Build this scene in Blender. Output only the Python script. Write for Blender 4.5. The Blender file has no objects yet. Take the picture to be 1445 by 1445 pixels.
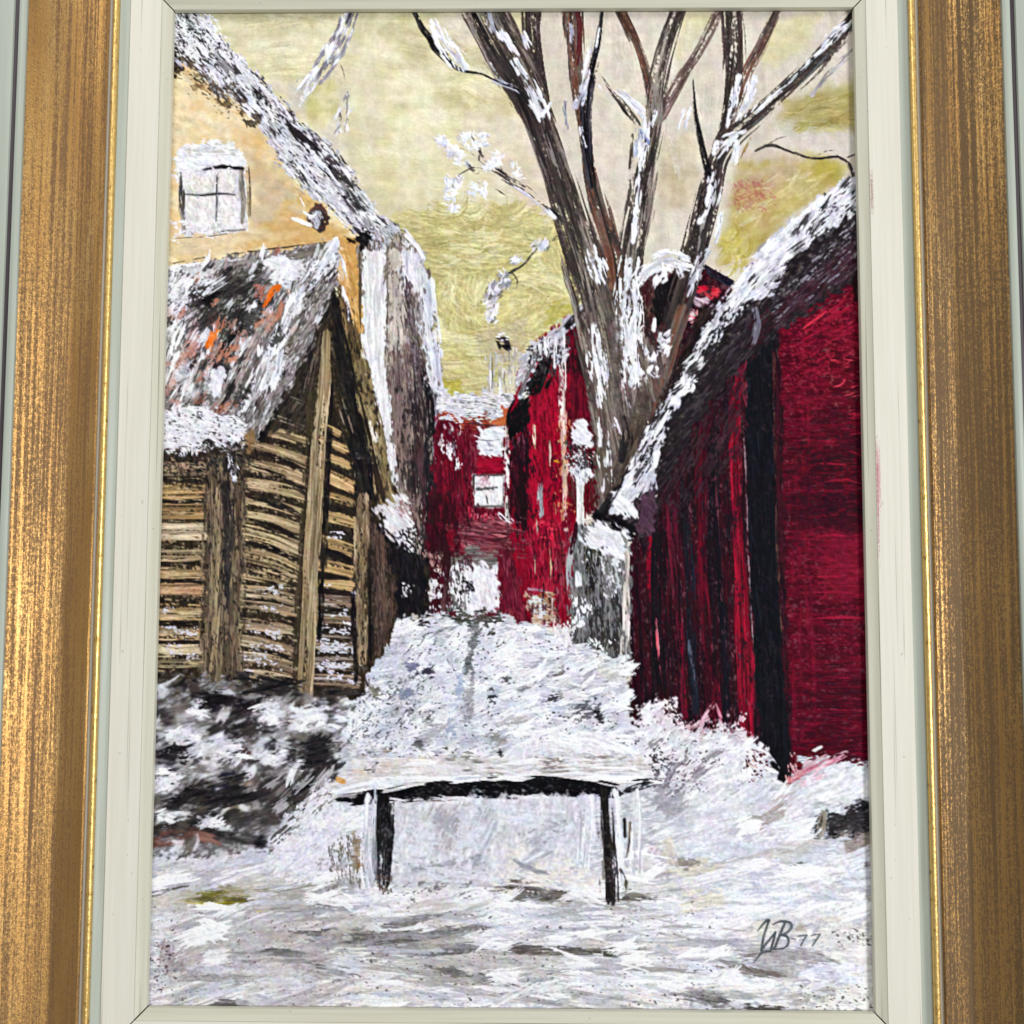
import bpy, math
import numpy as np

# ------------------------------------------------------------------ camera, world, lamps, exposure
scene = bpy.context.scene
F_PX, C_PX = 1445.0, 722.5                      # focal length and image centre of the photograph, in its pixels
CAM = np.array([0.00622807, -0.46399531, -0.04170683])
PITCH, YAW, ROLL = 0.07052117, 0.01224841, -0.00272973
PIC_W, PIC_H = 0.320, 0.45533583                # visible painting, metres (hung on a wall, facing -Y)


def cam_axes():
    ca, sa = math.cos(PITCH), math.sin(PITCH)
    cb, sb = math.cos(YAW), math.sin(YAW)
    cg, sg = math.cos(ROLL), math.sin(ROLL)
    Rx = np.array([[1, 0, 0], [0, ca, -sa], [0, sa, ca]])
    Rz = np.array([[cb, -sb, 0], [sb, cb, 0], [0, 0, 1]])
    Ry = np.array([[cg, 0, sg], [0, 1, 0], [-sg, 0, cg]])
    return Rz @ Rx @ Ry                         # columns: right, forward, up


AX = cam_axes()


def setup_camera_and_light():
    from mathutils import Matrix
    cd = bpy.data.cameras.new('camera')
    co = bpy.data.objects.new('camera', cd)
    scene.collection.objects.link(co)
    cd.sensor_fit = 'HORIZONTAL'
    cd.sensor_width = 36.0
    cd.lens = 36.0 * F_PX / 1445.0
    cd.clip_start, cd.clip_end = 0.01, 50
    m = Matrix.Identity(4)
    for r in range(3):
        m[r][0], m[r][1], m[r][2], m[r][3] = AX[r, 0], AX[r, 2], -AX[r, 1], CAM[r]
    co.matrix_world = m
    scene.camera = co

    w = bpy.data.worlds.new('World')
    scene.world = w
    w.use_nodes = True
    bg = w.node_tree.nodes['Background']
    bg.inputs['Color'].default_value = (0.93, 0.96, 1.0, 1)
    bg.inputs['Strength'].default_value = 0.24

    def area(name, loc, target, sx, sy, power, col):
        ld = bpy.data.lights.new(name, 'AREA')
        ld.shape = 'RECTANGLE'
        ld.size, ld.size_y = sx, sy
        ld.energy = power
        ld.color = col
        o = bpy.data.objects.new(name, ld)
        from mathutils import Vector
        d = Vector(target) - Vector(loc)
        o.location = loc
        o.rotation_euler = d.to_track_quat('-Z', 'Y').to_euler()
        scene.collection.objects.link(o)
        return o

    area('window_light', (2.08, -2.6, -0.10), (0, 0, -0.03), 0.85, 0.85, 79.0, (0.985, 0.99, 1.0))
    area('overhead_fill', (-0.7, -1.5, 1.6), (0, 0, 0), 0.9, 0.9, 22.0, (1.0, 0.985, 0.965))  # unseen fill light, added from upper left to brighten the right rail's gold

    scene.view_settings.view_transform = 'Standard'
    scene.view_settings.look = 'None'
    scene.view_settings.gamma = 1.0
    scene.view_settings.use_curve_mapping = False
    scene.view_settings.exposure = 0.0


setup_camera_and_light()


# ------------------------------------------------------------------ painting: colour and relief fields
# PAINT-BEGIN
CELLS = 2656.0                                   # samples per metre
MARG = 0.004                                     # the board goes on under the frame's rebate
RECESS = 0.0032                                  # painting face lies this far behind the frame's inner lip
GW = int(round((PIC_W + 2 * MARG) * CELLS))
GH = int(round((PIC_H + 2 * MARG) * CELLS))
PS = 0.85                                        # one photo pixel in samples
RELIEF_GAIN = 1.15                               # mm of paint per unit of stroke height


def to_plane(x, y, depth=0.0):
    """photo pixel -> point of the plane at height `depth` in front of the painting's face"""
    x = np.asarray(x, float); y = np.asarray(y, float)
    d = (AX[:, 0][:, None] * ((x - C_PX) / F_PX).ravel() + AX[:, 1][:, None]
         - AX[:, 2][:, None] * ((y - C_PX) / F_PX).ravel())
    t = (-depth - CAM[1]) / d[1]
    return CAM[0] + d[0] * t, CAM[2] + d[2] * t


def T(pts):
    p = np.asarray(pts, float)
    X, Z = to_plane(p[:, 0], p[:, 1], -RECESS)
    return np.c_[(X + PIC_W / 2 + MARG) * CELLS, (PIC_H / 2 + MARG - Z) * CELLS]


RNG = np.random.default_rng(77)
C = np.zeros((GH, GW, 3), np.float32)
ZH = np.zeros((GH, GW), np.float32)
ID = np.zeros((GH, GW), np.int16)
D2 = np.zeros((GH, GW, 2), np.float32); D2[..., 0] = 1   # brush direction (double angle)
SM = np.zeros((GH, GW), np.float32)              # how far the wet paint drags
PARTS = []                                       # (name, parent index, label)
_seed = [0]


def part(name, parent=None, label=None):
    PARTS.append((name, parent, label))
    return len(PARTS) - 1


def gauss_tex(n, sig, seed):
    r = np.random.default_rng(seed).standard_normal((n, n))
    k = np.fft.fftfreq(n)
    g = np.exp(-2 * (np.pi * sig) ** 2 * (k[:, None] ** 2 + k[None, :] ** 2))
    t = np.fft.ifft2(np.fft.fft2(r) * g).real
    return (t / t.std()).astype(np.float32)


TEX = [gauss_tex(512, 2.2, s) for s in range(4)]  # one feature is about 5 texels


def tex(k, x, y):
    t = TEX[k & 3]
    xf = np.floor(x); yf = np.floor(y)
    fx = (x - xf).astype(np.float32); fy = (y - yf).astype(np.float32)
    fx = fx * fx * (3 - 2 * fx); fy = fy * fy * (3 - 2 * fy)
    x0 = xf.astype(np.int64) & 511; y0 = yf.astype(np.int64) & 511
    x1 = (x0 + 1) & 511; y1 = (y0 + 1) & 511
    a = t[y0, x0]; b = t[y0, x1]; c = t[y1, x0]; d = t[y1, x1]
    a = a + (b - a) * fx
    c = c + (d - c) * fx
    return a + (c - a) * fy


def uni(g):
    return 0.5 + 0.5 * np.tanh(0.82 * g)


def aniso(X, Y, ang, L, Wd, seed, octv=3, gain=0.8):
    """streaky noise, 0..1 evenly spread; L, Wd: feature length along and across, in samples"""
    r = np.random.default_rng(seed)
    a = math.radians(ang)
    s = X * math.cos(a) + Y * math.sin(a)
    t = -X * math.sin(a) + Y * math.cos(a)
    g = 0; n = 0; amp = 1.0
    for o in range(octv):
        ox, oy = r.random(2) * 512
        g = g + amp * tex(o + seed, s * (8.0 / L) + ox, t * (8.0 / Wd) + oy)
        n += amp * amp
        amp *= gain; L *= 0.52; Wd *= 0.5
        L = max(L, 3.0); Wd = max(Wd, 2.6)
    return uni(g / math.sqrt(n))


def sstep(a, b, x):
    t = np.clip((x - a) / (b - a + 1e-9), 0, 1)
    return t * t * (3 - 2 * t)


def nxt():
    _seed[0] += 1
    return _seed[0] * 7919 % 100003


def col(c):
    return np.asarray(c, np.float32) / 255.0


def pal(cols, v):
    c = np.asarray(cols, np.float32) / 255.0
    if c.ndim == 2 and len(c) == 1:
        c = c[0]
    if c.ndim == 1:
        return np.broadcast_to(c, v.shape + (3,))
    k = len(c) - 1
    f = np.clip(v, 0, 0.9999) * k
    i = f.astype(np.int32)
    f = (f - i)[..., None]
    return c[i] * (1 - f) + c[i + 1] * f


def window(P, pad):
    x0 = max(0, int(P[:, 0].min() - pad)); x1 = min(GW, int(P[:, 0].max() + pad) + 2)
    y0 = max(0, int(P[:, 1].min() - pad)); y1 = min(GH, int(P[:, 1].max() + pad) + 2)
    if x1 <= x0 or y1 <= y0:
        return None
    X, Y = np.meshgrid(np.arange(x0, x1, dtype=np.float32), np.arange(y0, y1, dtype=np.float32))
    return (slice(y0, y1), slice(x0, x1)), X, Y


def sdist(P, X, Y):
    inside = np.zeros(X.shape, bool)
    D = np.full(X.shape, 1e9, np.float32)
    n = len(P)
    for i in range(n):
        ax, ay = P[i]; bx, by = P[(i + 1) % n]
        dx, dy = bx - ax, by - ay
        L2 = dx * dx + dy * dy + 1e-9
        t = np.clip(((X - ax) * dx + (Y - ay) * dy) / L2, 0, 1)
        ex = X - ax - t * dx; ey = Y - ay - t * dy
        np.minimum(D, ex * ex + ey * ey, out=D)
        if abs(dy) > 1e-9:
            cr = ((ay > Y) != (by > Y)) & (X < dx * (Y - ay) / dy + ax)
            inside ^= cr
    D = np.sqrt(D)
    return np.where(inside, D, -D)


_gx, _gy = np.meshgrid(np.arange(GW, dtype=np.float32), np.arange(GH, dtype=np.float32))
TOOTH = (0.62 * aniso(_gx, _gy, 90, 3.4, 3.0, 11, 1) + 0.38 * aniso(_gx, _gy, 0, 9, 6, 12, 2)).astype(np.float32) - 0.5
TOOTH /= TOOTH.std()
HUE = np.stack([aniso(_gx, _gy, 15 + 40 * k, 26, 9, 31 + k, 3) for k in range(3)], -1).astype(np.float32) - 0.5


def BRIGHT(c):
    return (0.25 + 0.75 * c.mean(-1))[..., None]


def lay(sl, alpha, colour, part_id=None, relief=None, cut=0.5, op=1.0, tooth=0.14, ang=0.0, smear=1.0):
    g = TOOTH[sl]
    alpha = np.clip(alpha + g * tooth * 4 * alpha * (1 - alpha), 0, 1)
    alpha = sstep(0.04, 0.96, alpha) * op * (1 - 0.16 * np.clip(g - 0.6, 0, 1.5))
    a = alpha[..., None]
    colour = colour * (1 + 0.03 * g[..., None]) + HUE[sl] * (0.045 * BRIGHT(colour))
    C[sl] = C[sl] * (1 - a) + colour * a
    SM[sl] = SM[sl] * (1 - alpha) + smear * alpha
    v2 = np.stack([np.cos(2 * ang) + 0 * alpha, np.sin(2 * ang) + 0 * alpha], -1)
    D2[sl] = D2[sl] * (1 - a) + v2 * a
    if part_id is not None:
        v = ID[sl]
        v[alpha > cut] = part_id
    if relief is not None:
        ZH[sl] = ZH[sl] * (1 - 0.75 * alpha) + relief * alpha


def fill(poly, cols, ang=0, L=40, Wd=6, rag=3, rs=14, feather=1.5, op=1.0, part=None, relief=0.05, jit=0.05, octv=3):
    """solid passage of paint with streaks along `ang`, palette spread by the streaks"""
    P = T(poly); s = nxt()
    w = window(P, rag * 2 + feather + 2)
    if w is None:
        return
    sl, X, Y = w
    d = sdist(P, X, Y)
    if rag:
        d = d + (aniso(X, Y, ang, rs, rs * 0.6, s + 1) - 0.5) * 2.6 * rag
    a = sstep(-feather, feather, d)
    v = aniso(X, Y, ang, L, Wd, s, octv)
    f = aniso(X, Y, ang, max(L * 0.5, 8), 4.6, s + 2, 3)
    c = pal(cols, 0.62 * v + 0.38 * f) * (1 + (f - 0.5) * 2 * (jit + 0.03))[..., None]
    lay(sl, a, c, part, relief * (0.6 * f + 0.4 * v), op=op, tooth=0.14 + 0.02 * min(feather, 8), ang=math.radians(ang))


def scum(poly, cols, cover=0.5, ang=0, L=14, Wd=5, soft=0.10, rag=6, feather=9, op=1.0, part=None, relief=0.12, fine=0.5, jit=0.05, octv=3):
    """broken dry-brush paint: covers about `cover` of the passage and fades at its rim"""
    P = T(poly); s = nxt()
    w = window(P, rag + feather + 2)
    if w is None:
        return
    sl, X, Y = w
    d = sdist(P, X, Y) + (aniso(X, Y, 0, 20, 20, s + 5, 2) - 0.5) * 2.4 * rag
    m = sstep(-feather, feather, d)
    n = aniso(X, Y, ang, L, Wd, s, octv)
    f = aniso(X, Y, ang, max(L * 0.35, 3), max(Wd * 0.35, 2.3), s + 2, 2)
    v = uni(((n - 0.5) * (1 - fine) + (f - 0.5) * fine) * 3.2)
    soft = soft * 1.5 + 0.05
    thr = 1 - cover * (0.25 + 0.75 * m)
    g = TOOTH[sl]
    a = sstep(thr - soft, thr + soft, v + 0.07 * g) * sstep(0.0, 0.35, m)
    f2 = aniso(X, Y, ang, max(L * 1.5, 12), 3.4, s + 7, 2)
    a = a * (0.72 + 0.28 * f2)
    c = pal(cols, f2) * (1 + (f2 - 0.5) * 2 * jit)[..., None]
    lay(sl, a, c, part, relief * (0.45 + 0.55 * f2), op=op, tooth=0.2, ang=math.radians(ang), smear=0.12)


def smoke(x, y, w, h, cols, op=0.8, ang=0.0, relief=0.03, L=None, Wd=5.0):
    """thin dragged smear that fades out all round; w, h full size in photo pixels"""
    (cx, cy), = T([(x, y)])
    s = nxt()
    w2, h2 = w * PS * 0.5, h * PS * 0.5
    R = max(w2, h2) * 1.5 + 2
    win = window(np.array([[cx, cy]]), R)
    if win is None:
        return
    sl, X, Y = win
    a = math.radians(ang)
    X = X - cx; Y = Y - cy
    S = X * math.cos(a) + Y * math.sin(a); Q = -X * math.sin(a) + Y * math.cos(a)
    wob = (aniso(S, Q, 0, max(w2, 8), max(h2, 6), s + 4, 2) - 0.5)
    base = np.exp(-1.25 * ((S / w2) ** 2 + ((Q + wob * h2 * 0.9) / h2) ** 2))
    n = aniso(S, Q, 0, L or max(w2 * 0.9, 10), Wd, s, 4, 0.85)
    al = sstep(0.02, 0.80, base * 1.45 - (1 - n) * 0.85)
    f = aniso(S, Q, 0, 30, 4, s + 2, 2)
    lay(sl, al, pal(cols, f), None, relief * f, op=op, ang=a, smear=0.4, tooth=0.2)


def catmull(P, step=7.0):
    if len(P) == 2:
        n = max(2, int(np.hypot(*(P[1] - P[0])) / step))
        t = np.linspace(0, 1, n + 1)
        return P[0] + (P[1] - P[0]) * t[:, None], t
    Q = np.vstack([2 * P[0] - P[1], P, 2 * P[-1] - P[-2]])
    out = []; tt = []
    for i in range(1, len(Q) - 2):
        n = max(2, int(np.hypot(*(Q[i + 1] - Q[i])) / step))
        t = np.arange(n) / n
        a, b, c, d = Q[i - 1], Q[i], Q[i + 1], Q[i + 2]
        t_ = t[:, None]
        out.append(0.5 * (2 * b + (c - a) * t_ + (2 * a - 5 * b + 4 * c - d) * t_ ** 2 + (3 * b - a - 3 * c + d) * t_ ** 3))
        tt.append((i - 1 + t) / (len(P) - 1))
    out.append(P[-1:]); tt.append([1.0])
    return np.vstack(out), np.concatenate(tt)


def stroke(pts, w, cols, op=1.0, dry=0.0, rag=0.25, soft=1.2, part=None, relief=0.10, jit=0.07, L=28, Wd=4.4, smooth=True, cut=0.5, smear=1.0):
    """one loaded brush mark along a curve; w = full width in photo pixels (number or list along it)"""
    P0 = T(pts); s = nxt()
    ww = np.atleast_1d(np.asarray(w, float)) * PS * 0.5
    if smooth:
        P, tt = catmull(P0)
    else:
        P, tt = catmull(P0[:2]) if len(P0) == 2 else (P0, np.linspace(0, 1, len(P0)))
    W_ = np.interp(tt, np.linspace(0, 1, len(ww)), ww)
    wm = W_.max() + 3
    win = window(P, wm + 2)
    if win is None:
        return
    sl, X, Y = win
    ox, oy = X[0, 0], Y[0, 0]
    D = np.full(X.shape, 1e9, np.float32); S = np.zeros_like(D); TT = np.zeros_like(D); WW = np.ones_like(D); AN = np.zeros_like(D)
    acc = 0.0
    for i in range(len(P) - 1):
        a, b = P[i], P[i + 1]
        e = b - a; l = math.hypot(*e)
        if l < 1e-6:
            continue
        x0 = max(0, int(min(a[0], b[0]) - wm - ox)); x1 = int(max(a[0], b[0]) + wm - ox) + 2
        y0 = max(0, int(min(a[1], b[1]) - wm - oy)); y1 = int(max(a[1], b[1]) + wm - oy) + 2
        k = (slice(y0, y1), slice(x0, x1))
        x = X[k] - a[0]; y = Y[k] - a[1]
        if x.size == 0:
            acc += l
            continue
        sp = (x * e[0] + y * e[1]) / l
        tp = (-x * e[1] + y * e[0]) / l
        sc = np.clip(sp, 0, l)
        dd = np.sqrt((sp - sc) ** 2 + tp ** 2)
        m = dd < D[k]
        D[k][m] = dd[m]
        S[k][m] = (acc + sc)[m]
        TT[k][m] = tp[m]
        AN[k][m] = math.atan2(e[1], e[0])
        WW[k][m] = (W_[i] + (W_[i + 1] - W_[i]) * sc / l)[m]
        acc += l
    n = aniso(S, TT, 0, L * 1.6, Wd * 1.2, s, 2)
    n2 = aniso(S, TT, 0, L * 1.5, Wd * 1.5, s + 3, 3)
    n3 = aniso(S, TT, 0, L * 2.2, Wd * 3.2, s + 9, 3)
    e = WW - D + (n - 0.5) * 2.6 * rag * np.minimum(WW, 14)
    al = sstep(-0.3 * soft, 1.6 * soft, e)
    if dry > 0:
        al = al * sstep(dry - 0.2, dry + 0.2, n2 + 0.06 * TOOTH[sl])
    c = pal(cols, 0.7 * n3 + 0.3 * n2) * (1 + (n - 0.5) * 2.6 * (jit + 0.05))[..., None]
    ridge = 0.6 + 0.4 * sstep(0.3, 0.95, D / np.maximum(WW, 1))
    lay(sl, al, c, part, relief * (0.25 + 0.75 * n) * ridge, cut, op=op, ang=AN, smear=smear)


def dabs(poly, n, L, Wd, ang, cols, spread=12, dry=0.35, op=0.95, part=None, relief=0.12, curve=0.0, jit=0.06, coarse=0.5, lines=0.2):
    """n short separate touches inside the passage; L, Wd in photo pixels"""
    P = T(poly); s = nxt()
    r = np.random.default_rng(s)
    cc = np.atleast_2d(np.asarray(cols, np.float32)) / 255.0
    x0, y0 = P.min(0); x1, y1 = P.max(0)
    k = 0
    px = r.uniform(x0, x1, n * 12).astype(np.float32); py = r.uniform(y0, y1, n * 12).astype(np.float32)
    ins = sdist(P, px, py) > 0
    px = px[ins][:n]; py = py[ins][:n]
    for cx, cy in zip(px, py):
        a = math.radians(ang + r.normal() * spread)
        l = L * PS * 0.42 * r.uniform(0.5, 1.3); wd = max(1.0, Wd * PS * 0.62 * r.uniform(0.55, 1.4))
        R = l + wd + 2
        ax0 = max(0, int(cx - R)); ax1 = min(GW, int(cx + R) + 1); ay0 = max(0, int(cy - R)); ay1 = min(GH, int(cy + R) + 1)
        if ax1 - ax0 < 2 or ay1 - ay0 < 2:
            continue
        X = np.arange(ax0, ax1, dtype=np.float32)[None, :] - cx
        Y = np.arange(ay0, ay1, dtype=np.float32)[:, None] - cy
        ca, sa = math.cos(a), math.sin(a)
        S = X * ca + Y * sa; Tt = -X * sa + Y * ca
        if curve:
            Tt = Tt + curve * r.uniform(0.5, 1.5) * S * S / max(l, 1)
        br = r.random(64).astype(np.float32)
        ti = np.clip((Tt + 32) * coarse, 0, 62)
        i0 = ti.astype(np.int32); fr = ti - i0
        b = br[i0] * (1 - fr) + br[i0 + 1] * fr
        br2 = r.random(64).astype(np.float32)
        ends = l * (0.45 + 0.75 * br2[np.clip((Tt + 32) * 0.8 + 0.15 * S, 0, 62).astype(np.int32)])
        e = np.minimum((wd - np.abs(Tt)), (ends - np.abs(S)) * 0.4) + (b - 0.5) * min(wd, 5) * 0.9
        al = np.clip(e * 0.7, 0, 1)
        if dry > 0:
            al = al * np.clip((b - dry * (0.55 + 0.45 * S / l)) * 3.2 + 0.5, 0, 1)
        c = cc[r.integers(len(cc))] * (1 + r.normal() * jit)
        c = c[None, None, :] * (1 + (b - 0.5) * lines)[..., None]
        lay((slice(ay0, ay1), slice(ax0, ax1)), al, c, part, relief * (0.3 + 0.7 * b), op=op, ang=a, smear=0.3)


def bilin(A, x, y):
    x = np.clip(x, 0, GW - 1.001); y = np.clip(y, 0, GH - 1.001)
    x0 = x.astype(np.int32); y0 = y.astype(np.int32)
    fx = x - x0; fy = y - y0
    if A.ndim == 3:
        fx = fx[..., None]; fy = fy[..., None]
    return (A[y0, x0] * (1 - fx) + A[y0, x0 + 1] * fx) * (1 - fy) + (A[y0 + 1, x0] * (1 - fx) + A[y0 + 1, x0 + 1] * fx) * fy


def box_soft(a, r):
    for ax in (0, 1):
        k = np.cumsum(np.concatenate([np.repeat(a.take([0], ax), r + 1, ax), a, np.repeat(a.take([-1], ax), r, ax)], ax), ax, dtype=np.float64)
        n = a.shape[ax]
        a = ((k.take(range(2 * r + 1, 2 * r + 1 + n), ax) - k.take(range(n), ax)) / (2 * r + 1)).astype(np.float32)
    return a


def soften(poly, r=3, passes=2, op=1.0, feather=10, drag=0.15):
    """wet-in-wet: blend what lies inside the passage"""
    P = T(poly)
    sl, X, Y = window(P, feather + 2)
    m = sstep(-feather, feather, sdist(P, X, Y)) * op
    q = C[sl]
    for _ in range(passes):
        q = np.stack([box_soft(q[..., k], r) for k in range(3)], -1)
    C[sl] = C[sl] * (1 - m[..., None]) + q * m[..., None]
    SM[sl] = SM[sl] * (1 - m) + drag * m
    ZH[sl] = ZH[sl] * (1 - 0.6 * m)


def drag_wet_paint(reach=1, bristle=6):
    """each mark was dragged: carry colour a little along the brush direction and cut bristle lines into it"""
    global C, ZH
    th = 0.5 * np.arctan2(D2[..., 1], D2[..., 0])
    wob = (aniso(_gx, _gy, 0, 60, 60, 501, 2) - 0.5) * 0.5
    ux = np.cos(th + wob).astype(np.float32); uy = np.sin(th + wob).astype(np.float32)
    noise = np.random.default_rng(5).standard_normal((GH, GW)).astype(np.float32)
    acc = C.copy(); nacc = noise.copy(); wsum = np.ones((GH, GW, 1), np.float32)
    for sgn in (-1, 1):
        px = _gx.copy(); py = _gy.copy()
        dx, dy = ux * sgn, uy * sgn
        for k in range(bristle):
            px = px + dx; py = py + dy
            ix = np.clip(px, 0, GW - 1).astype(np.int32); iy = np.clip(py, 0, GH - 1).astype(np.int32)
            nx = ux[iy, ix]; ny = uy[iy, ix]
            flip = np.where(nx * dx + ny * dy < 0, -1, 1).astype(np.float32)
            dx, dy = nx * flip, ny * flip
            nacc += noise[iy, ix]
            if k < reach:
                w = (SM * (1 - k / (reach + 0.5)))[..., None]
                acc += bilin(C, px, py) * w
                wsum += w
    C = acc / wsum
    n = nacc / nacc.std()
    patchy = sstep(0.35, 0.9, aniso(_gx, _gy, 30, 120, 90, 733, 3))
    amp = (0.006 + 0.020 * patchy) * (0.35 + 0.65 * np.clip(SM, 0, 1))
    C = C * (1 + amp[..., None] * n[..., None]) + (0.004 * np.clip(n, 0, 3) * patchy)[..., None]
    ZH = ZH + (0.003 + 0.010 * patchy) * n * np.clip(SM, 0, 1)


def rect(x0, y0, x1, y1):
    return [(x0, y0), (x1, y0), (x1, y1), (x0, y1)]

# pigments as they look in even light
WHITE = (243, 243, 250); SNOW = (232, 232, 242); LAV = (208, 209, 228); BLUESH = (186, 194, 216); GREY = (150, 148, 154)
DGREY = (92, 88, 92); DARK = (46, 42, 44); BLACK = (20, 19, 23); NAVY = (25, 25, 36)
OCHRE = (228, 198, 146); OCHRE_L = (243, 222, 180); OCHRE_D = (206, 150, 74)
SKY = (222, 212, 168); SKY_L = (234, 226, 192); SKY_D = (198, 190, 142); OLIVE = (200, 189, 124); OLIVE_D = (170, 156, 84)
BEIGE = (217, 206, 190); BEIGE_D = (190, 178, 164); PINKB = (222, 204, 182)
TRUNK = (100, 91, 86); TRUNK_D = (58, 52, 51); TRUNK_L = (152, 143, 136); RUST = (112, 72, 58)
TAN = (190, 156, 104); TAN_L = (212, 182, 132); TAN_D = (132, 104, 66); UMBER = (74, 61, 46); UMBER_D = (44, 37, 31)
POST = (164, 142, 110); POST_L = (188, 168, 136)
RED = (120, 11, 34); RED_B = (152, 12, 40); RED_D = (74, 11, 27); WINE = (62, 16, 28); PINK = (196, 104, 120); ROSE = (226, 176, 182)
ORANGE = (232, 112, 34); BRICK = (190, 96, 62)

p_sky = part('painted_sky', None, 'pale olive and beige brushed winter sky of the painting')
p_house = part('painted_house', None, 'painted ochre house wall behind the log shed')
p_hroof = part('roof_snow', p_house, 'snow covered sloping roof edge of the ochre house')
p_win = part('window', p_house, 'white window with snow cap on the ochre wall')
p_knob = part('vent', p_house, 'small round dark vent on the ochre wall')
p_gable = part('painted_grey_house', None, 'painted narrow grey house side with dark streaks')
p_board = part('corner_board', p_gable, 'white corner board of the grey house')
p_gsnow = part('snow_edge', p_gable, 'pale lavender snow down the grey house edge')
p_mid = part('painted_red_house', None, 'distant dark red house at the end of the lane')
p_midroof = part('roof', p_mid, 'snowy roof with an orange tile edge')
p_midw1 = part('window', p_mid)
p_midw2 = part('window', p_mid)
p_arch = part('archway', p_mid, 'snow white arched opening at the lane end')
p_row = part('painted_red_house', None, 'bright red house with pale corner strip left of the tree')
p_rowroof = part('roof_snow', p_row, 'snow hanging from the red house roof')
p_strip = part('corner_strip', p_row, 'pinkish white corner strip')
p_out = part('painted_outbuilding', None, 'small dark snow capped building glimpsed between the tree limbs')
p_out2 = part('painted_roof', None, 'dark blue and red roof corner glimpsed right of the tree')
p_tree = part('painted_tree', None, 'bare painted tree with many snow dusted limbs')
p_barn = part('painted_barn', None, 'crimson side wall of the painted barn at the right edge')
p_bfront = part('board_wall', p_barn, 'dark wall of upright red and black boards')
p_bpost = part('corner_post', p_barn, 'wide black corner post of the barn')
p_broof = part('roof_snow', p_barn, 'thick snow along the slanting barn eave')
p_lamp = part('painted_street_lamp', None, 'small snowy white lamp in front of the red house')
p_pillar = part('painted_gatepost', None, 'grey stone gatepost with a snow cap beside the barn')
p_shed = part('painted_shed', None, 'painted log shed gable with dark gaps between logs')
p_sroof = part('roof', p_shed, 'shed roof of orange and grey tiles under broken snow')
p_seave = part('eave_snow', p_shed, 'snow lying along the shed eave')
p_lsnow = part('lean_to_snow', p_shed, 'snow on the lean-to roof right of the shed')
p_snow = part('painted_snow', None, 'painted trodden snow filling the lane and foreground')
p_bush = part('painted_bush', None, 'dark painted shrub in the snow below the log shed')
p_bench = part('painted_bench', None, 'painted snow covered bench with a black underside')

# ---- ground tone over the whole board
fill(rect(190, -10, 1255, 1450), [BEIGE, (226, 220, 212), BEIGE_D], 0, 60, 20, rag=0, part=p_snow)

# ---- sky
fill(rect(190, -10, 1255, 660), [SKY, SKY_L, SKY, (212, 202, 156)], 4, 90, 26, rag=0, part=p_sky, relief=0.03, jit=0.02)
fill([(300, 5), (600, 5), (640, 40), (560, 60), (420, 48), (330, 70), (290, 40)], [SKY_D, (206, 198, 150), (184, 176, 124)], 3, 80, 10, rag=6, feather=12, part=p_sky)
fill([(320, 70), (450, 60), (440, 140), (400, 150), (345, 95)], [(228, 218, 170), (219, 208, 152), SKY_L], 8, 60, 14, rag=6, feather=10)
fill([(385, 120), (480, 100), (500, 240), (560, 300), (520, 300), (460, 210)], [(214, 204, 184), (222, 213, 196), (204, 192, 168)], 40, 40, 12, rag=6, feather=9, part=p_sky)
fill([(440, 112), (476, 108), (478, 160), (458, 182), (432, 176), (434, 140)], [(212, 203, 136), (204, 194, 122)], 95, 30, 12, rag=3, feather=4)
fill([(520, 90), (640, 110), (680, 170), (640, 240), (540, 280), (500, 230), (490, 140)], [(234, 225, 178), (226, 216, 160), (240, 232, 196)], 2, 80, 18, rag=10, feather=20)
fill([(600, 100), (700, 112), (748, 160), (700, 178), (620, 150)], [(200, 188, 128), (214, 203, 150), (182, 170, 112)], 6, 60, 10, rag=6, feather=10, op=0.8)
fill([(570, 20), (604, 20), (622, 80), (600, 108), (560, 70)], [(198, 188, 132), (180, 168, 110)], 50, 40, 8, rag=6, feather=8, op=0.65)
fill([(660, 160), (748, 165), (800, 300), (770, 320), (690, 250), (640, 190)], [PINKB, (228, 214, 196), (214, 196, 170)], 30, 60, 18, rag=6, feather=10, part=p_sky)
fill([(590, 35), (650, 15), (662, 20), (720, 110), (690, 100), (640, 70)], [(214, 204, 180), (222, 212, 190)], 50, 50, 12, rag=4, feather=6)
# weave of the priming
for a in (0, 90):
    scum([(480, 60), (760, 60), (790, 320), (560, 330), (480, 220)], [(196, 182, 120)], 0.26, a, 60, 2.6, soft=0.3, feather=30, op=0.34, relief=0.02)
    scum([(300, 30), (480, 30), (470, 130), (400, 130)], [(236, 230, 190)], 0.4, a, 50, 3, soft=0.3, feather=20, op=0.3, relief=0.02)
# sky among the limbs
fill([(745, 5), (1215, 5), (1215, 300), (1050, 420), (870, 400), (800, 300)], [BEIGE, (224, 214, 200), (206, 194, 176), (226, 218, 206)], 88, 70, 14, rag=3, feather=4, part=p_sky, relief=0.03, jit=0.02)
scum([(845, 20), (960, 20), (1010, 180), (930, 360), (850, 300)], [(232, 226, 216)], 0.4, 0, 50, 3, soft=0.3, feather=20, op=0.4, relief=0.02)
fill([(960, 20), (1010, 15), (985, 60), (958, 90), (945, 70)], [(226, 216, 160), (216, 206, 150)], 120, 30, 8, rag=4, feather=8, op=0.8)
fill([(1085, 30), (1160, 20), (1140, 60), (1100, 95), (1075, 90)], [(212, 202, 140), (224, 215, 170), (196, 184, 120)], -30, 30, 8, rag=4, feather=9, op=0.85)
fill([(1110, 140), (1212, 112), (1212, 186), (1120, 185), (1095, 175)], [(160, 148, 80), (180, 168, 104), (142, 130, 66)], -8, 40, 7, rag=5, feather=9, op=0.9)
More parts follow.
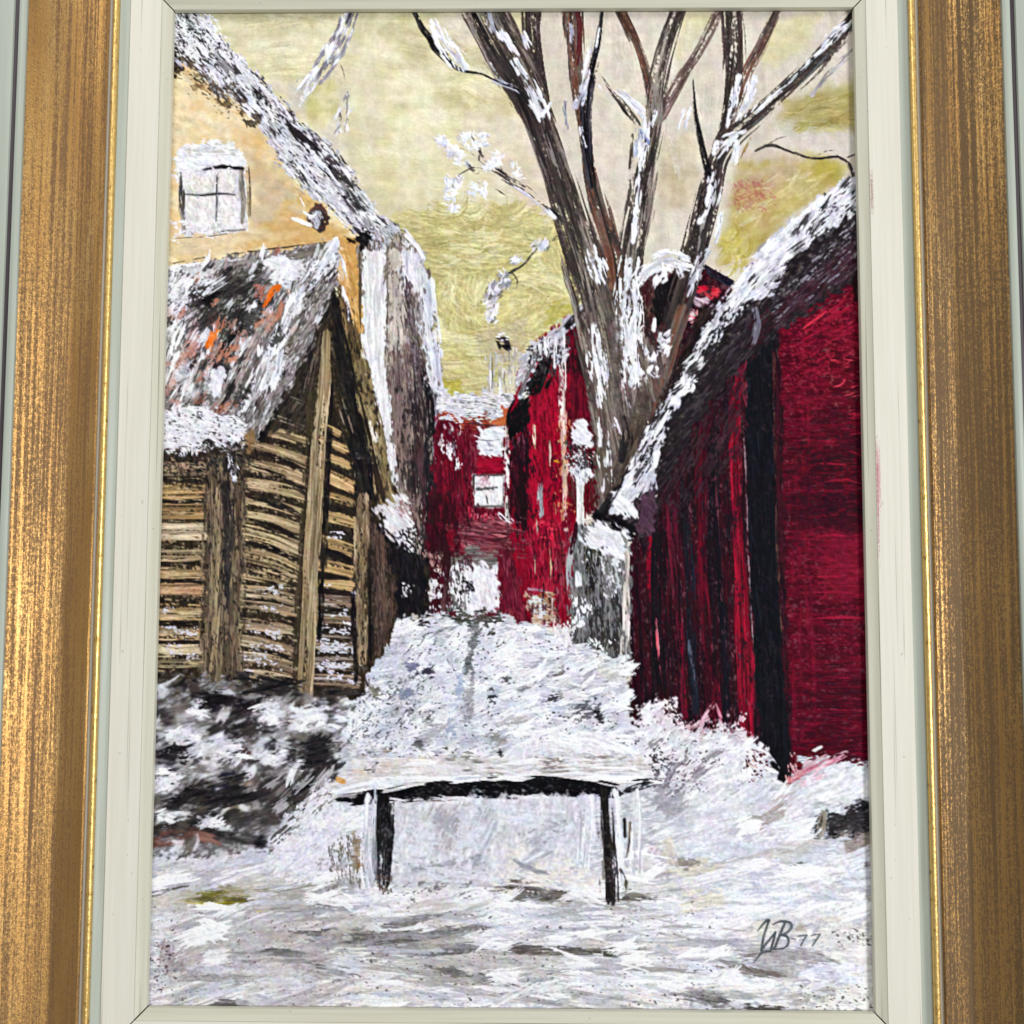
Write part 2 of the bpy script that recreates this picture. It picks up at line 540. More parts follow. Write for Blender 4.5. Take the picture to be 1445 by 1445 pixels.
fill([(930, 200), (972, 190), (985, 260), (962, 292), (925, 300)], [(186, 164, 118), (204, 186, 148)], 100, 30, 10, rag=5, feather=9, op=0.75)
fill([(1040, 225), (1120, 212), (1196, 232), (1180, 260), (1120, 300), (1075, 345), (1045, 385), (1012, 375), (1030, 300)],
     [(196, 178, 104), (206, 190, 124), (178, 158, 78), (212, 198, 140)], -38, 50, 8, rag=4, feather=7, part=p_sky, relief=0.08)
fill([(1045, 240), (1120, 226), (1130, 250), (1090, 262), (1048, 262)], [(190, 164, 134), (204, 184, 150)], 0, 30, 8, rag=5, feather=9, op=0.8)
scum([(1038, 256), (1082, 248), (1088, 290), (1056, 300), (1030, 285)], [(166, 84, 92), (182, 112, 108)], 0.6, 40, 18, 5, soft=0.3, feather=8, op=0.75, relief=0.04)
scum([(1030, 270), (1100, 260), (1100, 310), (1040, 320)], [(196, 146, 120)], 0.4, 60, 22, 4, soft=0.3, feather=12, op=0.5, relief=0.03)
fill([(1150, 225), (1196, 228), (1186, 258), (1150, 250)], [(182, 172, 70), (168, 156, 60)], 0, 20, 6, rag=4, feather=7, op=0.8)
dabs([(1018, 330), (1072, 320), (1058, 380), (1018, 380)], 26, 34, 6, -50, [(196, 182, 92), (208, 194, 112), (182, 166, 78)], 14, 0.2, 0.8, relief=0.2, curve=0.5)
fill([(1002, 378), (1030, 375), (1060, 352), (1050, 395), (1030, 400), (1006, 388)], [(228, 216, 198), (216, 202, 184)], -30, 20, 8, rag=3, feather=4)
fill([(1062, 214), (1092, 207), (1140, 224), (1060, 232)], [(214, 200, 188), (200, 184, 170)], 8, 20, 6, rag=3, feather=5, op=0.8)
scum([(1090, 170), (1205, 180), (1205, 225), (1100, 205)], [(222, 214, 210), (205, 196, 196)], 0.6, 4, 20, 6, soft=0.3, feather=8, op=0.7)

# cloud it together, then lay the bolder touches on top
scum([(300, 30), (600, 20), (760, 160), (700, 280), (480, 240), (400, 130)], [(240, 232, 200), (244, 238, 214)], 0.5, 10, 90, 60, soft=0.4, feather=40, op=0.6, relief=0.02, fine=0.15)
scum([(480, 90), (640, 90), (650, 270), (520, 290)], [(206, 196, 146), (198, 186, 134)], 0.32, 0, 80, 50, soft=0.4, feather=40, op=0.6, relief=0.02, fine=0.15)
scum([(480, 60), (640, 120), (600, 300), (480, 220)], [(246, 240, 214)], 0.4, 90, 90, 40, soft=0.4, feather=30, op=0.55, relief=0.02, fine=0.15)
scum([(470, 100), (520, 90), (540, 200), (480, 230)], [(222, 210, 190)], 0.6, 80, 60, 40, soft=0.4, feather=20, op=0.7, relief=0.02, fine=0.15)
scum([(850, 60), (1000, 60), (980, 340), (860, 330)], [(236, 228, 212), (222, 206, 176)], 0.5, 80, 80, 50, soft=0.4, feather=30, op=0.6, relief=0.02, fine=0.15)
soften(rect(225, -10, 1255, 640), 3, 2, 0.9)
dabs([(560, 30), (700, 60), (690, 150), (590, 120)], 26, 70, 10, 6, [(206, 196, 146), (226, 218, 172), (196, 184, 130)], 16, 0.4, 0.35, relief=0.08, coarse=0.5)
dabs([(330, 20), (480, 20), (470, 110), (390, 110)], 24, 80, 10, 6, [(214, 206, 160), (230, 222, 182), (202, 193, 146)], 10, 0.4, 0.35, relief=0.08, coarse=0.5)
dabs([(850, 40), (1000, 40), (980, 330), (860, 320)], 30, 60, 12, 86, [(228, 219, 204), (208, 197, 182), (220, 208, 186)], 8, 0.4, 0.35, relief=0.06, coarse=0.5)
dabs([(1018, 330), (1072, 320), (1058, 380), (1018, 380)], 26, 34, 6, -50, [(196, 182, 92), (208, 194, 112), (182, 166, 78)], 14, 0.2, 0.8, relief=0.3, curve=0.5, coarse=0.4)
dabs([(1110, 150), (1210, 125), (1210, 185), (1110, 185)], 30, 40, 6, -8, [(172, 160, 92), (190, 178, 116), (152, 140, 76)], 10, 0.3, 0.6, relief=0.15)
dabs([(1050, 250), (1180, 240), (1100, 310), (1040, 320)], 40, 40, 6, -30, [(206, 190, 130), (196, 178, 110), (214, 202, 152)], 16, 0.4, 0.5, relief=0.12)
scum([(1042, 256), (1080, 250), (1086, 288), (1056, 296), (1034, 284)], [(156, 78, 86), (172, 104, 100)], 0.5, 50, 16, 4, soft=0.25, feather=8, op=0.6, relief=0.04)
# thick olive impasto lower down
fill([(540, 310), (640, 285), (760, 300), (800, 330), (815, 440), (735, 500), (690, 560), (618, 560), (600, 380)],
     [OLIVE, (208, 198, 136), (190, 178, 112), (214, 205, 148)], 6, 60, 7, rag=6, feather=5, part=p_sky, relief=0.16, jit=0.06)
for (q, n, a, cv) in (([(620, 285), (770, 295), (700, 340), (620, 345)], 26, -18, 0.5), ([(570, 330), (690, 330), (690, 400), (600, 400)], 42, 4, 0.1),
                      ([(690, 345), (800, 345), (808, 430), (700, 440)], 44, -4, -0.25), ([(765, 335), (812, 335), (812, 380), (770, 380)], 20, 70, 0.5),
                      ([(612, 400), (680, 400), (690, 470), (618, 470)], 40, 80, 0.45), ([(622, 470), (690, 470), (690, 545), (625, 545)], 44, 3, 0.15),
                      ([(690, 430), (790, 430), (735, 480), (690, 470)], 26, -25, 0.2)):
    dabs(q, int(n * 1.3), 50, 13, a, [OLIVE, (209, 199, 136), (188, 176, 110), (220, 212, 158), (197, 186, 118)], 10, 0.05, 0.85, relief=0.42, curve=cv, jit=0.03, coarse=0.42, lines=0.24)
fill([(625, 535), (650, 540), (652, 556), (622, 556)], [(176, 164, 50), (192, 180, 70)], 20, 14, 6, rag=3, feather=4, op=0.8)
fill([(775, 425), (818, 425), (818, 440), (770, 458)], [(184, 174, 70), (172, 160, 66)], -25, 18, 6, rag=3, feather=5, op=0.7)
fill([(678, 462), (742, 456), (738, 500), (690, 515), (672, 490)], [(184, 170, 140), (200, 188, 150)], 10, 20, 8, rag=5, feather=9, op=0.75)
# ---- ochre house
fill([(190, 55), (270, 70), (300, 120), (372, 170), (420, 262), (505, 330), (512, 470), (478, 400), (470, 340), (400, 352), (190, 390)],
     [OCHRE, OCHRE_L, (236, 204, 144), (224, 182, 118)], 30, 50, 22, rag=2, feather=2, part=p_house, relief=0.05, jit=0.03)
scum([(255, 150), (350, 160), (360, 215), (300, 195), (250, 195)], [(248, 232, 196)], 0.55, 20, 34, 14, soft=0.35, feather=14, op=0.75)
scum([(345, 215), (420, 260), (420, 330), (350, 330), (350, 280)], [(202, 182, 156), (190, 168, 146)], 0.75, 80, 30, 12, soft=0.35, feather=14, op=0.7)
scum([(330, 160), (375, 185), (380, 225), (340, 215)], [(224, 168, 84)], 0.6, 40, 26, 10, soft=0.3, feather=12, op=0.6)
fill([(400, 290), (490, 325), (500, 345), (440, 350), (360, 350), (300, 352), (360, 330)], [(224, 176, 104), (214, 160, 80), (236, 204, 146)], -8, 40, 8, rag=4, feather=6, op=0.75)
fill([(250, 330), (350, 325), (400, 330), (330, 350), (235, 362)], [(222, 192, 142), (238, 216, 172), (206, 178, 132)], -5, 40, 7, rag=4, feather=5, op=0.8)
fill([(405, 285), (440, 270), (460, 290), (440, 300)], [(232, 178, 88), (222, 166, 76)], 40, 14, 6, rag=3, feather=5, op=0.7)
scum([(380, 235), (420, 270), (440, 290), (400, 280)], [(120, 100, 96), (176, 150, 120)], 0.35, 45, 14, 4, soft=0.2, feather=8, op=0.7)
soften([(240, 110), (300, 140), (370, 180), (420, 270), (500, 335), (400, 345), (236, 372)], 2, 2, 0.85)
# snowy roof slope
RU = [(190, 4), (281, 12), (311, 52), (343, 82), (386, 128), (428, 174), (468, 208), (497, 244), (531, 296), (572, 326), (600, 362), (572, 352), (512, 342), (488, 316), (440, 274), (394, 232), (367, 178), (343, 146), (302, 132), (276, 90), (190, 96)]
fill(RU, [LAV, WHITE, (168, 166, 176), WHITE, (120, 116, 122)], 46, 30, 4.5, rag=4, rs=12, feather=1.5, part=p_hroof, relief=0.2, jit=0.1)
scum([(262, 75), (300, 100), (345, 130), (372, 172), (360, 180), (330, 150), (290, 130), (262, 100), (240, 110), (240, 72)], [UMBER_D, (96, 82, 60), DARK], 0.62, 50, 16, 6, feather=6, op=0.9)
scum([(240, 78), (262, 70), (258, 104), (240, 112)], [BLACK, UMBER], 0.6, 60, 10, 5, feather=4, relief=0.12)
scum([(240, 20), (300, 30), (360, 110), (340, 130), (280, 85), (240, 70)], [WHITE, SNOW], 0.62, 40, 14, 5, soft=0.06, feather=6, relief=0.3)
scum([(240, 18), (275, 18), (320, 70), (330, 95), (270, 60), (240, 60)], [(112, 110, 122), DARK], 0.38, 70, 10, 3.5, soft=0.08, feather=6, relief=0.08)
scum([(310, 90), (380, 130), (420, 180), (440, 205), (470, 220), (520, 300), (500, 300), (420, 200), (360, 140)], [DARK, (74, 70, 76), BLACK], 0.5, 46, 30, 4, soft=0.08, feather=5, relief=0.06)
stroke([(404, 168), (424, 192), (448, 210), (470, 230)], [6, 15, 12, 5], [BLACK, DARK], dry=0.12, rag=0.4, part=p_hroof)
stroke([(452, 214), (480, 244), (510, 284), (545, 318)], [8, 14, 16, 10], [DARK, (80, 74, 78), TRUNK_D], dry=0.35, rag=0.4)
for a, b, w in (((362, 118), (420, 180), 9), ((372, 170), (450, 262), 13), ((392, 200), (478, 290), 14), ((430, 205), (500, 290), 7), ((352, 140), (384, 178), 9),
                ((450, 262), (508, 316), 12), ((300, 96), (318, 132), 12), ((300, 70), (340, 112), 12), ((280, 60), (302, 90), 10), ((372, 122), (398, 152), 9), ((470, 225), (505, 262), 4), ((500, 296), (540, 318), 12)):
    stroke([a, ((a[0] + b[0]) / 2 + 1, (a[1] + b[1]) / 2 - 1), b], [w * .7, w, w * .6], [WHITE, LAV, WHITE], dry=0.3, rag=0.5, relief=0.28)
dabs(RU, 90, 30, 8, 47, [WHITE, SNOW, DARK, WHITE, GREY, LAV], 9, 0.35, 0.85, relief=0.2)
scum([(236, 20), (290, 25), (312, 58), (280, 74), (240, 62)], [WHITE], 0.5, 30, 10, 6, soft=0.05, feather=5, relief=0.34)
scum([(276, 92), (310, 130), (345, 142), (330, 158), (285, 140), (262, 128)], [(104, 88, 66), (150, 124, 84)], 0.42, 30, 12, 4, soft=0.1, feather=8, op=0.8)
# window
fill([(250, 226), (344, 224), (348, 326), (258, 332)], [(206, 202, 196), SNOW, (188, 182, 174)], 88, 30, 6, rag=2, feather=2, part=p_win)
fill(rect(262, 246, 302, 271), [(240, 236, 230), (226, 220, 212)], 60, 20, 8, rag=2, feather=2)
fill(rect(309, 244, 333, 271), [(236, 232, 228), (222, 216, 208)], 60, 20, 8, rag=2, feather=2)
fill(rect(263, 278, 301, 322), [(242, 239, 236), (228, 224, 220)], 60, 20, 8, rag=2, feather=2)
fill(rect(309, 277, 332, 320), [(242, 239, 238), (228, 222, 222)], 60, 20, 8, rag=2, feather=2)
stroke([(256, 246), (257, 290), (260, 326)], 8, [(120, 116, 112), (160, 154, 148), (96, 92, 88)], dry=0.25, rag=0.3)
stroke([(340, 232), (342, 280), (342, 312)], 7, [(150, 142, 134), (196, 188, 176), (110, 104, 98)], dry=0.2)
stroke([(348, 240), (350, 280), (351, 306)], 3, [(110, 92, 72), (84, 70, 58)], dry=0.2)
stroke([(306, 242), (306, 275), (305, 312)], [6, 5, 4], [(74, 72, 72), (120, 116, 114)], dry=0.15, rag=0.3)
stroke([(262, 274), (285, 276), (308, 273), (332, 275)], [4, 5, 5, 3], [(84, 80, 80), (60, 58, 58)], dry=0.1, rag=0.3)
stroke([(286, 240), (310, 236), (342, 238)], [4, 8, 7], [BLACK, DARK, DGREY], dry=0.25, rag=0.4)
fill([(246, 222), (262, 204), (300, 199), (326, 203), (346, 222), (345, 236), (300, 234), (268, 248), (250, 244)], [WHITE, (236, 236, 242), WHITE, LAV], 10, 24, 5, rag=3, feather=3, part=p_win, relief=0.3)
scum([(262, 206), (320, 203), (336, 215), (270, 216)], [(186, 182, 168), (160, 156, 142)], 0.4, 10, 20, 4, feather=4, op=0.6)
stroke([(284, 240), (310, 236), (343, 238)], [3, 7, 7], [BLACK, DARK], dry=0.1, rag=0.4)
stroke([(256, 244), (258, 290), (260, 326)], [8, 9, 7], [(110, 106, 100), (84, 80, 76), (150, 144, 138)], dry=0.3, rag=0.35)
stroke([(341, 242), (344, 280), (343, 312)], [6, 8, 6], [(120, 112, 104), (170, 162, 150), (92, 86, 80)], dry=0.25)
scum([(250, 240), (330, 236), (330, 252), (256, 262)], [WHITE, SNOW], 0.45, 150, 10, 4, feather=5)
stroke([(258, 330), (300, 328), (346, 324)], [4, 5, 3], [(96, 92, 90), (150, 146, 142)], dry=0.4, rag=0.4)
scum([(244, 312), (345, 312), (345, 326), (260, 334), (246, 336)], [WHITE, SNOW], 0.5, 170, 12, 4, feather=5)
stroke([(248, 336), (290, 334), (320, 330)], 3, [(120, 110, 98)], dry=0.55)
# round vent
fill([(434, 300), (444, 290), (458, 293), (464, 308), (456, 324), (442, 325), (434, 316)], [(64, 46, 44), DARK, (96, 74, 66)], 60, 12, 5, rag=3, feather=2, part=p_knob)
stroke([(436, 306), (440, 297), (450, 292), (459, 298), (461, 312), (455, 321), (443, 322), (436, 312)], 6, [(66, 46, 44), (92, 64, 58), DARK], rag=0.25, part=p_knob)
fill([(438, 303), (448, 299), (454, 307), (452, 319), (441, 320)], [WHITE, (150, 146, 150), LAV, (80, 74, 76)], 70, 9, 5, rag=3, feather=2, part=p_knob)
stroke([(430, 300), (438, 306), (444, 304)], [6, 9, 5], [WHITE, SNOW], dry=0.2, rag=0.6, relief=0.3)
stroke([(414, 308), (428, 314), (438, 318)], [5, 7, 5], [WHITE], dry=0.1, rag=0.5, relief=0.3)
stroke([(424, 280), (432, 296), (438, 302)], [2, 4, 5], [WHITE], dry=0.2, rag=0.5, relief=0.3)
stroke([(255, 250), (257, 290), (260, 324)], [10, 11, 9], [(96, 92, 88), (70, 67, 64), (140, 134, 128)], dry=0.25, rag=0.4)
stroke([(340, 244), (343, 280), (342, 314)], [7, 9, 7], [(110, 103, 96), (160, 152, 142), (84, 78, 74)], dry=0.25, rag=0.4)
stroke([(351, 236), (353, 272), (353, 304)], [3, 4, 3], [(104, 88, 70), (84, 70, 58)], dry=0.2)
scum(RU, [(70, 66, 72), BLACK, (104, 100, 106)], 0.2, 47, 40, 7, soft=0.2, rag=2, feather=3, relief=0.06)
# ochre strip beside the white board
fill([(470, 335), (512, 338), (508, 410), (520, 480), (500, 470), (478, 400)], [(222, 174, 96), (212, 158, 80), (198, 148, 84), (232, 190, 120)], 82, 40, 6, rag=2, feather=2, part=p_house)

# ---- grey house side with white corner board
fill([(505, 330), (574, 332), (600, 364), (612, 430), (620, 520), (628, 640), (640, 780), (600, 860), (540, 760), (520, 540), (508, 400)],
     [(128, 112, 106), (160, 146, 136), (92, 80, 78), (186, 174, 164), (72, 60, 60)], 86, 70, 6, rag=3, part=p_gable, relief=0.08, jit=0.08)
fill([(548, 352), (572, 352), (578, 420), (572, 500), (552, 530)], [(214, 205, 196), (196, 182, 170), (222, 214, 206)], 88, 40, 6, rag=3, feather=4)
fill([(552, 500), (580, 480), (588, 640), (560, 690), (550, 600)], [(120, 100, 96), (150, 132, 124), (96, 76, 76), (170, 154, 146)], 86, 60, 4, rag=3, feather=4)
stroke([(572, 410), (582, 450), (590, 520), (594, 600), (596, 680)], [10, 20, 30, 34, 34], [DARK, (64, 54, 56), (86, 72, 74), BLACK], dry=0.28, rag=0.35)
stroke([(606, 560), (612, 620), (612, 700), (606, 780), (600, 850)], [14, 22, 26, 34, 40], [DARK, BLACK, (62, 50, 54)], dry=0.12, rag=0.35)
stroke([(588, 580), (590, 640), (590, 700), (588, 760)], [12, 18, 20, 20], [(84, 60, 64), (60, 42, 46), (110, 88, 90)], dry=0.3)
stroke([(566, 560), (572, 640), (580, 700), (588, 740)], [12, 14, 16, 14], [(140, 122, 120), (100, 78, 80)], dry=0.35)
fill([(574, 344), (592, 356), (606, 396), (612, 440), (618, 500), (622, 556), (606, 560), (596, 480), (586, 420), (568, 400), (564, 360)], [LAV, WHITE, (198, 198, 214), WHITE], 82, 50, 5, rag=4, feather=4, part=p_gsnow, relief=0.16)
scum([(560, 380), (590, 400), (600, 500), (590, 540), (570, 460)], [(120, 108, 112), (90, 74, 78)], 0.5, 84, 40, 4, feather=8)
stroke([(606, 400), (614, 470), (619, 540), (622, 590)], [14, 16, 14, 8], [WHITE, LAV, (214, 218, 236)], dry=0.2, rag=0.4, relief=0.24)
stroke([(614, 560), (618, 610), (616, 650)], [10, 14, 12], [(150, 148, 160), (110, 104, 112)], dry=0.45)
fill([(513, 352), (544, 350), (545, 440), (546, 520), (552, 600), (560, 688), (552, 680), (536, 600), (524, 530), (512, 490), (510, 420)], [(238, 237, 240), (226, 225, 230), (246, 246, 250), (214, 212, 216)], 88, 80, 4, rag=3, feather=2, part=p_board, relief=0.14)
stroke([(546, 348), (547, 420), (546, 480), (549, 560), (556, 640)], [4, 4, 4, 3, 2], [(96, 90, 88), (130, 122, 116)], dry=0.25)
stroke([(509, 358), (508, 420), (509, 470)], [7, 5, 3], [UMBER, (96, 86, 70)], dry=0.2)
fill([(486, 334), (500, 338), (512, 322), (528, 330), (520, 346), (512, 358), (504, 356), (506, 344), (492, 342)], [BLACK, (14, 14, 16), DARK], 20, 12, 5, rag=2, feather=1.2, part=p_hroof)
scum([(512, 320), (560, 330), (575, 350), (545, 352), (520, 345)], [WHITE, GREY, LAV], 0.6, 60, 12, 5, feather=5, relief=0.3)
stroke([(574, 332), (590, 348), (598, 362)], [8, 9, 7], [WHITE, SNOW], dry=0.1, rag=0.5, relief=0.3)

# ---- distant red house
fill([(616, 590), (735, 595), (735, 880), (620, 880), (600, 800)], [RED_D, (112, 18, 40), (74, 14, 30), (132, 20, 46)], 88, 50, 6, rag=3, feather=2.5, part=p_mid, relief=0.08)
fill([(604, 700), (640, 690), (640, 860), (604, 860)], [WINE, (50, 20, 28), (84, 16, 34)], 88, 40, 5, rag=3, feather=4)
scum([(646, 610), (672, 610), (668, 740), (646, 740)], [(150, 60, 80), (124, 30, 52)], 0.45, 89, 50, 3, feather=4, op=0.8)
scum([(618, 650), (660, 650), (665, 740), (620, 760)], [(52, 14, 24), (140, 20, 44)], 0.5, 85, 30, 5, feather=6)
# trees beyond and snowy roof
scum([(686, 492), (738, 490), (738, 560), (684, 560)], [(214, 208, 206), (170, 162, 158), WHITE], 0.62, 90, 30, 4, feather=5, op=0.9)
for x, y0, y1, w in ((704, 490, 552, 3), (711, 488, 556, 3), (718, 494, 552, 2), (694, 506, 552, 3), (726, 500, 540, 2)):
    stroke([(x, y0), (x + 1, (y0 + y1) / 2), (x, y1)], w, [(84, 80, 78), (120, 112, 108)], dry=0.3)
dabs([(700, 480), (712, 474), (724, 484), (722, 496), (702, 496)], 18, 12, 5, 20, [DARK, (60, 56, 54), BLACK], 30, 0.2)
dabs([(702, 466), (718, 466), (718, 480), (702, 480)], 8, 9, 5, 0, [WHITE, SNOW], 40, 0.2)
stroke([(728, 500), (738, 488), (744, 482)], 2, [DGREY], dry=0.3)
fill([(618, 552), (650, 556), (690, 552), (736, 552), (740, 574), (720, 596), (660, 596), (622, 590)], [WHITE, LAV, (214, 210, 214), WHITE, (150, 148, 152)], 5, 22, 4, rag=4, feather=2, part=p_midroof, relief=0.22)
scum([(640, 560), (730, 558), (730, 590), (650, 590)], [(120, 116, 120), (170, 168, 174)], 0.3, 4, 18, 3, feather=5)
scum([(624, 586), (690, 588), (700, 600), (640, 602)], [(150, 74, 56), (120, 40, 40), BRICK], 0.6, 3, 14, 4, feather=3, part=p_midroof)
fill([(690, 592), (735, 584), (735, 598), (692, 602)], [(206, 118, 70), (184, 96, 60), (222, 160, 120)], 0, 14, 4, rag=2, feather=2, part=p_midroof)
fill(rect(709, 574, 723, 592), [(204, 96, 56), (176, 82, 56), (214, 130, 96)], 90, 8, 4, rag=2, feather=1.5, part=p_midroof)
stroke([(662, 597), (690, 601), (720, 600)], 5, [(92, 76, 68), (70, 56, 52)], dry=0.2)
scum([(622, 592), (648, 592), (646, 652), (632, 660), (622, 640)], [WHITE, SNOW, (206, 180, 186)], 0.5, 88, 30, 4, feather=6, op=0.85, relief=0.2)
scum([(622, 630), (646, 625), (642, 656), (626, 652)], [WHITE, SNOW], 0.66, 88, 18, 5, feather=5, relief=0.26)
# windows of that house
fill([(675, 606), (711, 604), (711, 644), (675, 643)], [WHITE, (222, 222, 232), SNOW], 5, 14, 5, rag=2.5, feather=2, part=p_midw1, relief=0.2)
stroke([(678, 620), (690, 622), (704, 619)], 3, [(96, 98, 112), (130, 132, 146)], dry=0.3)
scum([(680, 622), (700, 622), (696, 638), (682, 636)], [(140, 146, 170)], 0.4, 20, 10, 4, feather=4, op=0.8)
stroke([(676, 606), (710, 604)], 3, [(150, 146, 146)], dry=0.3)
stroke([(708, 604), (708, 642)], 3, [(118, 116, 116), (150, 146, 146)], dry=0.1)
fill([(676, 645), (709, 646), (709, 670), (672, 668)], [(128, 14, 40), (164, 18, 50), (96, 12, 34)], 5, 20, 5, rag=2, feather=2)
fill([(668, 672), (712, 671), (711, 716), (667, 715)], [SNOW, WHITE, (216, 206, 208)], 80, 14, 5, rag=2, feather=2, part=p_midw2, relief=0.2)
stroke([(669, 671), (711, 670)], 4, [(74, 66, 66), (100, 92, 92)], dry=0.1)
stroke([(668, 672), (668, 714)], 5, [(96, 82, 84), (70, 56, 58)], dry=0.2)
stroke([(668, 715), (711, 714)], 4, [(84, 76, 76), (110, 100, 100)], dry=0.1)
stroke([(710, 672), (710, 714)], 3, [(104, 100, 100)], dry=0.1)
stroke([(674, 691), (688, 690), (700, 689)], 6, [(72, 70, 74), (104, 102, 106)], dry=0.1, rag=0.4)
stroke([(688, 676), (687, 692), (688, 710)], 6, [(72, 70, 74), (120, 116, 120)], dry=0.2, rag=0.4)
scum([(670, 676), (684, 676), (684, 688), (670, 688)], [(196, 130, 146)], 0.5, 80, 8, 4, feather=3, op=0.8)
stroke([(715, 602), (716, 650), (716, 700), (719, 738)], [8, 9, 9, 9], [(224, 208, 208), (240, 234, 236), (196, 160, 160)], dry=0.18, rag=0.3, relief=0.18)
stroke([(706, 726), (716, 736), (728, 746), (742, 756)], [6, 14, 14, 4], [WHITE, SNOW], dry=0.1, rag=0.5, relief=0.32)
dabs(rect(679, 608, 706, 640), 26, 14, 8, 10, [WHITE, SNOW], 30, 0.15, relief=0.3)
stroke([(680, 621), (692, 622), (704, 620)], 3, [(96, 98, 112)], dry=0.25)
scum(rect(680, 624, 702, 638), [(130, 136, 160)], 0.35, 20, 10, 4, feather=4, op=0.8)
# arch
fill([(628, 744), (660, 732), (705, 732), (735, 752), (745, 775), (730, 800), (700, 785), (640, 776)], [(96, 30, 42), (132, 58, 70), (74, 24, 34), (156, 84, 94)], 6, 50, 3.4, rag=3, feather=3, part=p_mid)
scum([(662, 722), (708, 718), (706, 734), (668, 734)], [(196, 40, 70), (206, 120, 132)], 0.6, 85, 10, 4, feather=4, op=0.9)
dabs([(640, 740), (720, 738), (730, 775), (650, 770)], 40, 40, 4, 5, [(150, 74, 84), (70, 24, 34), (176, 104, 112), (110, 34, 48)], 8, 0.4, curve=0.15)
fill([(632, 752), (650, 745), (655, 775), (632, 778)], [RED, (128, 16, 40)], 70, 16, 5, rag=3, feather=4, op=0.85)
fill([(636, 786), (664, 772), (700, 778), (708, 800), (640, 806)], [(104, 98, 96), (134, 128, 124), (76, 70, 70)], 4, 30, 4, rag=3, feather=4, part=p_arch)
fill([(636, 800), (660, 792), (698, 798), (706, 830), (706, 868), (640, 868), (632, 830)], [WHITE, SNOW, WHITE, (214, 212, 222)], 80, 20, 6, rag=4, feather=3, part=p_arch, relief=0.26)
scum([(634, 805), (652, 802), (660, 830), (652, 862), (634, 862)], [DARK, (120, 116, 112), (70, 64, 64)], 0.5, 80, 12, 5, feather=5)
scum([(655, 820), (668, 818), (666, 836), (656, 834)], [BLACK, DARK], 0.75, 40, 8, 5, feather=2)
stroke([(656, 838), (657, 860), (657, 880)], 4, [(140, 138, 140), (100, 98, 100)], dry=0.3)
stroke([(628, 772), (630, 810), (627, 850), (625, 866)], [16, 14, 12, 8], [(72, 40, 44), (50, 24, 30), (104, 72, 74)], dry=0.1, part=p_mid)
scum([(602, 782), (622, 782), (622, 800), (606, 806)], [(206, 190, 184), (150, 110, 104)], 0.6, 88, 8, 5, feather=4)
scum([(600, 815), (621, 812), (621, 866), (602, 864)], [WHITE, SNOW, (200, 196, 200)], 0.66, 86, 14, 5, feather=5, relief=0.2)
stroke([(603, 830), (603, 848)], 4, [BLACK], dry=0.2)
fill([(708, 770), (748, 765), (752, 880), (708, 880), (706, 830)], [(96, 22, 40), (120, 30, 52), (72, 18, 32), (150, 60, 78)], 84, 50, 4, rag=3, feather=3, part=p_mid)
scum([(708, 850), (740, 855), (735, 895), (700, 890)], [(150, 50, 70), (70, 24, 34)], 0.5, 60, 12, 4, feather=6)

# ---- bright red house
fill([(730, 520), (760, 480), (800, 450), (838, 440), (842, 560), (850, 700), (815, 740), (808, 880), (790, 890), (745, 870), (722, 760), (720, 610)],
     [RED, (148, 14, 40), (104, 12, 32), RED_B], 88, 60, 6, rag=3, feather=2.5, part=p_row, relief=0.08)
fill([(800, 458), (838, 445), (846, 600), (850, 720), (806, 720)], [RED_D, (70, 14, 28), (116, 18, 40), (56, 18, 26)], 87, 70, 4, rag=3, feather=3)
scum([(800, 455), (826, 445), (828, 520), (802, 530)], [(48, 22, 28), (30, 20, 24)], 0.6, 85, 30, 5, feather=6)
scum([(804, 600), (848, 600), (848, 740), (806, 740)], [(54, 24, 28), (96, 50, 50)], 0.5, 88, 40, 3.5, feather=6)
stroke([(768, 520), (752, 556), (734, 592), (722, 616)], [26, 34, 34, 14], [BLACK, (14, 13, 16), DARK], rag=0.3, part=p_row)
fill([(721, 624), (746, 600), (748, 660), (744, 750), (724, 740), (719, 680)], [(36, 16, 24), (64, 20, 34), (24, 14, 20), (92, 24, 44)], 88, 50, 4, rag=3, feather=3)
stroke([(744, 640), (738, 690), (742, 740)], [8, 14, 12], [BLACK, (40, 14, 22)], dry=0.1)
scum([(720, 622), (748, 610), (746, 640), (722, 660)], [(130, 70, 90)], 0.35, 88, 30, 3, feather=4, op=0.8)
fill([(750, 560), (786, 540), (790, 640), (788, 740), (748, 740), (744, 660)], [RED_B, (150, 12, 40), (184, 20, 52), (128, 12, 36)], 86, 60, 6, rag=3, feather=4, op=0.9)
fill([(748, 740), (792, 735), (800, 860), (752, 855)], [(168, 18, 48), (140, 15, 42), (190, 44, 72), (112, 15, 36)], 88, 40, 5, rag=3, feather=4, op=0.9)
scum([(786, 760), (806, 755), (806, 880), (788, 880)], [(168, 84, 96), (110, 26, 44)], 0.55, 86, 40, 3.5, feather=4)
scum([(752, 560), (786, 560), (786, 700), (752, 700)], [(120, 12, 34), (90, 10, 28)], 0.25, 86, 40, 4, feather=5)
dabs([(755, 735), (785, 735), (785, 760), (758, 760)], 10, 24, 4, 0, [(224, 60, 84), (206, 30, 60)], 10, 0.3, curve=-0.4)
scum([(776, 625), (790, 620), (788, 700), (778, 700)], [(58, 14, 26), (84, 14, 34)], 0.6, 88, 24, 4, feather=3)
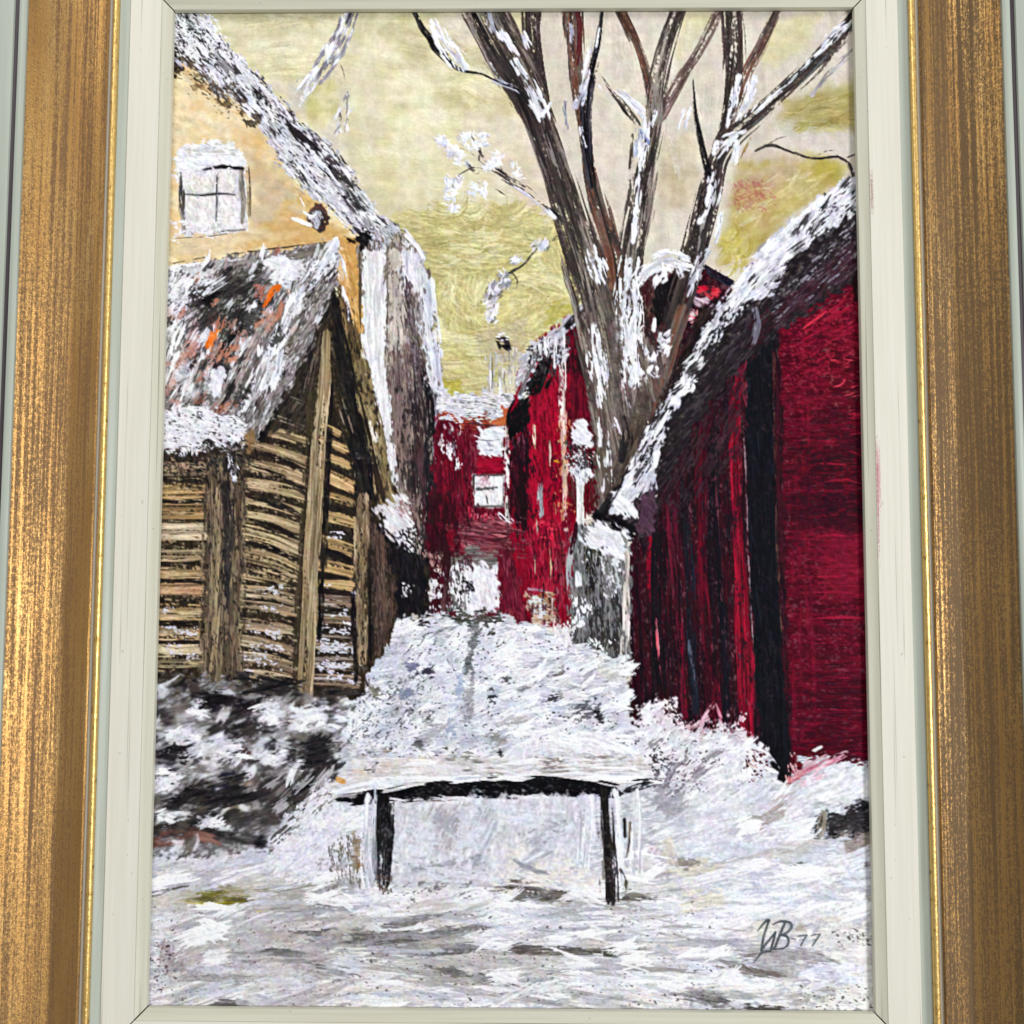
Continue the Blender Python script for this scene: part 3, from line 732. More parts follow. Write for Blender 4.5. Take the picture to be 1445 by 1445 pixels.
# its slit windows
for x, y, w, h, c in ((754, 617, 7, 32, (196, 160, 124)), (775, 640, 5, 34, (176, 140, 134)), (754, 800, 6, 30, (212, 176, 136)), (776, 796, 5, 40, (196, 146, 84)), (757, 745, 4, 24, (110, 50, 56))):
    stroke([(x, y - h / 2), (x + 1, y), (x + 1, y + h / 2)], [w * .8, w, w * .5], [c, (226, 206, 186), c], dry=0.15, rag=0.3, relief=0.16)
stroke([(764, 684), (763, 705), (764, 728)], [8, 12, 9], [(198, 196, 204), (150, 150, 160), (226, 220, 224)], dry=0.12, rag=0.3, relief=0.18)
stroke([(792, 506), (794, 580), (796, 660), (799, 748)], [12, 12, 11, 9], [(232, 200, 198), (240, 222, 216), (214, 160, 156), (222, 184, 160)], dry=0.08, rag=0.2, part=p_strip, relief=0.18)
scum(rect(789, 600, 804, 745), [(190, 130, 84), (214, 160, 110)], 0.4, 88, 12, 4, feather=3, op=0.8)
for q in ((782, 650), (786, 652), (792, 651), (782, 640), (796, 652)):
    stroke([q, (q[0] + 4, q[1])], 3, [(226, 178, 30)], rag=0.4)
# roof snow
fill([(736, 502), (752, 482), (790, 456), (822, 432), (836, 434), (818, 452), (800, 462), (800, 510), (784, 516), (770, 505), (752, 520), (736, 560), (732, 540)], [WHITE, LAV, (170, 168, 174), WHITE], -35, 26, 5, rag=4, feather=2, part=p_rowroof, relief=0.22)
scum([(750, 490), (800, 470), (800, 520), (770, 530), (748, 540)], [DARK, (84, 76, 78), BLACK], 0.55, 95, 18, 5, feather=5)
for x, y0, y1, w in ((771, 478, 500, 7), (782, 480, 518, 9), (795, 466, 505, 6), (762, 486, 500, 5)):
    stroke([(x, y0), (x, y1)], [w, w * .7], [WHITE, SNOW, LAV], dry=0.1, rag=0.5, relief=0.28)
stroke([(734, 556), (744, 530), (758, 500)], [10, 12, 10], [(104, 96, 102), (150, 144, 148)], dry=0.35)
stroke([(800, 462), (818, 444), (830, 436)], [10, 12, 8], [DARK, BLACK], dry=0.3)
dabs([(738, 555), (748, 552), (746, 568), (738, 566)], 5, 12, 5, -40, [(236, 220, 206), WHITE], 20, 0.2)
# foot of the red house
fill([(742, 838), (782, 838), (786, 880), (752, 880)], [(214, 196, 192), (186, 150, 120), (226, 214, 214)], 5, 14, 5, rag=3, feather=3, part=p_row)
scum([(748, 842), (778, 840), (778, 868), (748, 866)], [(176, 120, 76), (150, 96, 66)], 0.5, 70, 10, 4, feather=4)
scum([(744, 850), (766, 848), (764, 864), (746, 862)], [SNOW, (206, 210, 214)], 0.7, 10, 10, 5, feather=3)
stroke([(746, 832), (766, 834), (782, 834)], 6, [(206, 200, 214), (170, 110, 130)], dry=0.3)
stroke([(780, 846), (782, 890)], [5, 6], [(226, 150, 164), (240, 220, 222)], dry=0.2)

scum([(722, 620), (748, 600), (750, 760), (724, 750)], [BLACK, (30, 14, 20)], 0.5, 86, 40, 6, soft=0.2, feather=8, op=0.85)
scum([(752, 740), (800, 740), (800, 880), (755, 870)], [(60, 12, 26), (40, 12, 20)], 0.32, 87, 40, 5, soft=0.15, feather=8, op=0.8)
scum([(755, 540), (790, 530), (790, 735), (755, 735)], [(70, 10, 26), (96, 10, 30)], 0.3, 87, 50, 5, soft=0.15, feather=6, op=0.7)
scum([(600, 690), (670, 720), (660, 800), (604, 800)], [(34, 14, 20), (54, 14, 26)], 0.55, 84, 40, 6, soft=0.2, feather=10, op=0.85)
scum([(626, 600), (670, 605), (665, 720), (626, 720)], [(40, 14, 22), (60, 16, 30)], 0.35, 88, 40, 5, soft=0.2, feather=8, op=0.75)
scum([(640, 740), (740, 735), (745, 790), (650, 785)], [(50, 20, 28), (150, 92, 100)], 0.4, 6, 40, 4, soft=0.15, feather=8, op=0.8)
scum([(560, 540), (615, 560), (612, 780), (575, 760)], [(40, 34, 36), (28, 25, 28)], 0.42, 86, 60, 6, soft=0.18, feather=10, op=0.85)
scum([(555, 400), (600, 420), (615, 560), (560, 560)], [(60, 52, 54), (180, 172, 176)], 0.34, 86, 50, 5, soft=0.15, feather=10, op=0.8)

# lane-end window again, loosely
fill([(676, 607), (709, 605), (709, 643), (676, 643)], [WHITE, SNOW, (224, 226, 236)], 10, 14, 6, rag=2.5, feather=2.5, part=p_midw1, relief=0.3)
stroke([(679, 621), (692, 622), (705, 620)], 3, [(84, 86, 98), (120, 122, 134)], dry=0.15)
smoke(690, 630, 16, 14, [(120, 128, 156)], 0.6, 20)
stroke([(691, 612), (691, 640)], 2, [(130, 132, 146)], dry=0.35)

# ---- little building and roof seen between the limbs
fill([(900, 400), (922, 382), (962, 378), (985, 392), (972, 440), (960, 520), (930, 560), (900, 560)], [WINE, (74, 44, 42), DARK, (96, 40, 46)], 86, 40, 5, rag=3, feather=3, part=p_out)
fill([(922, 404), (945, 390), (962, 392), (958, 430), (945, 455), (930, 460), (922, 440)], [BLACK, (24, 20, 22), DARK], 80, 24, 6, rag=3, feather=2)
fill([(968, 384), (1000, 376), (1036, 398), (1020, 440), (985, 520), (960, 540), (962, 450)], [BLACK, (44, 16, 26), (70, 16, 32), DARK], -55, 30, 6, rag=3, feather=2, part=p_out2)
stroke([(992, 376), (1006, 386), (1030, 400)], [8, 16, 12], [(60, 64, 84), NAVY, (104, 112, 130)], dry=0.2)
stroke([(976, 408), (980, 414)], 11, [(30, 36, 96), (24, 28, 70)], rag=0.3)
dabs([(985, 405), (1015, 410), (1008, 425), (985, 420)], 14, 14, 5, 10, [(176, 20, 44), (120, 16, 36), (200, 60, 70)], 30, 0.2)
stroke([(978, 424), (994, 430), (1006, 434)], [10, 18, 10], [(208, 190, 200), (176, 150, 166), (232, 224, 230)], dry=0.15, rag=0.4, relief=0.2)
dabs([(972, 438), (990, 440), (984, 456), (970, 456)], 12, 12, 6, 30, [(232, 150, 160), (190, 40, 60), (236, 206, 206)], 30, 0.2)
stroke([(990, 452), (1010, 440), (1030, 418)], [8, 10, 8], [BLACK, DARK], dry=0.15)

# ---- the tree
def limb(pts, w, cols, dry=0.06, rag=0.22, **k):
    k.setdefault('Wd', 3.2)
    stroke(pts, np.asarray(w) * 1.12, cols, dry=dry, rag=rag, part=p_tree, relief=0.12, L=60, soft=2.0, **k)


BR = [TRUNK, TRUNK_D, (78, 66, 62), TRUNK_L, TRUNK_D]
BRD = [TRUNK_D, (46, 40, 42), (74, 62, 60), TRUNK_D, (90, 74, 68)]
BRR = [(92, 66, 58), TRUNK_D, RUST, TRUNK, (66, 46, 44)]
# faint first limbs
limb([(1016, 14), (992, 64), (960, 114), (932, 160)], [16, 15, 16, 20], [(120, 100, 96), (90, 72, 68), (150, 130, 124)], dry=0.16)
limb([(1096, 14), (1070, 70), (1054, 100), (1036, 150), (1024, 190)], [15, 16, 17, 18, 16], BRR, dry=0.1)
stroke([(1206, 68), (1170, 102), (1146, 134)], [10, 12, 8], [(120, 112, 116), (190, 186, 190), (90, 84, 86)], dry=0.35, part=p_tree)
limb([(875, 14), (900, 66), (916, 120), (928, 170)], [19, 14, 15, 18], BRR, dry=0.05)
limb([(956, 14), (938, 74), (926, 130), (924, 180), (912, 240), (902, 300), (892, 360), (888, 440)], [22, 23, 26, 26, 30, 36, 36, 40], BR, dry=0.06)
limb([(750, 14), (753, 60), (760, 110), (768, 150)], [25, 26, 24, 20], BRD)
limb([(683, 14), (712, 70), (736, 120), (758, 170), (782, 236), (806, 310), (830, 392), (850, 470), (872, 560), (886, 650)], [58, 60, 54, 44, 42, 46, 60, 70, 76, 84], BR, rag=0.18)
limb([(700, 80), (735, 130), (758, 170), (770, 210), (790, 280)], [30, 34, 30, 24, 18], BRD, dry=0.12)
limb([(780, 240), (800, 300), (812, 350)], [12, 16, 12], BRD, dry=0.2)
limb([(808, 14), (812, 70), (816, 130), (824, 190), (834, 250), (850, 310), (866, 370), (872, 430)], [30, 26, 20, 20, 22, 26, 30, 28], BRR, dry=0.04)
stroke([(816, 14), (818, 60), (814, 90)], [12, 12, 8], [(84, 34, 40), (100, 50, 52)], dry=0.2)
limb([(849, 14), (843, 60), (832, 110), (826, 160), (828, 210), (836, 260)], [7, 12, 15, 16, 16, 14], [(40, 38, 46), BLACK, (70, 68, 78), DARK], dry=0.05)
limb([(848, 300), (860, 350), (866, 400)], [12, 18, 16], [(124, 96, 76), RUST, TRUNK], dry=0.25)
limb([(1034, 14), (1036, 70), (1034, 120), (1026, 170), (1010, 205)], [29, 28, 24, 16, 12], BRD)
stroke([(1042, 20), (1046, 60), (1042, 90)], 7, [(96, 62, 58), TRUNK_D], dry=0.2)
limb([(1212, 16), (1180, 54), (1150, 88), (1112, 124), (1072, 158), (1034, 190), (1010, 224), (1002, 270), (990, 320), (974, 384), (958, 440), (940, 510), (918, 580), (896, 650)],
     [24, 24, 24, 25, 26, 28, 30, 36, 38, 34, 30, 30, 34, 50], BRD + [(70, 66, 68)], rag=0.25)
limb([(978, 112), (982, 160), (992, 210), (1002, 250)], [3, 7, 10, 12], [DARK, BLACK, (70, 66, 66)], dry=0.05)
limb([(964, 440), (948, 490), (936, 530), (920, 580)], [20, 18, 20, 22], BRR, dry=0.15)
# the bole
fill([(822, 420), (872, 420), (930, 500), (945, 500), (925, 570), (900, 610), (905, 660), (880, 720), (842, 726), (838, 640), (832, 540)], [(110, 98, 92), (140, 128, 120), (84, 74, 72), (96, 70, 68)], 80, 70, 4.5, rag=4, feather=4, part=p_tree, relief=0.12, jit=0.08)
stroke([(848, 396), (856, 440), (868, 500), (878, 560), (884, 600)], [20, 30, 24, 22, 20], [(70, 64, 62), (96, 86, 82), TRUNK_D], dry=0.25)
stroke([(908, 560), (900, 600), (880, 650), (862, 700)], [20, 24, 24, 20], [(92, 80, 70), (70, 60, 54), (120, 108, 94)], dry=0.2, part=p_tree)
stroke([(880, 590), (884, 620), (878, 650)], [10, 18, 12], [BLACK, DARK], dry=0.2)
stroke([(866, 460), (878, 520), (884, 560)], [14, 18, 14], [(120, 92, 96), (146, 130, 126)], dry=0.35)
stroke([(852, 640), (856, 680), (850, 712)], [16, 20, 14], [(112, 98, 82), (84, 74, 64), (60, 48, 44)], dry=0.2, part=p_tree)
# light and dark drags over the limbs
for pts, w, cols_, dr in (([(668, 20), (700, 80), (728, 130), (752, 190)], [10, 12, 10, 10], [(46, 40, 40), (34, 30, 32)], 0.35), ([(716, 60), (740, 110), (766, 180), (790, 250)], [10, 12, 10, 8], [(150, 142, 138), (120, 112, 108)], 0.55),
                          ([(790, 250), (806, 310), (822, 370), (836, 430)], [14, 16, 18, 18], [(70, 64, 60), (50, 45, 44)], 0.4), ([(806, 290), (826, 360), (846, 440), (862, 520)], [8, 10, 12, 12], [(150, 140, 130), (124, 114, 104)], 0.6),
                          ([(834, 240), (850, 300), (866, 360), (874, 420)], [8, 8, 9, 8], [(46, 42, 42), (66, 58, 54)], 0.4), ([(928, 180), (914, 250), (904, 320), (896, 400)], [8, 10, 12, 10], [(64, 58, 56), (48, 44, 44)], 0.45),
                          ([(930, 170), (918, 240), (908, 310)], [5, 6, 6], [(160, 152, 150), (132, 122, 118)], 0.6), ([(1190, 44), (1150, 84), (1104, 128), (1060, 166)], [10, 11, 12, 12], [(34, 34, 38), (50, 50, 54)], 0.3),
                          ([(1200, 38), (1160, 84), (1112, 134), (1066, 176)], [5, 6, 7, 7], [(96, 100, 100), (74, 78, 78)], 0.5), ([(1014, 230), (1004, 280), (990, 330), (976, 390)], [10, 14, 14, 12], [(62, 58, 58), (46, 42, 44)], 0.4),
                          ([(1008, 240), (998, 290), (984, 350)], [6, 7, 7], [(150, 144, 142), (122, 114, 112)], 0.6), ([(1030, 20), (1032, 80), (1026, 150)], [8, 9, 7], [(40, 36, 38), (54, 48, 48)], 0.35)):
    stroke(pts, w, cols_, dry=dr, rag=0.4, relief=0.14, L=60, Wd=2.6)
# snow on the limbs
def sn(pts, w, dry=0.28, cols=(WHITE, LAV, SNOW)):
    stroke(pts, np.asarray(w) * 1.35, list(cols), dry=dry * 0.8, rag=0.55, relief=0.36, L=20, smear=0.4)


sn([(728, 84), (742, 112), (752, 134), (762, 158)], [5, 10, 16, 18])
sn([(748, 150), (764, 160), (776, 146)], [6, 9, 4], 0.1)
sn([(690, 22), (696, 40), (704, 56)], [6, 8, 3], 0.4, (LAV, (160, 160, 176)))
sn([(712, 50), (722, 66)], [14, 12], 0.4); sn([(736, 50), (742, 64)], [9, 10], 0.45)
sn([(692, 90), (704, 108), (716, 120)], [5, 6, 4], 0.3)
sn([(722, 86), (730, 104)], [4, 5], 0.2)
sn([(700, 112), (722, 120), (738, 132)], [7, 7, 4], 0.4, ((160, 160, 178), LAV))
sn([(805, 40), (807, 66)], [9, 7], 0.35, (LAV, (150, 150, 168)))
sn([(838, 52), (828, 92), (822, 124), (814, 150)], [5, 8, 9, 9], 0.3, ((176, 176, 192), LAV, (150, 150, 166)))
sn([(820, 180), (826, 204)], [5, 6], 0.5); sn([(798, 146), (800, 180)], [7, 6], 0.4, ((130, 130, 150), (170, 170, 186)))
sn([(846, 40), (842, 66)], [3, 3], 0.3)
sn([(872, 128), (890, 143), (902, 158), (909, 176)], [8, 9, 9, 8], 0.15)
stroke([(850, 108), (864, 130), (884, 154), (901, 176)], [3, 8, 11, 8], [DARK, (90, 84, 80), BLACK], dry=0.1, rag=0.3, part=p_tree)
sn([(846, 122), (858, 136)], [6, 5], 0.3)
sn([(905, 176), (903, 200), (902, 214)], [12, 18, 14], 0.2, (LAV, (170, 176, 206), WHITE))
stroke([(906, 186), (912, 200)], [9, 11], [(96, 106, 156), (120, 128, 170)], dry=0.3)
stroke([(906, 204), (904, 224)], [10, 6], [(186, 172, 200), LAV], dry=0.3)
sn([(904, 218), (902, 250), (898, 290), (894, 340)], [8, 7, 6, 6], 0.25)
sn([(922, 158), (918, 176)], [7, 6], 0.25)
stroke([(892, 190), (889, 240), (888, 290)], [5, 9, 8], [(76, 68, 64), TRUNK], dry=0.25, part=p_tree)
sn([(1042, 108), (1036, 140), (1028, 176)], [6, 8, 5], 0.25); sn([(1064, 112), (1058, 140), (1044, 168)], [8, 15, 10], 0.25)
sn([(1010, 214), (1024, 196), (1046, 186)], [8, 8, 5], 0.4); sn([(1036, 204), (1034, 226)], [12, 9], 0.25)
sn([(1012, 204), (1008, 216)], [7, 5], 0.1)
sn([(1009, 258), (1004, 280)], [18, 15], 0.3); sn([(992, 302), (988, 312)], [7, 6], 0.25)
sn([(1018, 302), (1014, 326), (1008, 344)], [6, 7, 4], 0.12)
sn([(1002, 350), (984, 380), (972, 404)], [8, 14, 10], 0.5, ((190, 194, 206), GREY))
sn([(1143, 88), (1136, 98)], [9, 6], 0.15); sn([(1160, 62), (1176, 46), (1190, 36)], [10, 10, 8], 0.5)
sn([(1100, 128), (1080, 146), (1066, 160)], [6, 6, 5], 0.45); sn([(970, 160), (964, 178)], [12, 10], 0.45)
sn([(838, 358), (842, 376), (848, 392)], [12, 20, 12], 0.3)
sn([(888, 372), (884, 420), (888, 470), (892, 530)], [16, 26, 22, 14], 0.34)
sn([(892, 404), (896, 440), (890, 470)], [10, 14, 12], 0.2)
sn([(834, 464), (842, 510), (850, 566)], [9, 16, 12], 0.45, ((196, 198, 204), WHITE, GREY))
sn([(852, 500), (856, 530)], [12, 14], 0.45); sn([(868, 596), (874, 616)], [8, 8], 0.45)
sn([(848, 600), (852, 640), (856, 680)], [12, 14, 10], 0.5, ((170, 168, 170), SNOW))
for q in ((903, 470), (919, 500), (902, 530), (922, 525), (936, 476), (939, 492), (896, 540)):
    dabs([(q[0] - 8, q[1] - 7), (q[0] + 8, q[1] - 7), (q[0] + 8, q[1] + 7), (q[0] - 8, q[1] + 7)], 9, 12, 6, 100, [WHITE, SNOW, (190, 192, 198)], 40, 0.25, relief=0.3)
stroke([(924, 452), (922, 466)], 6, [WHITE], rag=0.4, relief=0.3)
sn([(904, 396), (918, 380), (940, 368), (966, 372)], [14, 18, 20, 14], 0.15, (WHITE, SNOW, LAV))
dabs([(910, 385), (960, 372), (968, 392), (915, 402)], 26, 16, 5, 110, [WHITE, SNOW, LAV], 30, 0.3, relief=0.3)
# snow drawn down the bole
for pts, w in (([(886, 380), (880, 430), (884, 480), (890, 530)], [16, 26, 24, 16]), ([(894, 420), (900, 450), (896, 490)], [10, 16, 12]), ([(838, 462), (844, 510), (852, 560)], [10, 16, 12]), ([(874, 470), (880, 540), (888, 580)], [6, 8, 6]), ([(846, 600), (852, 650), (852, 690)], [10, 14, 10])):
    stroke(pts, w, [WHITE, (206, 206, 212), SNOW], dry=0.42, rag=0.6, relief=0.36, L=30, Wd=4, soft=2.5)
smoke(868, 500, 24, 150, [(84, 76, 74), (112, 102, 98)], 0.6, 0); smoke(906, 580, 30, 90, [(70, 60, 54), (96, 84, 74)], 0.7, 8)
# long snowy streaks up the right-hand limbs
for pts, w in (([(1200, 30), (1176, 52), (1150, 78)], [8, 12, 7]), ([(1140, 92), (1110, 118), (1082, 144)], [6, 9, 6]), ([(1066, 104), (1062, 130), (1050, 160)], [8, 16, 10]), ([(1040, 116), (1036, 146), (1028, 178)], [7, 11, 7]), ([(1050, 184), (1030, 200), (1014, 220)], [8, 14, 9]), ([(1038, 206), (1032, 228)], [14, 10]), ([(1010, 256), (1004, 286), (996, 306)], [18, 18, 8]), ([(1018, 300), (1014, 330), (1004, 352)], [8, 9, 6]), ([(988, 360), (978, 396), (966, 430)], [10, 14, 8]),
               ([(906, 190), (902, 230), (900, 280), (896, 330)], [14, 12, 9, 8]), ([(740, 96), (752, 128), (764, 158)], [9, 16, 16]), ([(714, 54), (728, 76)], [14, 10]), ([(836, 56), (826, 100), (816, 144)], [7, 10, 9])):
    stroke(pts, w, [WHITE, (214, 214, 222), SNOW], dry=0.4, rag=0.6, relief=0.36, L=24, Wd=5, soft=3.0, op=0.92)
# fine twigs
for pts in ([(796, 306), (770, 284), (742, 262), (716, 250), (690, 240), (668, 236)], [(716, 250), (706, 236), (700, 222)], [(742, 262), (734, 250), (728, 238)], [(690, 240), (676, 226), (662, 214), (646, 208)], [(676, 226), (678, 208), (682, 194)], [(668, 236), (652, 244), (640, 258), (638, 276)], [(690, 246), (676, 258), (668, 268)],
            [(1080, 206), (1096, 196), (1110, 192)], [(1150, 223), (1164, 214), (1178, 212)], [(762, 346), (748, 338), (740, 330)], [(722, 384), (730, 396), (728, 410)], [(704, 400), (690, 404), (684, 414)], [(486, 40), (470, 50), (462, 64)], [(468, 76), (480, 90), (486, 108), (488, 128)]):
    stroke(pts, [3.2] + [2.6] * (len(pts) - 2) + [1.6], [(74, 68, 64), DARK, (110, 102, 94)], dry=0.2, rag=0.4, op=0.9)
# long low branch on the left and the twigs
stroke([(583, 14), (595, 38), (616, 66), (638, 90), (656, 100), (680, 104), (704, 116), (730, 126), (744, 138)], [9, 11, 13, 9, 6, 4, 6, 10, 10], [DARK, BLACK, (74, 70, 72)], dry=0.1, rag=0.35, part=p_tree)
sn([(612, 32), (622, 50), (634, 68), (648, 86), (654, 98)], [8, 14, 17, 17, 10], 0.12, (WHITE, SNOW, LAV))
TW = [DARK, (84, 78, 76), BLACK]
stroke([(659, 230), (672, 243), (692, 240), (712, 252), (738, 269), (768, 290), (796, 312)], [5, 6, 5, 7, 7, 7, 9], TW, dry=0.15, rag=0.4, part=p_tree)
stroke([(664, 190), (676, 212), (690, 230), (712, 246), (740, 264)], [3, 5, 5, 5, 4], TW, dry=0.25, rag=0.4, part=p_tree)
stroke([(690, 262), (704, 270), (714, 276)], [2, 4, 2], TW, dry=0.3)
for (x, y, w, h) in ((680, 197, 18, 20), (656, 196, 16, 16), (624, 200, 14, 14), (640, 214, 18, 16), (651, 224, 16, 18), (700, 224, 14, 18), (729, 240, 14, 20), (640, 258, 24, 16), (636, 276, 14, 22), (674, 266, 28, 18), (641, 292, 10, 10), (690, 236, 18, 8), (668, 206, 10, 10)):
    dabs([(x - w / 2, y - h / 2), (x + w / 2, y - h / 2), (x + w / 2, y + h / 2), (x - w / 2, y + h / 2)], int(w * h / 18) + 5, 12, 6, 50, [WHITE, SNOW, WHITE, LAV], 45, 0.15, relief=0.34)
sn([(716, 256), (740, 274), (762, 290), (780, 306)], [4, 5, 6, 6], 0.3)
stroke([(796, 332), (776, 340), (758, 352), (742, 370), (722, 384), (704, 400), (696, 430), (692, 452)], [5, 5, 4, 6, 5, 7, 5, 3], [(96, 92, 84), DARK, (130, 124, 104)], dry=0.3, rag=0.4, part=p_tree)
for (x, y, w, h) in ((762, 346, 20, 8), (710, 394, 16, 18), (700, 410, 18, 16), (693, 424, 14, 22), (728, 368, 10, 8), (694, 446, 8, 14)):
    dabs([(x - w / 2, y - h / 2), (x + w / 2, y - h / 2), (x + w / 2, y + h / 2), (x - w / 2, y + h / 2)], int(w * h / 14) + 8, 15, 6, 120, [SNOW, LAV, (210, 206, 196), GREY, (120, 114, 100), WHITE], 35, 0.3, relief=0.3)
# branch low at the very left of the sky
sn([(494, 20), (484, 46), (468, 76), (448, 104), (428, 134)], [14, 20, 20, 17, 20], 0.35, (LAV, WHITE, (150, 146, 158), (110, 104, 112)))
stroke([(496, 16), (486, 40), (474, 62)], [7, 6, 4], [DARK, (110, 104, 116)], dry=0.35, part=p_tree)
stroke([(458, 88), (446, 112), (434, 132)], [4, 4, 5], [(110, 100, 104), GREY], dry=0.4)
dabs([(452, 66), (476, 60), (474, 86), (456, 86)], 14, 16, 5, 115, [WHITE, SNOW, (190, 196, 220)], 20, 0.2, relief=0.3)
dabs([(476, 150), (490, 120), (498, 170), (484, 192), (470, 186)], 26, 18, 4, 105, [SNOW, LAV, GREY, WHITE, (140, 132, 136)], 18, 0.35)
stroke([(486, 124), (490, 150), (486, 186)], 3, [(130, 120, 110)], dry=0.4, part=p_tree)
stroke([(1066, 213), (1080, 206), (1094, 206), (1114, 213), (1138, 222), (1160, 224), (1182, 221), (1198, 232), (1204, 250)], [4, 5.5, 6, 5, 5, 5, 5, 7, 6], [DARK, (70, 66, 64), BLACK], dry=0.08, rag=0.3, part=p_tree)
stroke([(1196, 222), (1212, 216)], 3, [DARK], part=p_tree)
stroke([(1076, 158), (1056, 200), (1042, 232)], [4, 7, 5], [(176, 150, 92), (150, 126, 76)], dry=0.4)

# ---- barn on the right
fill([(905, 640), (930, 570), (960, 500), (990, 436), (1030, 420), (1010, 480), (960, 570), (930, 640), (880, 720), (868, 700)], [BLACK, (34, 24, 26), (54, 44, 42)], -62, 40, 6, rag=3, feather=4, part=p_tree)
fill([(1096, 440), (1215, 355), (1262, 320), (1262, 600), (1262, 1100), (1105, 1110), (1090, 800)], [(88, 9, 30), (70, 8, 25), (106, 11, 35), (56, 8, 22)], 2, 60, 10, rag=2, feather=2, part=p_barn, relief=0.07, jit=0.06)
scum([(1110, 470), (1215, 400), (1216, 500), (1110, 540)], [(146, 22, 48), (160, 28, 54)], 0.35, -25, 30, 4, soft=0.2, feather=12, op=0.7)
dabs([(1130, 430), (1212, 385), (1214, 470), (1150, 480)], 26, 46, 3, -30, [(176, 40, 60), (140, 20, 46), (70, 14, 30)], 12, 0.45)
dabs([(1175, 500), (1212, 500), (1212, 560), (1180, 560)], 12, 26, 3, -14, [(196, 56, 76), (150, 24, 50)], 12, 0.3, curve=0.3)
scum([(1112, 560), (1222, 540), (1224, 760), (1112, 780)], [(60, 14, 28), (48, 14, 26)], 0.38, -2, 40, 6, soft=0.22, feather=14, op=0.8)
scum([(1150, 640), (1222, 640), (1222, 740), (1160, 740)], [(40, 12, 24), (30, 12, 22)], 0.5, 0, 36, 5, soft=0.2, feather=14, op=0.7)
dabs([(1150, 580), (1218, 580), (1218, 660), (1150, 660)], 22, 40, 3, 2, [(150, 24, 50), (130, 18, 44), (60, 12, 28)], 8, 0.4)
fill([(1150, 745), (1222, 745), (1224, 860), (1160, 830)], [(140, 18, 48), (118, 16, 42), (152, 24, 54)], 0, 26, 8, rag=8, feather=10, op=0.7)
for y in np.linspace(600, 1068, 30):
    y = y + RNG.normal() * 3
    x0 = 1118 + RNG.uniform(0, 50); x1 = 1228 - RNG.uniform(0, 20)
    cc = [(58, 12, 27), (42, 11, 24)] if RNG.random() < 0.62 else [(164, 28, 56), (146, 22, 50)]
    stroke([(x0, y), ((x0 + x1) / 2, y + RNG.normal() * 2.5), (x1, y + RNG.normal() * 2)], [2, RNG.uniform(3, 6), 2], cc, dry=0.35, op=0.75, rag=0.5, L=40)
for y in np.linspace(935, 1070, 16):
    y = y + RNG.normal() * 2
    stroke([(1124 + RNG.uniform(0, 14), y), (1176, y + RNG.normal() * 2), (1228, y - 1)], [2, 4, 3], [(40, 10, 23), (56, 12, 27)], dry=0.25, op=0.8, rag=0.4, L=40)
for x in (1112, 1122, 1132, 1140):
    stroke([(x, 560), (x + 4, 760), (x + 10, 1040)], [7, 8, 7], [(124, 17, 42), (98, 14, 36)], dry=0.4, op=0.6)
for x0, y0, x1, y1 in ((1098, 632, 1196, 630), (1142, 686, 1218, 685), (1100, 729, 1182, 725), (1166, 946, 1222, 950), (1060, 607, 1058, 612)):
    stroke([(x0, y0), ((x0 + x1) / 2, y0 - 2), (x1, y1)], 1.8, [(150, 96, 108), (120, 60, 76)], dry=0.45, op=0.8)
fill([(1198, 365), (1216, 352), (1220, 430), (1204, 420)], [BLACK, (36, 12, 20)], 80, 20, 6, rag=3, feather=5, op=0.8)
scum([(1100, 640), (1225, 620), (1226, 750), (1105, 770)], [(34, 10, 22), (48, 11, 26)], 0.55, 0, 60, 22, soft=0.3, feather=24, op=0.75, fine=0.2)
scum([(1108, 470), (1215, 440), (1216, 560), (1108, 600)], [(126, 16, 42), (138, 18, 46)], 0.4, -10, 50, 20, soft=0.3, feather=20, op=0.6, fine=0.2)
scum([(1120, 960), (1228, 950), (1230, 1070), (1125, 1080)], [(44, 9, 24), (56, 10, 28)], 0.4, 0, 70, 9, soft=0.2, feather=16, op=0.75)
scum([(1150, 760), (1226, 750), (1228, 940), (1160, 940)], [(122, 12, 40), (108, 11, 36)], 0.35, 0, 50, 14, soft=0.25, feather=20, op=0.65)
# board wall
fill([(888, 770), (902, 740), (925, 700), (952, 620), (990, 548), (1040, 480), (1098, 440), (1104, 600), (1108, 800), (1118, 1100), (1085, 1090), (1060, 1040), (888, 1030)],
     [(44, 15, 24), (62, 17, 30), (30, 14, 22), (26, 18, 26)], 88, 90, 6, rag=2, feather=2, part=p_bfront, relief=0.08, jit=0.08)
def boards(pts, w, cols, dry=0.15, **k):
    stroke(pts, w, cols, dry=dry, rag=0.35, L=90, Wd=4, relief=0.1, **k)


boards([(1000, 560), (990, 640), (988, 760), (996, 880), (1006, 1010)], [14, 20, 20, 21, 22], [(106, 12, 34), (84, 13, 30), (60, 13, 26), (126, 18, 42)])
boards([(1048, 500), (1036, 580), (1036, 660), (1044, 780), (1050, 900), (1054, 1030)], [10, 16, 18, 20, 24, 24], [(134, 13, 38), (100, 11, 31), (152, 18, 45), (70, 11, 26)], 0.2)
boards([(918, 756), (916, 800), (920, 842)], [8, 18, 15], [(150, 18, 42), (120, 14, 35), (96, 12, 29)], 0.15)
boards([(1022, 480), (1014, 560), (1010, 700), (1018, 860), (1026, 1010)], [12, 16, 16, 14, 14], [NAVY, (18, 18, 26), (34, 26, 34)], 0.12)
boards([(966, 680), (970, 780), (974, 900), (980, 1000)], [14, 18, 18, 14], [NAVY, (34, 36, 48), (20, 20, 28)], 0.12)
boards([(945, 720), (950, 800), (958, 900), (966, 1010)], [16, 14, 12, 12], [(74, 26, 40), (96, 20, 40), (56, 20, 32)], 0.25)
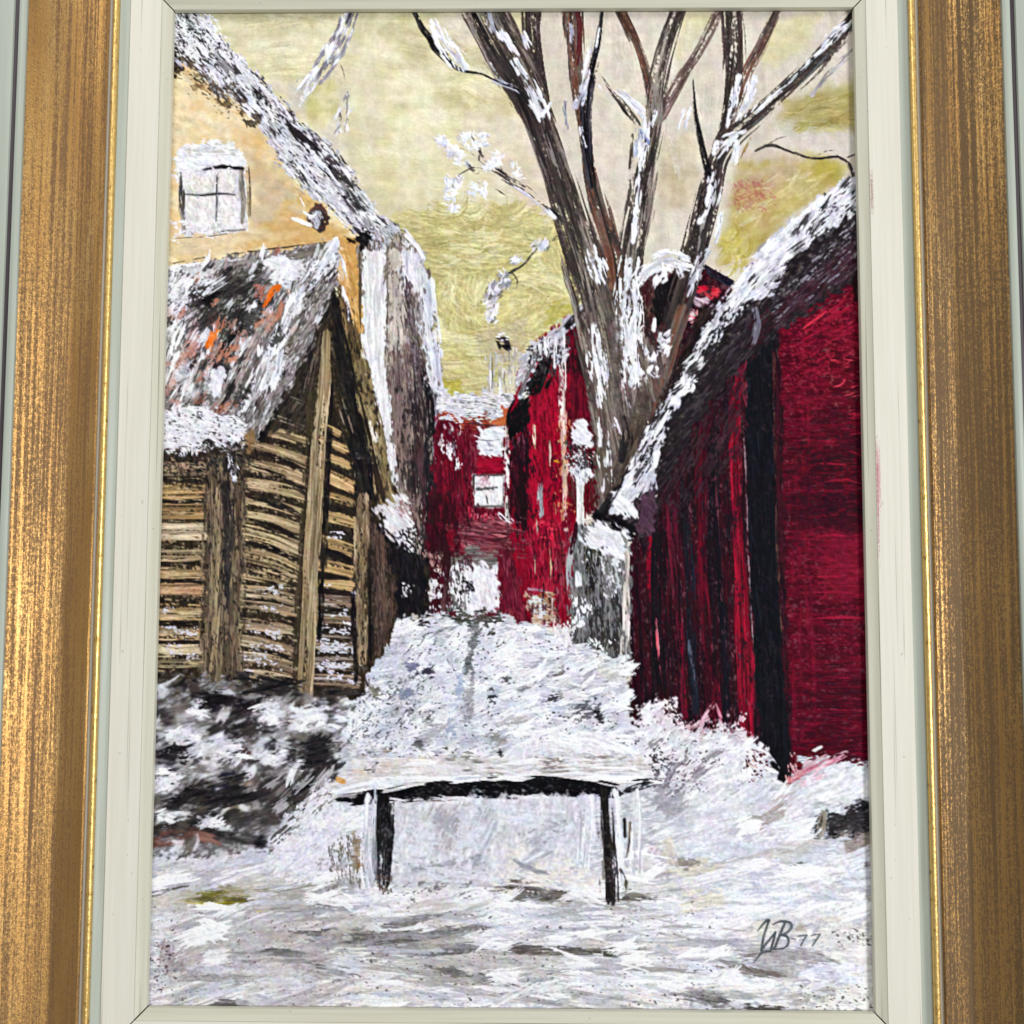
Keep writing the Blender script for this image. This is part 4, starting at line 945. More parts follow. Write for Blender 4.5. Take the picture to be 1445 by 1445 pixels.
boards([(930, 760), (928, 860), (934, 990)], [18, 20, 20], [(26, 22, 30), (18, 16, 22), (40, 22, 30)], 0.2)
boards([(900, 800), (902, 900), (900, 1000)], [12, 14, 14], [(36, 14, 22), (70, 18, 32), (20, 14, 20)], 0.2)
boards([(1010, 640), (1014, 760), (1020, 840)], [5, 6, 4], [(96, 50, 60), (60, 24, 34)], 0.45)
boards([(1060, 600), (1046, 540), (1062, 480)], [12, 14, 14], [(104, 30, 50), (130, 44, 64), (70, 18, 34)], 0.35)
stroke([(926, 870), (928, 910), (933, 955)], [4, 5, 3], [(216, 170, 176), (190, 60, 80)], dry=0.35, relief=0.25)
stroke([(970, 890), (976, 940), (980, 980)], [5, 8, 4], [(92, 98, 114), (60, 64, 80)], dry=0.5)
stroke([(960, 880), (964, 940), (968, 1010)], [6, 8, 8], [(140, 20, 46), (104, 18, 38)], dry=0.3)
scum([(900, 760), (1100, 620), (1110, 1040), (900, 1010)], [(130, 70, 84), (104, 50, 60)], 0.09, 88, 60, 2.6, soft=0.06, feather=20, op=0.75)
scum([(900, 760), (1060, 640), (1060, 1020), (900, 1010)], [(18, 15, 22), (28, 18, 26)], 0.28, 88, 80, 7, soft=0.2, feather=16, op=0.85)
scum([(1000, 560), (1060, 480), (1060, 640), (1000, 700)], [(150, 70, 90), (60, 20, 34)], 0.25, -60, 40, 4, soft=0.15, feather=14, op=0.7)
scum([(900, 700), (1000, 560), (1050, 520), (1040, 640), (960, 720), (910, 760)], [(30, 22, 28), (56, 38, 46)], 0.6, -62, 40, 8, soft=0.25, feather=14, op=0.85)
# black post
fill([(1056, 462), (1092, 452), (1092, 560), (1096, 780), (1106, 940), (1118, 1104), (1092, 1108), (1072, 1040), (1062, 880), (1056, 760), (1052, 620)], [(18, 19, 27), (22, 22, 30), (14, 14, 20), (28, 30, 40)], 88, 90, 6, rag=2, feather=2, part=p_bpost, relief=0.05)
stroke([(1049, 602), (1053, 680), (1056, 780), (1060, 860), (1064, 930)], [2, 3, 3, 3, 2], [(170, 150, 158), (120, 96, 106)], dry=0.35)
stroke([(1092, 500), (1093, 640), (1097, 760), (1103, 900)], [6, 5, 5, 4], [(92, 62, 54), (60, 34, 36), (120, 84, 70)], dry=0.45)
# roof underside and snow
fill([(1240, 262), (1150, 326), (1090, 370), (1040, 420), (990, 490), (940, 580), (900, 650), (858, 706), (842, 728), (885, 752), (905, 757), (930, 700), (960, 640), (1000, 575), (1046, 520), (1098, 470), (1150, 436), (1240, 366)],
     [DARK, (44, 37, 42), (28, 23, 28), (64, 56, 62), BLACK], -48, 40, 5, rag=4, feather=3, part=p_bfront, relief=0.14, jit=0.1)
fill([(1094, 462), (1140, 432), (1214, 376), (1214, 330), (1150, 380), (1090, 440)], [(44, 28, 36), (74, 52, 62), (26, 18, 24)], -38, 40, 4, rag=4, feather=6, part=p_barn)
scum([(1090, 420), (1212, 300), (1212, 372), (1100, 455)], [(150, 148, 160), (110, 106, 116), (180, 180, 190)], 0.3, -42, 40, 4, soft=0.12, feather=8, op=0.85)
scum([(1060, 450), (1140, 400), (1212, 330), (1212, 376), (1110, 450), (1060, 500)], [(70, 24, 36), (40, 16, 24)], 0.35, -40, 40, 5, soft=0.15, feather=8, op=0.8)
RS = [(1226, 232), (1148, 284), (1094, 328), (1066, 362), (1040, 400), (1010, 440), (992, 470), (968, 520), (945, 560), (918, 604), (893, 650), (872, 694), (862, 720), (882, 730), (900, 706), (920, 690), (930, 640), (944, 600), (962, 560), (990, 512), (1020, 470), (1052, 432), (1090, 412), (1118, 362), (1148, 338), (1226, 286)]
fill(RS, [WHITE, LAV, (206, 206, 220), WHITE, (150, 148, 158)], -46, 34, 4.5, rag=4, feather=2, part=p_broof, relief=0.26, jit=0.06)
scum([(1146, 300), (1210, 262), (1212, 300), (1140, 345)], [(96, 92, 100), DARK], 0.4, -40, 30, 4, feather=6)
scum([(1060, 372), (1120, 350), (1096, 420), (1050, 436)], [(110, 106, 116), DARK], 0.25, -48, 20, 4, feather=6)
scum([(950, 540), (1000, 460), (1050, 420), (1040, 450), (990, 520), (960, 580)], [BLACK, DARK], 0.62, -56, 30, 4, feather=5)
scum([(880, 660), (920, 600), (950, 560), (955, 590), (925, 660), (900, 700)], [BLACK, DARK], 0.38, -60, 30, 3, feather=5)
for a, b, w in (((1198, 256), (1140, 298), 12), ((1150, 300), (1084, 356), 24), ((1100, 350), (1062, 392), 22), ((1062, 398), (1036, 432), 16), ((1058, 376), (1030, 416), 8), ((1010, 450), (984, 492), 5), ((1000, 470), (976, 514), 5),
                ((970, 530), (952, 566), 16), ((948, 556), (934, 580), 10), ((944, 580), (924, 616), 6), ((914, 604), (888, 660), 8), ((905, 640), (880, 690), 12), ((938, 604), (922, 634), 6), ((1180, 300), (1150, 330), 5)):
    stroke([a, ((a[0] + b[0]) / 2, (a[1] + b[1]) / 2 + 1), b], [w * .7, w, w * .7], [WHITE, SNOW, WHITE, LAV], dry=0.25, rag=0.5, relief=0.34)
dabs([(955, 540), (985, 530), (975, 560), (945, 572)], 26, 14, 6, -50, [WHITE, WHITE, SNOW], 40, 0.2, relief=0.36)
stroke([(872, 704), (884, 712), (892, 722)], [22, 30, 20], [WHITE, SNOW, (236, 240, 248)], dry=0.08, rag=0.4, relief=0.36)
stroke([(928, 640), (926, 654)], [13, 12], [SNOW, (224, 230, 242)], rag=0.4, relief=0.3)
stroke([(908, 690), (918, 672), (924, 690)], [12, 14, 10], [(190, 186, 202), LAV], dry=0.3)
stroke([(1066, 440), (1068, 460), (1062, 480)], [14, 18, 14], [(150, 148, 164), (96, 92, 104), (180, 178, 192)], dry=0.25)
fill([(904, 700), (926, 690), (922, 758), (896, 752)], [(72, 46, 64), (92, 66, 84), (50, 34, 46)], 60, 24, 4, rag=3, feather=3, part=p_bfront)
stroke([(842, 726), (864, 740), (888, 752)], [14, 24, 20], [BLACK, (18, 18, 22), DARK], rag=0.3, dry=0.05, part=p_broof)
stroke([(850, 720), (870, 690), (886, 660)], [12, 8, 5], [DARK, BLACK], dry=0.2)
dabs(RS, 70, 30, 8, -52, [WHITE, SNOW, DARK, WHITE, LAV, GREY], 10, 0.35, 0.8, relief=0.25)

# ---- lamp
stroke([(818, 640), (818, 676), (819, 710), (820, 748)], [10, 13, 11, 13], [(236, 234, 234), (222, 216, 214)], rag=0.2, part=p_lamp, relief=0.2)
fill([(804, 660), (812, 652), (832, 654), (836, 668), (826, 682), (812, 682)], [WHITE, SNOW, GREY], 70, 10, 4, rag=3, feather=2, part=p_lamp, relief=0.3)
fill([(806, 610), (812, 598), (822, 594), (834, 606), (838, 622), (830, 632), (810, 630)], [WHITE, SNOW, WHITE], 40, 10, 5, rag=3, feather=2, part=p_lamp, relief=0.34)
scum([(800, 628), (836, 626), (838, 660), (802, 664)], [DARK, (84, 80, 80), BLACK], 0.66, 90, 10, 5, feather=4, part=p_lamp)
scum([(800, 634), (838, 630), (838, 662), (802, 664)], [SNOW, (190, 186, 186)], 0.32, 30, 6, 4, feather=4)

# ---- stone gatepost
fill([(806, 760), (818, 744), (848, 735), (888, 756), (890, 800), (888, 930), (808, 932), (804, 860)], [(104, 102, 104), (140, 140, 142), (72, 70, 72), (170, 170, 174)], 86, 40, 5, rag=3, feather=2, part=p_pillar, relief=0.14, jit=0.08)
fill([(822, 748), (846, 734), (884, 754), (888, 790), (866, 792), (846, 780), (826, 790)], [WHITE, SNOW, WHITE, LAV], 40, 18, 6, rag=5, feather=3, part=p_pillar, relief=0.34)
scum([(826, 780), (850, 775), (846, 830), (828, 830)], [DARK, BLACK, (90, 84, 70)], 0.62, 88, 20, 5, feather=5)
scum([(845, 790), (878, 790), (876, 850), (850, 850)], [(190, 194, 202), SNOW], 0.5, 70, 16, 5, feather=6, relief=0.2)
scum([(810, 850), (838, 850), (830, 890), (808, 890)], [WHITE, SNOW], 0.6, 95, 14, 6, feather=5, relief=0.3)
stroke([(806, 776), (803, 800), (804, 830)], [8, 10, 8], [(170, 172, 180), GREY], dry=0.3)
stroke([(815, 808), (816, 824)], [10, 10], [SNOW, WHITE], dry=0.1, relief=0.3)
scum([(840, 840), (880, 840), (880, 925), (830, 925)], [(60, 58, 58), DARK], 0.5, 82, 30, 4, feather=6)
scum([(808, 895), (870, 895), (870, 930), (808, 932)], [DARK, (70, 66, 64)], 0.55, 86, 16, 5, feather=6)
stroke([(884, 780), (883, 840), (882, 900), (880, 930)], [8, 10, 11, 12], [(206, 194, 188), (180, 166, 160), (224, 216, 212)], dry=0.15, rag=0.3)
scum([(838, 900), (862, 905), (858, 928), (842, 928)], [WHITE, SNOW], 0.6, 60, 10, 6, feather=5, relief=0.3)
stroke([(812, 740), (810, 760), (806, 780)], [8, 10, 6], [WINE, (40, 20, 26)], dry=0.2)

# ---- snow of lane and foreground
GROUND = [(500, 985), (522, 935), (545, 905), (560, 872), (640, 864), (706, 868), (745, 884), (790, 892), (808, 915), (850, 925), (889, 928), (890, 1022), (935, 1035), (965, 1034), (1010, 1032), (1058, 1040), (1078, 1062), (1096, 1096), (1116, 1102), (1128, 1074), (1160, 1066), (1196, 1076), (1250, 1084), (1260, 1450), (180, 1450), (190, 950), (280, 955), (380, 975), (440, 985)]
fill(GROUND, [(206, 208, 222), (222, 222, 232), (186, 188, 202), (230, 230, 238), (196, 196, 206)], -8, 44, 16, rag=5, feather=2, part=p_snow, relief=0.22, jit=0.04)
scum([(210, 1230), (1240, 1230), (1240, 1430), (205, 1430)], [(224, 219, 214), (232, 228, 224)], 0.55, -4, 46, 12, soft=0.25, feather=14, op=0.85, relief=0.08)
# lane: crusted white with dark specks
LANE = [(540, 920), (565, 876), (700, 880), (800, 905), (888, 935), (888, 1040), (930, 1060), (500, 1075), (480, 1010)]
dabs(LANE, 330, 34, 12, -18, [WHITE, WHITE, SNOW, LAV, (222, 226, 240)], 24, 0.3, relief=0.34, jit=0.02)
scum([(560, 900), (700, 890), (870, 940), (880, 1040), (520, 1060)], [(196, 198, 214), (214, 216, 230)], 0.45, -14, 50, 26, soft=0.3, feather=20, op=0.7, fine=0.2, relief=0.1)
scum(LANE, [(70, 68, 72), DARK, (104, 102, 106)], 0.075, -22, 11, 4, soft=0.09, feather=14, fine=0.7, relief=0.05)
for k in range(26):
    x = RNG.uniform(530, 870); y = RNG.uniform(905, 1050)
    smoke(x, y, RNG.uniform(26, 70), RNG.uniform(10, 22), [[(150, 156, 176), (190, 196, 212)], [(140, 138, 144), (180, 178, 184)], [(176, 186, 210), (206, 212, 230)]][RNG.integers(3)], RNG.uniform(0.4, 0.8), RNG.normal() * 16 - 16)
scum([(520, 960), (600, 940), (600, 1010), (520, 1060), (480, 1060)], [(120, 120, 132), (84, 82, 90)], 0.26, -38, 18, 6, soft=0.2, feather=14, relief=0.08, fine=0.6)
scum([(520, 930), (570, 910), (560, 950), (510, 970)], [(184, 194, 220), LAV], 0.5, -40, 20, 6, soft=0.2, feather=10, op=0.8)
scum([(632, 864), (706, 868), (700, 888), (640, 884)], [(84, 82, 74), (60, 58, 54)], 0.75, 4, 22, 5, feather=7)
smoke(669, 900, 22, 56, [(74, 74, 80), (130, 130, 136)], 0.8, 4)
smoke(660, 940, 22, 40, [(50, 54, 60), (104, 106, 112)], 0.85, 6)
smoke(662, 985, 20, 90, [(120, 120, 130), (160, 160, 170)], 0.7, 6)
smoke(649, 970, 18, 50, [(150, 164, 204), (176, 186, 214)], 0.75, 8)
smoke(636, 1028, 22, 46, [(140, 152, 190), (170, 180, 210)], 0.8, 8)
for x, y, l, a in ((595, 905, 26, -58), (575, 918, 22, -50), (612, 908, 20, -60), (622, 890, 22, -28), (604, 922, 18, -65), (570, 905, 16, -48), (640, 886, 22, -35), (588, 930, 14, -52), (632, 934, 16, 62), (610, 892, 30, -18)):
    dx, dy = math.cos(math.radians(a)) * l / 2, math.sin(math.radians(a)) * l / 2
    stroke([(x - dx, y - dy), (x + 1, y), (x + dx, y + dy)], [1.5, 2.6, 1.5], [DARK, BLACK], dry=0.1)
scum([(570, 868), (640, 866), (620, 884), (580, 884)], [BLACK, DARK, WHITE], 0.4, 10, 12, 4, feather=5)
for x, y, w, h, c, cv in ((602, 950, 26, 12, NAVY, .55), (529, 975, 16, 18, (84, 84, 70), .5), (572, 980, 34, 14, (110, 116, 140), .5), (695, 982, 20, 14, BLACK, .5), (715, 958, 18, 14, DARK, .45), (591, 1049, 18, 12, DARK, .4), (547, 1060, 16, 8, (110, 96, 76), .6),
                       (706, 1060, 12, 10, BLACK, .6), (604, 1014, 14, 10, DARK, .4), (788, 951, 24, 14, (90, 84, 84), .6), (740, 972, 40, 12, (110, 104, 104), .45), (787, 984, 38, 9, BLACK, .6), (845, 1006, 14, 26, BLACK, .66), (826, 1000, 44, 36, BLACK, .22), (853, 968, 16, 14, (96, 86, 78), .55),
                       (860, 955, 40, 40, (180, 172, 166), .3), (735, 1015, 60, 12, (150, 146, 140), .35), (580, 940, 20, 16, (60, 64, 96), .3), (700, 1045, 30, 24, (110, 104, 100), .35), (610, 1030, 40, 30, (150, 148, 156), .3), (650, 1075, 60, 14, (190, 180, 170), .4)):
    smoke(x, y, w * 1.2, h * 1.35, [c, tuple(min(255, int(k * 1.3) + 8) for k in c)], 0.45 + 0.6 * cv, -14, Wd=3.4, L=9)
dabs([(700, 900), (800, 905), (880, 940), (885, 1040), (720, 1060)], 90, 34, 8, -10, [WHITE, WHITE, SNOW, (236, 238, 246)], 14, 0.25, relief=0.34)
dabs([(770, 1035), (880, 1030), (885, 1065), (780, 1070)], 24, 60, 8, 12, [WHITE, SNOW], 8, 0.3, relief=0.34, curve=-0.12)
scum([(790, 880), (812, 886), (808, 920), (786, 905)], [(232, 226, 222), SNOW], 0.7, 90, 14, 6, feather=4)
# drift against the barn
scum([(900, 1000), (930, 985), (950, 984), (962, 1030), (910, 1040)], [SNOW, (226, 206, 216)], 0.75, -35, 30, 8, soft=0.2, rag=4, feather=6, relief=0.2, fine=0.3)
dabs([(905, 1000), (932, 988), (952, 990), (958, 1028), (912, 1036)], 26, 24, 8, -35, [WHITE, (240, 226, 234), SNOW], 18, 0.3, 0.85, relief=0.38, coarse=0.42)
scum([(940, 990), (964, 1000), (972, 1032), (950, 1030)], [BLACK, WINE], 0.4, 40, 10, 5, feather=4, relief=0.04)
stroke([(986, 1034), (998, 1008), (1008, 992)], [8, 9, 5], [(206, 150, 166), (226, 196, 206)], dry=0.3, relief=0.25)
stroke([(1010, 994), (1018, 1016), (1022, 1036)], [5, 7, 8], [(214, 170, 184), (196, 120, 140)], dry=0.35, relief=0.25)
scum([(970, 1016), (1050, 1014), (1070, 1050), (960, 1050)], [(232, 208, 218), (200, 140, 158), WHITE], 0.5, -50, 16, 4, rag=6, feather=8, relief=0.28)
scum([(892, 1024), (1060, 1030), (1085, 1070), (1070, 1110), (900, 1100)], [(226, 226, 236), SNOW, (214, 210, 222)], 0.8, -30, 30, 10, soft=0.25, rag=6, feather=8, relief=0.2, fine=0.25)
dabs([(900, 1030), (1055, 1040), (1080, 1080), (1060, 1105), (910, 1095)], 90, 26, 9, -35, [WHITE, SNOW, WHITE, (226, 218, 228)], 26, 0.3, 0.85, relief=0.38, coarse=0.42)
scum([(905, 1040), (1000, 1040), (1030, 1085), (920, 1100)], [(84, 80, 84), (110, 96, 108), DARK], 0.16, -35, 14, 5, soft=0.12, feather=12, relief=0.05)
for v in ((925, 1048, 30, 12), (960, 1075, 44, 14), (1005, 1066, 40, 12), (985, 1092, 60, 16), (940, 1096, 40, 16)):
    smoke(*v, [(104, 98, 106), (150, 144, 154)], 0.75, -32)
scum([(1050, 1056), (1080, 1066), (1095, 1100), (1060, 1100)], [(90, 46, 44), WINE, (230, 206, 196)], 0.5, 40, 12, 4, feather=6)
stroke([(1064, 1052), (1084, 1064), (1100, 1084)], [3, 4, 2], [SNOW, GREY], dry=0.3, relief=0.3)
stroke([(1080, 1082), (1090, 1088), (1098, 1090)], [3, 6, 3], [WHITE], rag=0.4, relief=0.3)
stroke([(1088, 1098), (1096, 1104), (1104, 1106)], [3, 5, 3], [WHITE, GREY], rag=0.4, relief=0.3)
stroke([(1120, 1098), (1150, 1082), (1190, 1062)], [20, 30, 12], [(206, 150, 168), (226, 190, 202), (176, 92, 116)], dry=0.35, rag=0.5, relief=0.22)
stroke([(1150, 1060), (1160, 1054)], [7, 4], [WHITE], rag=0.5, relief=0.3)
scum([(1118, 1066), (1128, 1058), (1130, 1090), (1118, 1100)], [(226, 190, 190), (190, 110, 120)], 0.6, 80, 14, 4, feather=5)
fill([(1140, 1100), (1200, 1080), (1238, 1084), (1236, 1130), (1190, 1140), (1120, 1130)], [(224, 228, 238), WHITE, (206, 212, 224)], -25, 36, 5, rag=6, feather=7, op=0.9, relief=0.24)
# dark hollow at the right edge
fill([(1142, 1166), (1160, 1150), (1190, 1148), (1210, 1136), (1245, 1126), (1245, 1180), (1196, 1178), (1150, 1180)], [(34, 32, 36), (64, 60, 62), (24, 24, 28), (96, 90, 90)], -8, 30, 4, rag=5, feather=5, part=p_snow)
stroke([(1162, 1148), (1161, 1160), (1160, 1176)], [10, 14, 12], [(170, 160, 148), (140, 130, 118), (200, 192, 182)], dry=0.15)
fill([(1190, 1180), (1240, 1178), (1240, 1206), (1200, 1208)], [(130, 118, 108), (160, 148, 138), (104, 92, 86)], -10, 24, 6, rag=5, feather=6, op=0.85)
scum([(1204, 1200), (1240, 1200), (1240, 1290), (1215, 1280)], [(120, 110, 104), (150, 142, 138)], 0.35, 80, 20, 4, feather=8, op=0.8)
# foreground of sweeping whites
for q, n, L, W_, a, cols_, cv in (
        ([(940, 1110), (1140, 1120), (1130, 1200), (960, 1200)], 110, 56, 9, -24, [WHITE, SNOW, LAV, (216, 214, 226), (228, 228, 238)], .08),
        ([(980, 1190), (1230, 1210), (1230, 1300), (1000, 1290)], 110, 66, 9, -10, [WHITE, SNOW, LAV, (220, 224, 238)], .06),
        ([(560, 1140), (810, 1130), (820, 1220), (560, 1230)], 60, 44, 9, 100, [LAV, SNOW, (214, 214, 226), WHITE], .08),
        ([(390, 1130), (510, 1130), (510, 1230), (380, 1230)], 80, 44, 8, -38, [WHITE, SNOW, LAV], .1),
        ([(215, 1200), (460, 1190), (440, 1250), (215, 1250)], 90, 54, 9, -16, [SNOW, WHITE, LAV, (218, 216, 224)], .08),
        ([(215, 1285), (480, 1280), (480, 1410), (210, 1415)], 170, 40, 8, -14, [(234, 230, 230), WHITE, (222, 216, 214), SNOW], .1),
        ([(480, 1260), (860, 1280), (860, 1310), (480, 1320)], 100, 56, 8, -6, [WHITE, SNOW, (232, 232, 240)], .05),
        ([(480, 1330), (900, 1350), (1000, 1410), (480, 1415)], 140, 56, 8, 3, [(236, 233, 232), WHITE, SNOW, (226, 220, 216)], .05),
        ([(900, 1270), (1060, 1270), (1050, 1330), (880, 1330)], 70, 66, 8, -6, [LAV, SNOW, (214, 216, 234), WHITE], .05),
        ([(950, 1350), (1110, 1370), (1080, 1420), (960, 1420)], 60, 56, 9, 14, [(222, 228, 244), WHITE, LAV], .1)):
    dabs(q, int(n * 0.5), L * 1.25, W_ * 1.7, a, cols_, 12, 0.22, 0.85, relief=0.34, curve=cv, jit=0.03, coarse=0.42)
# broad dirty sweeps across the foreground
for k in range(150):
    x = RNG.uniform(225, 1180); y = RNG.uniform(1222, 1425)
    l = RNG.uniform(50, 210); a = math.radians(RNG.normal() * 6 + (-7 if x < 500 else 1))
    w_ = RNG.uniform(6, 20)
    cc = [[(176, 174, 180), (206, 206, 214)], [(150, 146, 146), (186, 182, 180)], [(206, 196, 186), (222, 216, 208)], [(214, 218, 234), (232, 234, 244)], [WHITE, SNOW], [WHITE, (238, 238, 244)], [(120, 116, 114), (160, 156, 154)]][RNG.choice(7, p=[.17, .13, .15, .17, .15, .17, .06])]
    dx, dy = math.cos(a) * l / 2, math.sin(a) * l / 2
    if x > 1060 and 1290 < y < 1365:
        continue
    stroke([(x - dx, y - dy), (x, y + RNG.normal() * 3), (x + dx, y + dy)], [w_ * .4, w_, w_ * .3], cc, op=RNG.uniform(0.4, 0.8), dry=RNG.uniform(0.25, 0.5), rag=0.55, L=26, Wd=3.6, relief=0.22, soft=2.5)
for x, y, w, h, c, cv, a in ((760, 1262, 130, 24, (104, 96, 88), .7, 3), (800, 1285, 60, 20, (150, 144, 134), .5, 10), (890, 1266, 70, 14, (110, 104, 96), .6, 2), (560, 1328, 170, 30, (120, 118, 118), .6, -4), (640, 1316, 100, 18, (100, 98, 98), .55, -8), (500, 1318, 40, 14, (96, 94, 98), .6, 0),
                           (810, 1343, 190, 10, (96, 94, 86), .8, 1), (740, 1340, 60, 10, (70, 68, 64), .6, 0), (470, 1322, 60, 26, (140, 142, 152), .6, -3), (410, 1318, 90, 18, (190, 178, 168), .6, -3), (405, 1345, 56, 8, (84, 84, 84), .6, 3), (270, 1312, 60, 16, (150, 152, 160), .5, -12), (640, 1292, 90, 14, (150, 150, 156), .45, -10),
                           (700, 1385, 70, 16, (130, 128, 126), .5, 14), (620, 1368, 60, 10, (150, 148, 146), .4, 12), (450, 1370, 80, 16, (150, 140, 136), .45, 14), (330, 1416, 60, 12, (90, 86, 86), .6, 4), (240, 1352, 40, 46, (110, 90, 92), .26, -60), (980, 1225, 70, 20, (206, 200, 180), .6, -4), (985, 1268, 70, 24, (204, 198, 180), .6, -8),
                           (1125, 1221, 20, 7, (84, 82, 82), .8, 0), (970, 1220, 40, 10, (110, 106, 96), .5, 0), (1090, 1150, 50, 16, (150, 138, 136), .5, -30), (1110, 1125, 50, 14, (170, 160, 158), .5, -20), (1070, 1155, 30, 8, (160, 152, 146), .5, 0), (940, 1130, 50, 40, (140, 138, 148), .45, -30), (945, 1200, 40, 24, (206, 196, 180), .4, 60), (921, 1202, 16, 14, (206, 168, 176), .7, 0),
                           (1090, 1356, 110, 30, (150, 148, 150), .6, 6), (1150, 1350, 70, 16, (150, 146, 148), .55, 6), (1060, 1370, 90, 10, (100, 92, 86), .5, 10), (1080, 1312, 60, 26, (214, 208, 200), .5, 0), (1000, 1410, 60, 14, (120, 112, 116), .6, 8), (1080, 1424, 60, 8, (70, 66, 66), .7, 4), (1180, 1322, 40, 30, (170, 160, 156), .3, 4), (1128, 1310, 18, 12, (176, 166, 158), .8, 0), (1174, 1322, 8, 26, (176, 162, 158), .8, 80),
                           (1170, 1410, 110, 26, (120, 116, 110), .14, 0), (1196, 1328, 50, 12, (84, 80, 78), .3, 0), (720, 1400, 400, 30, (120, 118, 118), .2, 8), (350, 1320, 280, 200, (140, 134, 136), .16, -20), (700, 1360, 400, 40, (150, 146, 144), .25, 4), (470, 1265, 70, 20, (120, 118, 114), .4, -8), (410, 1270, 90, 16, (150, 148, 142), .4, -8), (480, 1225, 60, 44, (150, 148, 148), .4, 86)):
    smoke(x, y, w * 1.25, h * 1.5, [c, tuple(min(255, int(k * 1.2)) for k in c)], min(0.95, 0.35 + 0.8 * cv), a)
fill([(1128, 1318), (1160, 1312), (1236, 1310), (1236, 1425), (1130, 1425), (1190, 1390), (1210, 1370), (1170, 1345)], [(240, 238, 236), (234, 232, 228)], 2, 60, 20, rag=5, feather=8, op=0.9, relief=0.04)
scum([(1130, 1390), (1230, 1390), (1230, 1428), (1130, 1428)], [(100, 96, 90), (70, 66, 64)], 0.08, 2, 8, 4, soft=0.04, feather=8, fine=0.8, relief=0.02)
scum([(1176, 1316), (1226, 1316), (1226, 1336), (1180, 1338)], [(84, 80, 78), (120, 114, 112)], 0.22, 2, 8, 4, soft=0.05, feather=6, fine=0.8, relief=0.02)
dabs([(1140, 1365), (1200, 1360), (1205, 1385), (1150, 1388)], 26, 40, 8, 4, [(216, 218, 236), LAV, (228, 230, 244)], 12, 0.3, relief=0.2)
stroke([(1040, 1356), (1100, 1348), (1150, 1352), (1186, 1360)], [14, 22, 16, 4], [(150, 148, 152), (180, 178, 182), (120, 114, 114)], dry=0.35, rag=0.5)
stroke([(1050, 1362), (1070, 1372), (1110, 1378)], [8, 8, 4], [(96, 88, 82), (130, 122, 116)], dry=0.35)
stroke([(730, 1344), (800, 1340), (860, 1343), (905, 1346)], [6, 8, 9, 6], [(100, 98, 90), (74, 72, 66)], dry=0.3, rag=0.5)
for x in (800, 838, 850, 866, 880, 892):
    stroke([(x, 1334), (x, 1352)], 3, [(226, 222, 218)], dry=0.4, op=0.7)
for v in ((560, 1322, 200, 20, -3), (500, 1316, 80, 14, 0), (650, 1338, 170, 22, -5), (760, 1258, 160, 24, 4), (450, 1318, 80, 20, 0), (705, 1385, 110, 16, 12), (800, 1342, 220, 10, 1), (880, 1268, 80, 14, 2), (400, 1344, 80, 10, 2), (470, 1368, 90, 14, 12), (640, 1372, 90, 12, 10), (330, 1420, 90, 10, 2), (1000, 1412, 110, 16, 8), (580, 1300, 120, 16, -8)):
    smoke(v[0], v[1], v[2], v[3], [(88, 86, 86), (128, 124, 122), (70, 68, 68)], 0.85, v[4])
for k in range(30):
    x = RNG.uniform(240, 1040); y = RNG.uniform(1270, 1420)
    smoke(x, y, RNG.uniform(120, 260), RNG.uniform(8, 18), [[(150, 152, 164), (186, 188, 200)], [(128, 124, 124), (170, 166, 166)], [(190, 198, 220), (214, 220, 236)]][RNG.integers(3)], RNG.uniform(0.4, 0.75), RNG.normal() * 4)
# moss and stems at the left
fill([(250, 1262), (290, 1258), (320, 1252), (352, 1256), (345, 1270), (310, 1276), (262, 1278)], [(104, 98, 50), (132, 124, 60), (84, 80, 50), (150, 140, 40)], -4, 18, 4, rag=5, feather=6, op=0.55)
for v in ((300, 1262, 110, 18), (280, 1272, 70, 12), (330, 1268, 60, 14)):
    smoke(*v, [(92, 88, 52), (128, 120, 58), (110, 104, 40)], 0.9, -4)
stroke([(242, 1270), (270, 1272), (300, 1276), (345, 1272)], [3, 5, 7, 4], [(160, 150, 10), (190, 176, 30), (110, 104, 30)], dry=0.3, rag=0.5)
stroke([(212, 1262), (236, 1256), (266, 1250)], [10, 8, 4], [(84, 80, 74), (120, 116, 108)], dry=0.35)
stroke([(350, 1258), (390, 1256), (430, 1250), (470, 1244)], [10, 10, 8, 3], [(130, 128, 118), (160, 158, 148)], dry=0.4)
stroke([(362, 1286), (376, 1284)], 4, [(196, 188, 90)], dry=0.2)
# crusty specks in the foreground
scum([(212, 1290), (480, 1290), (480, 1415), (210, 1415)], [(84, 76, 80), (110, 104, 108)], 0.04, -50, 8, 4, soft=0.06, feather=14, fine=0.8, relief=0.02)
scum([(213, 1335), (250, 1335), (245, 1400), (213, 1400)], [(90, 64, 70), (70, 54, 58)], 0.16, -60, 8, 4, soft=0.05, feather=8, fine=0.8, relief=0.02)
scum([(480, 1280), (1000, 1280), (1000, 1420), (480, 1420)], [(70, 68, 70)], 0.03, 0, 11, 4, soft=0.06, feather=14, fine=0.8, relief=0.02)

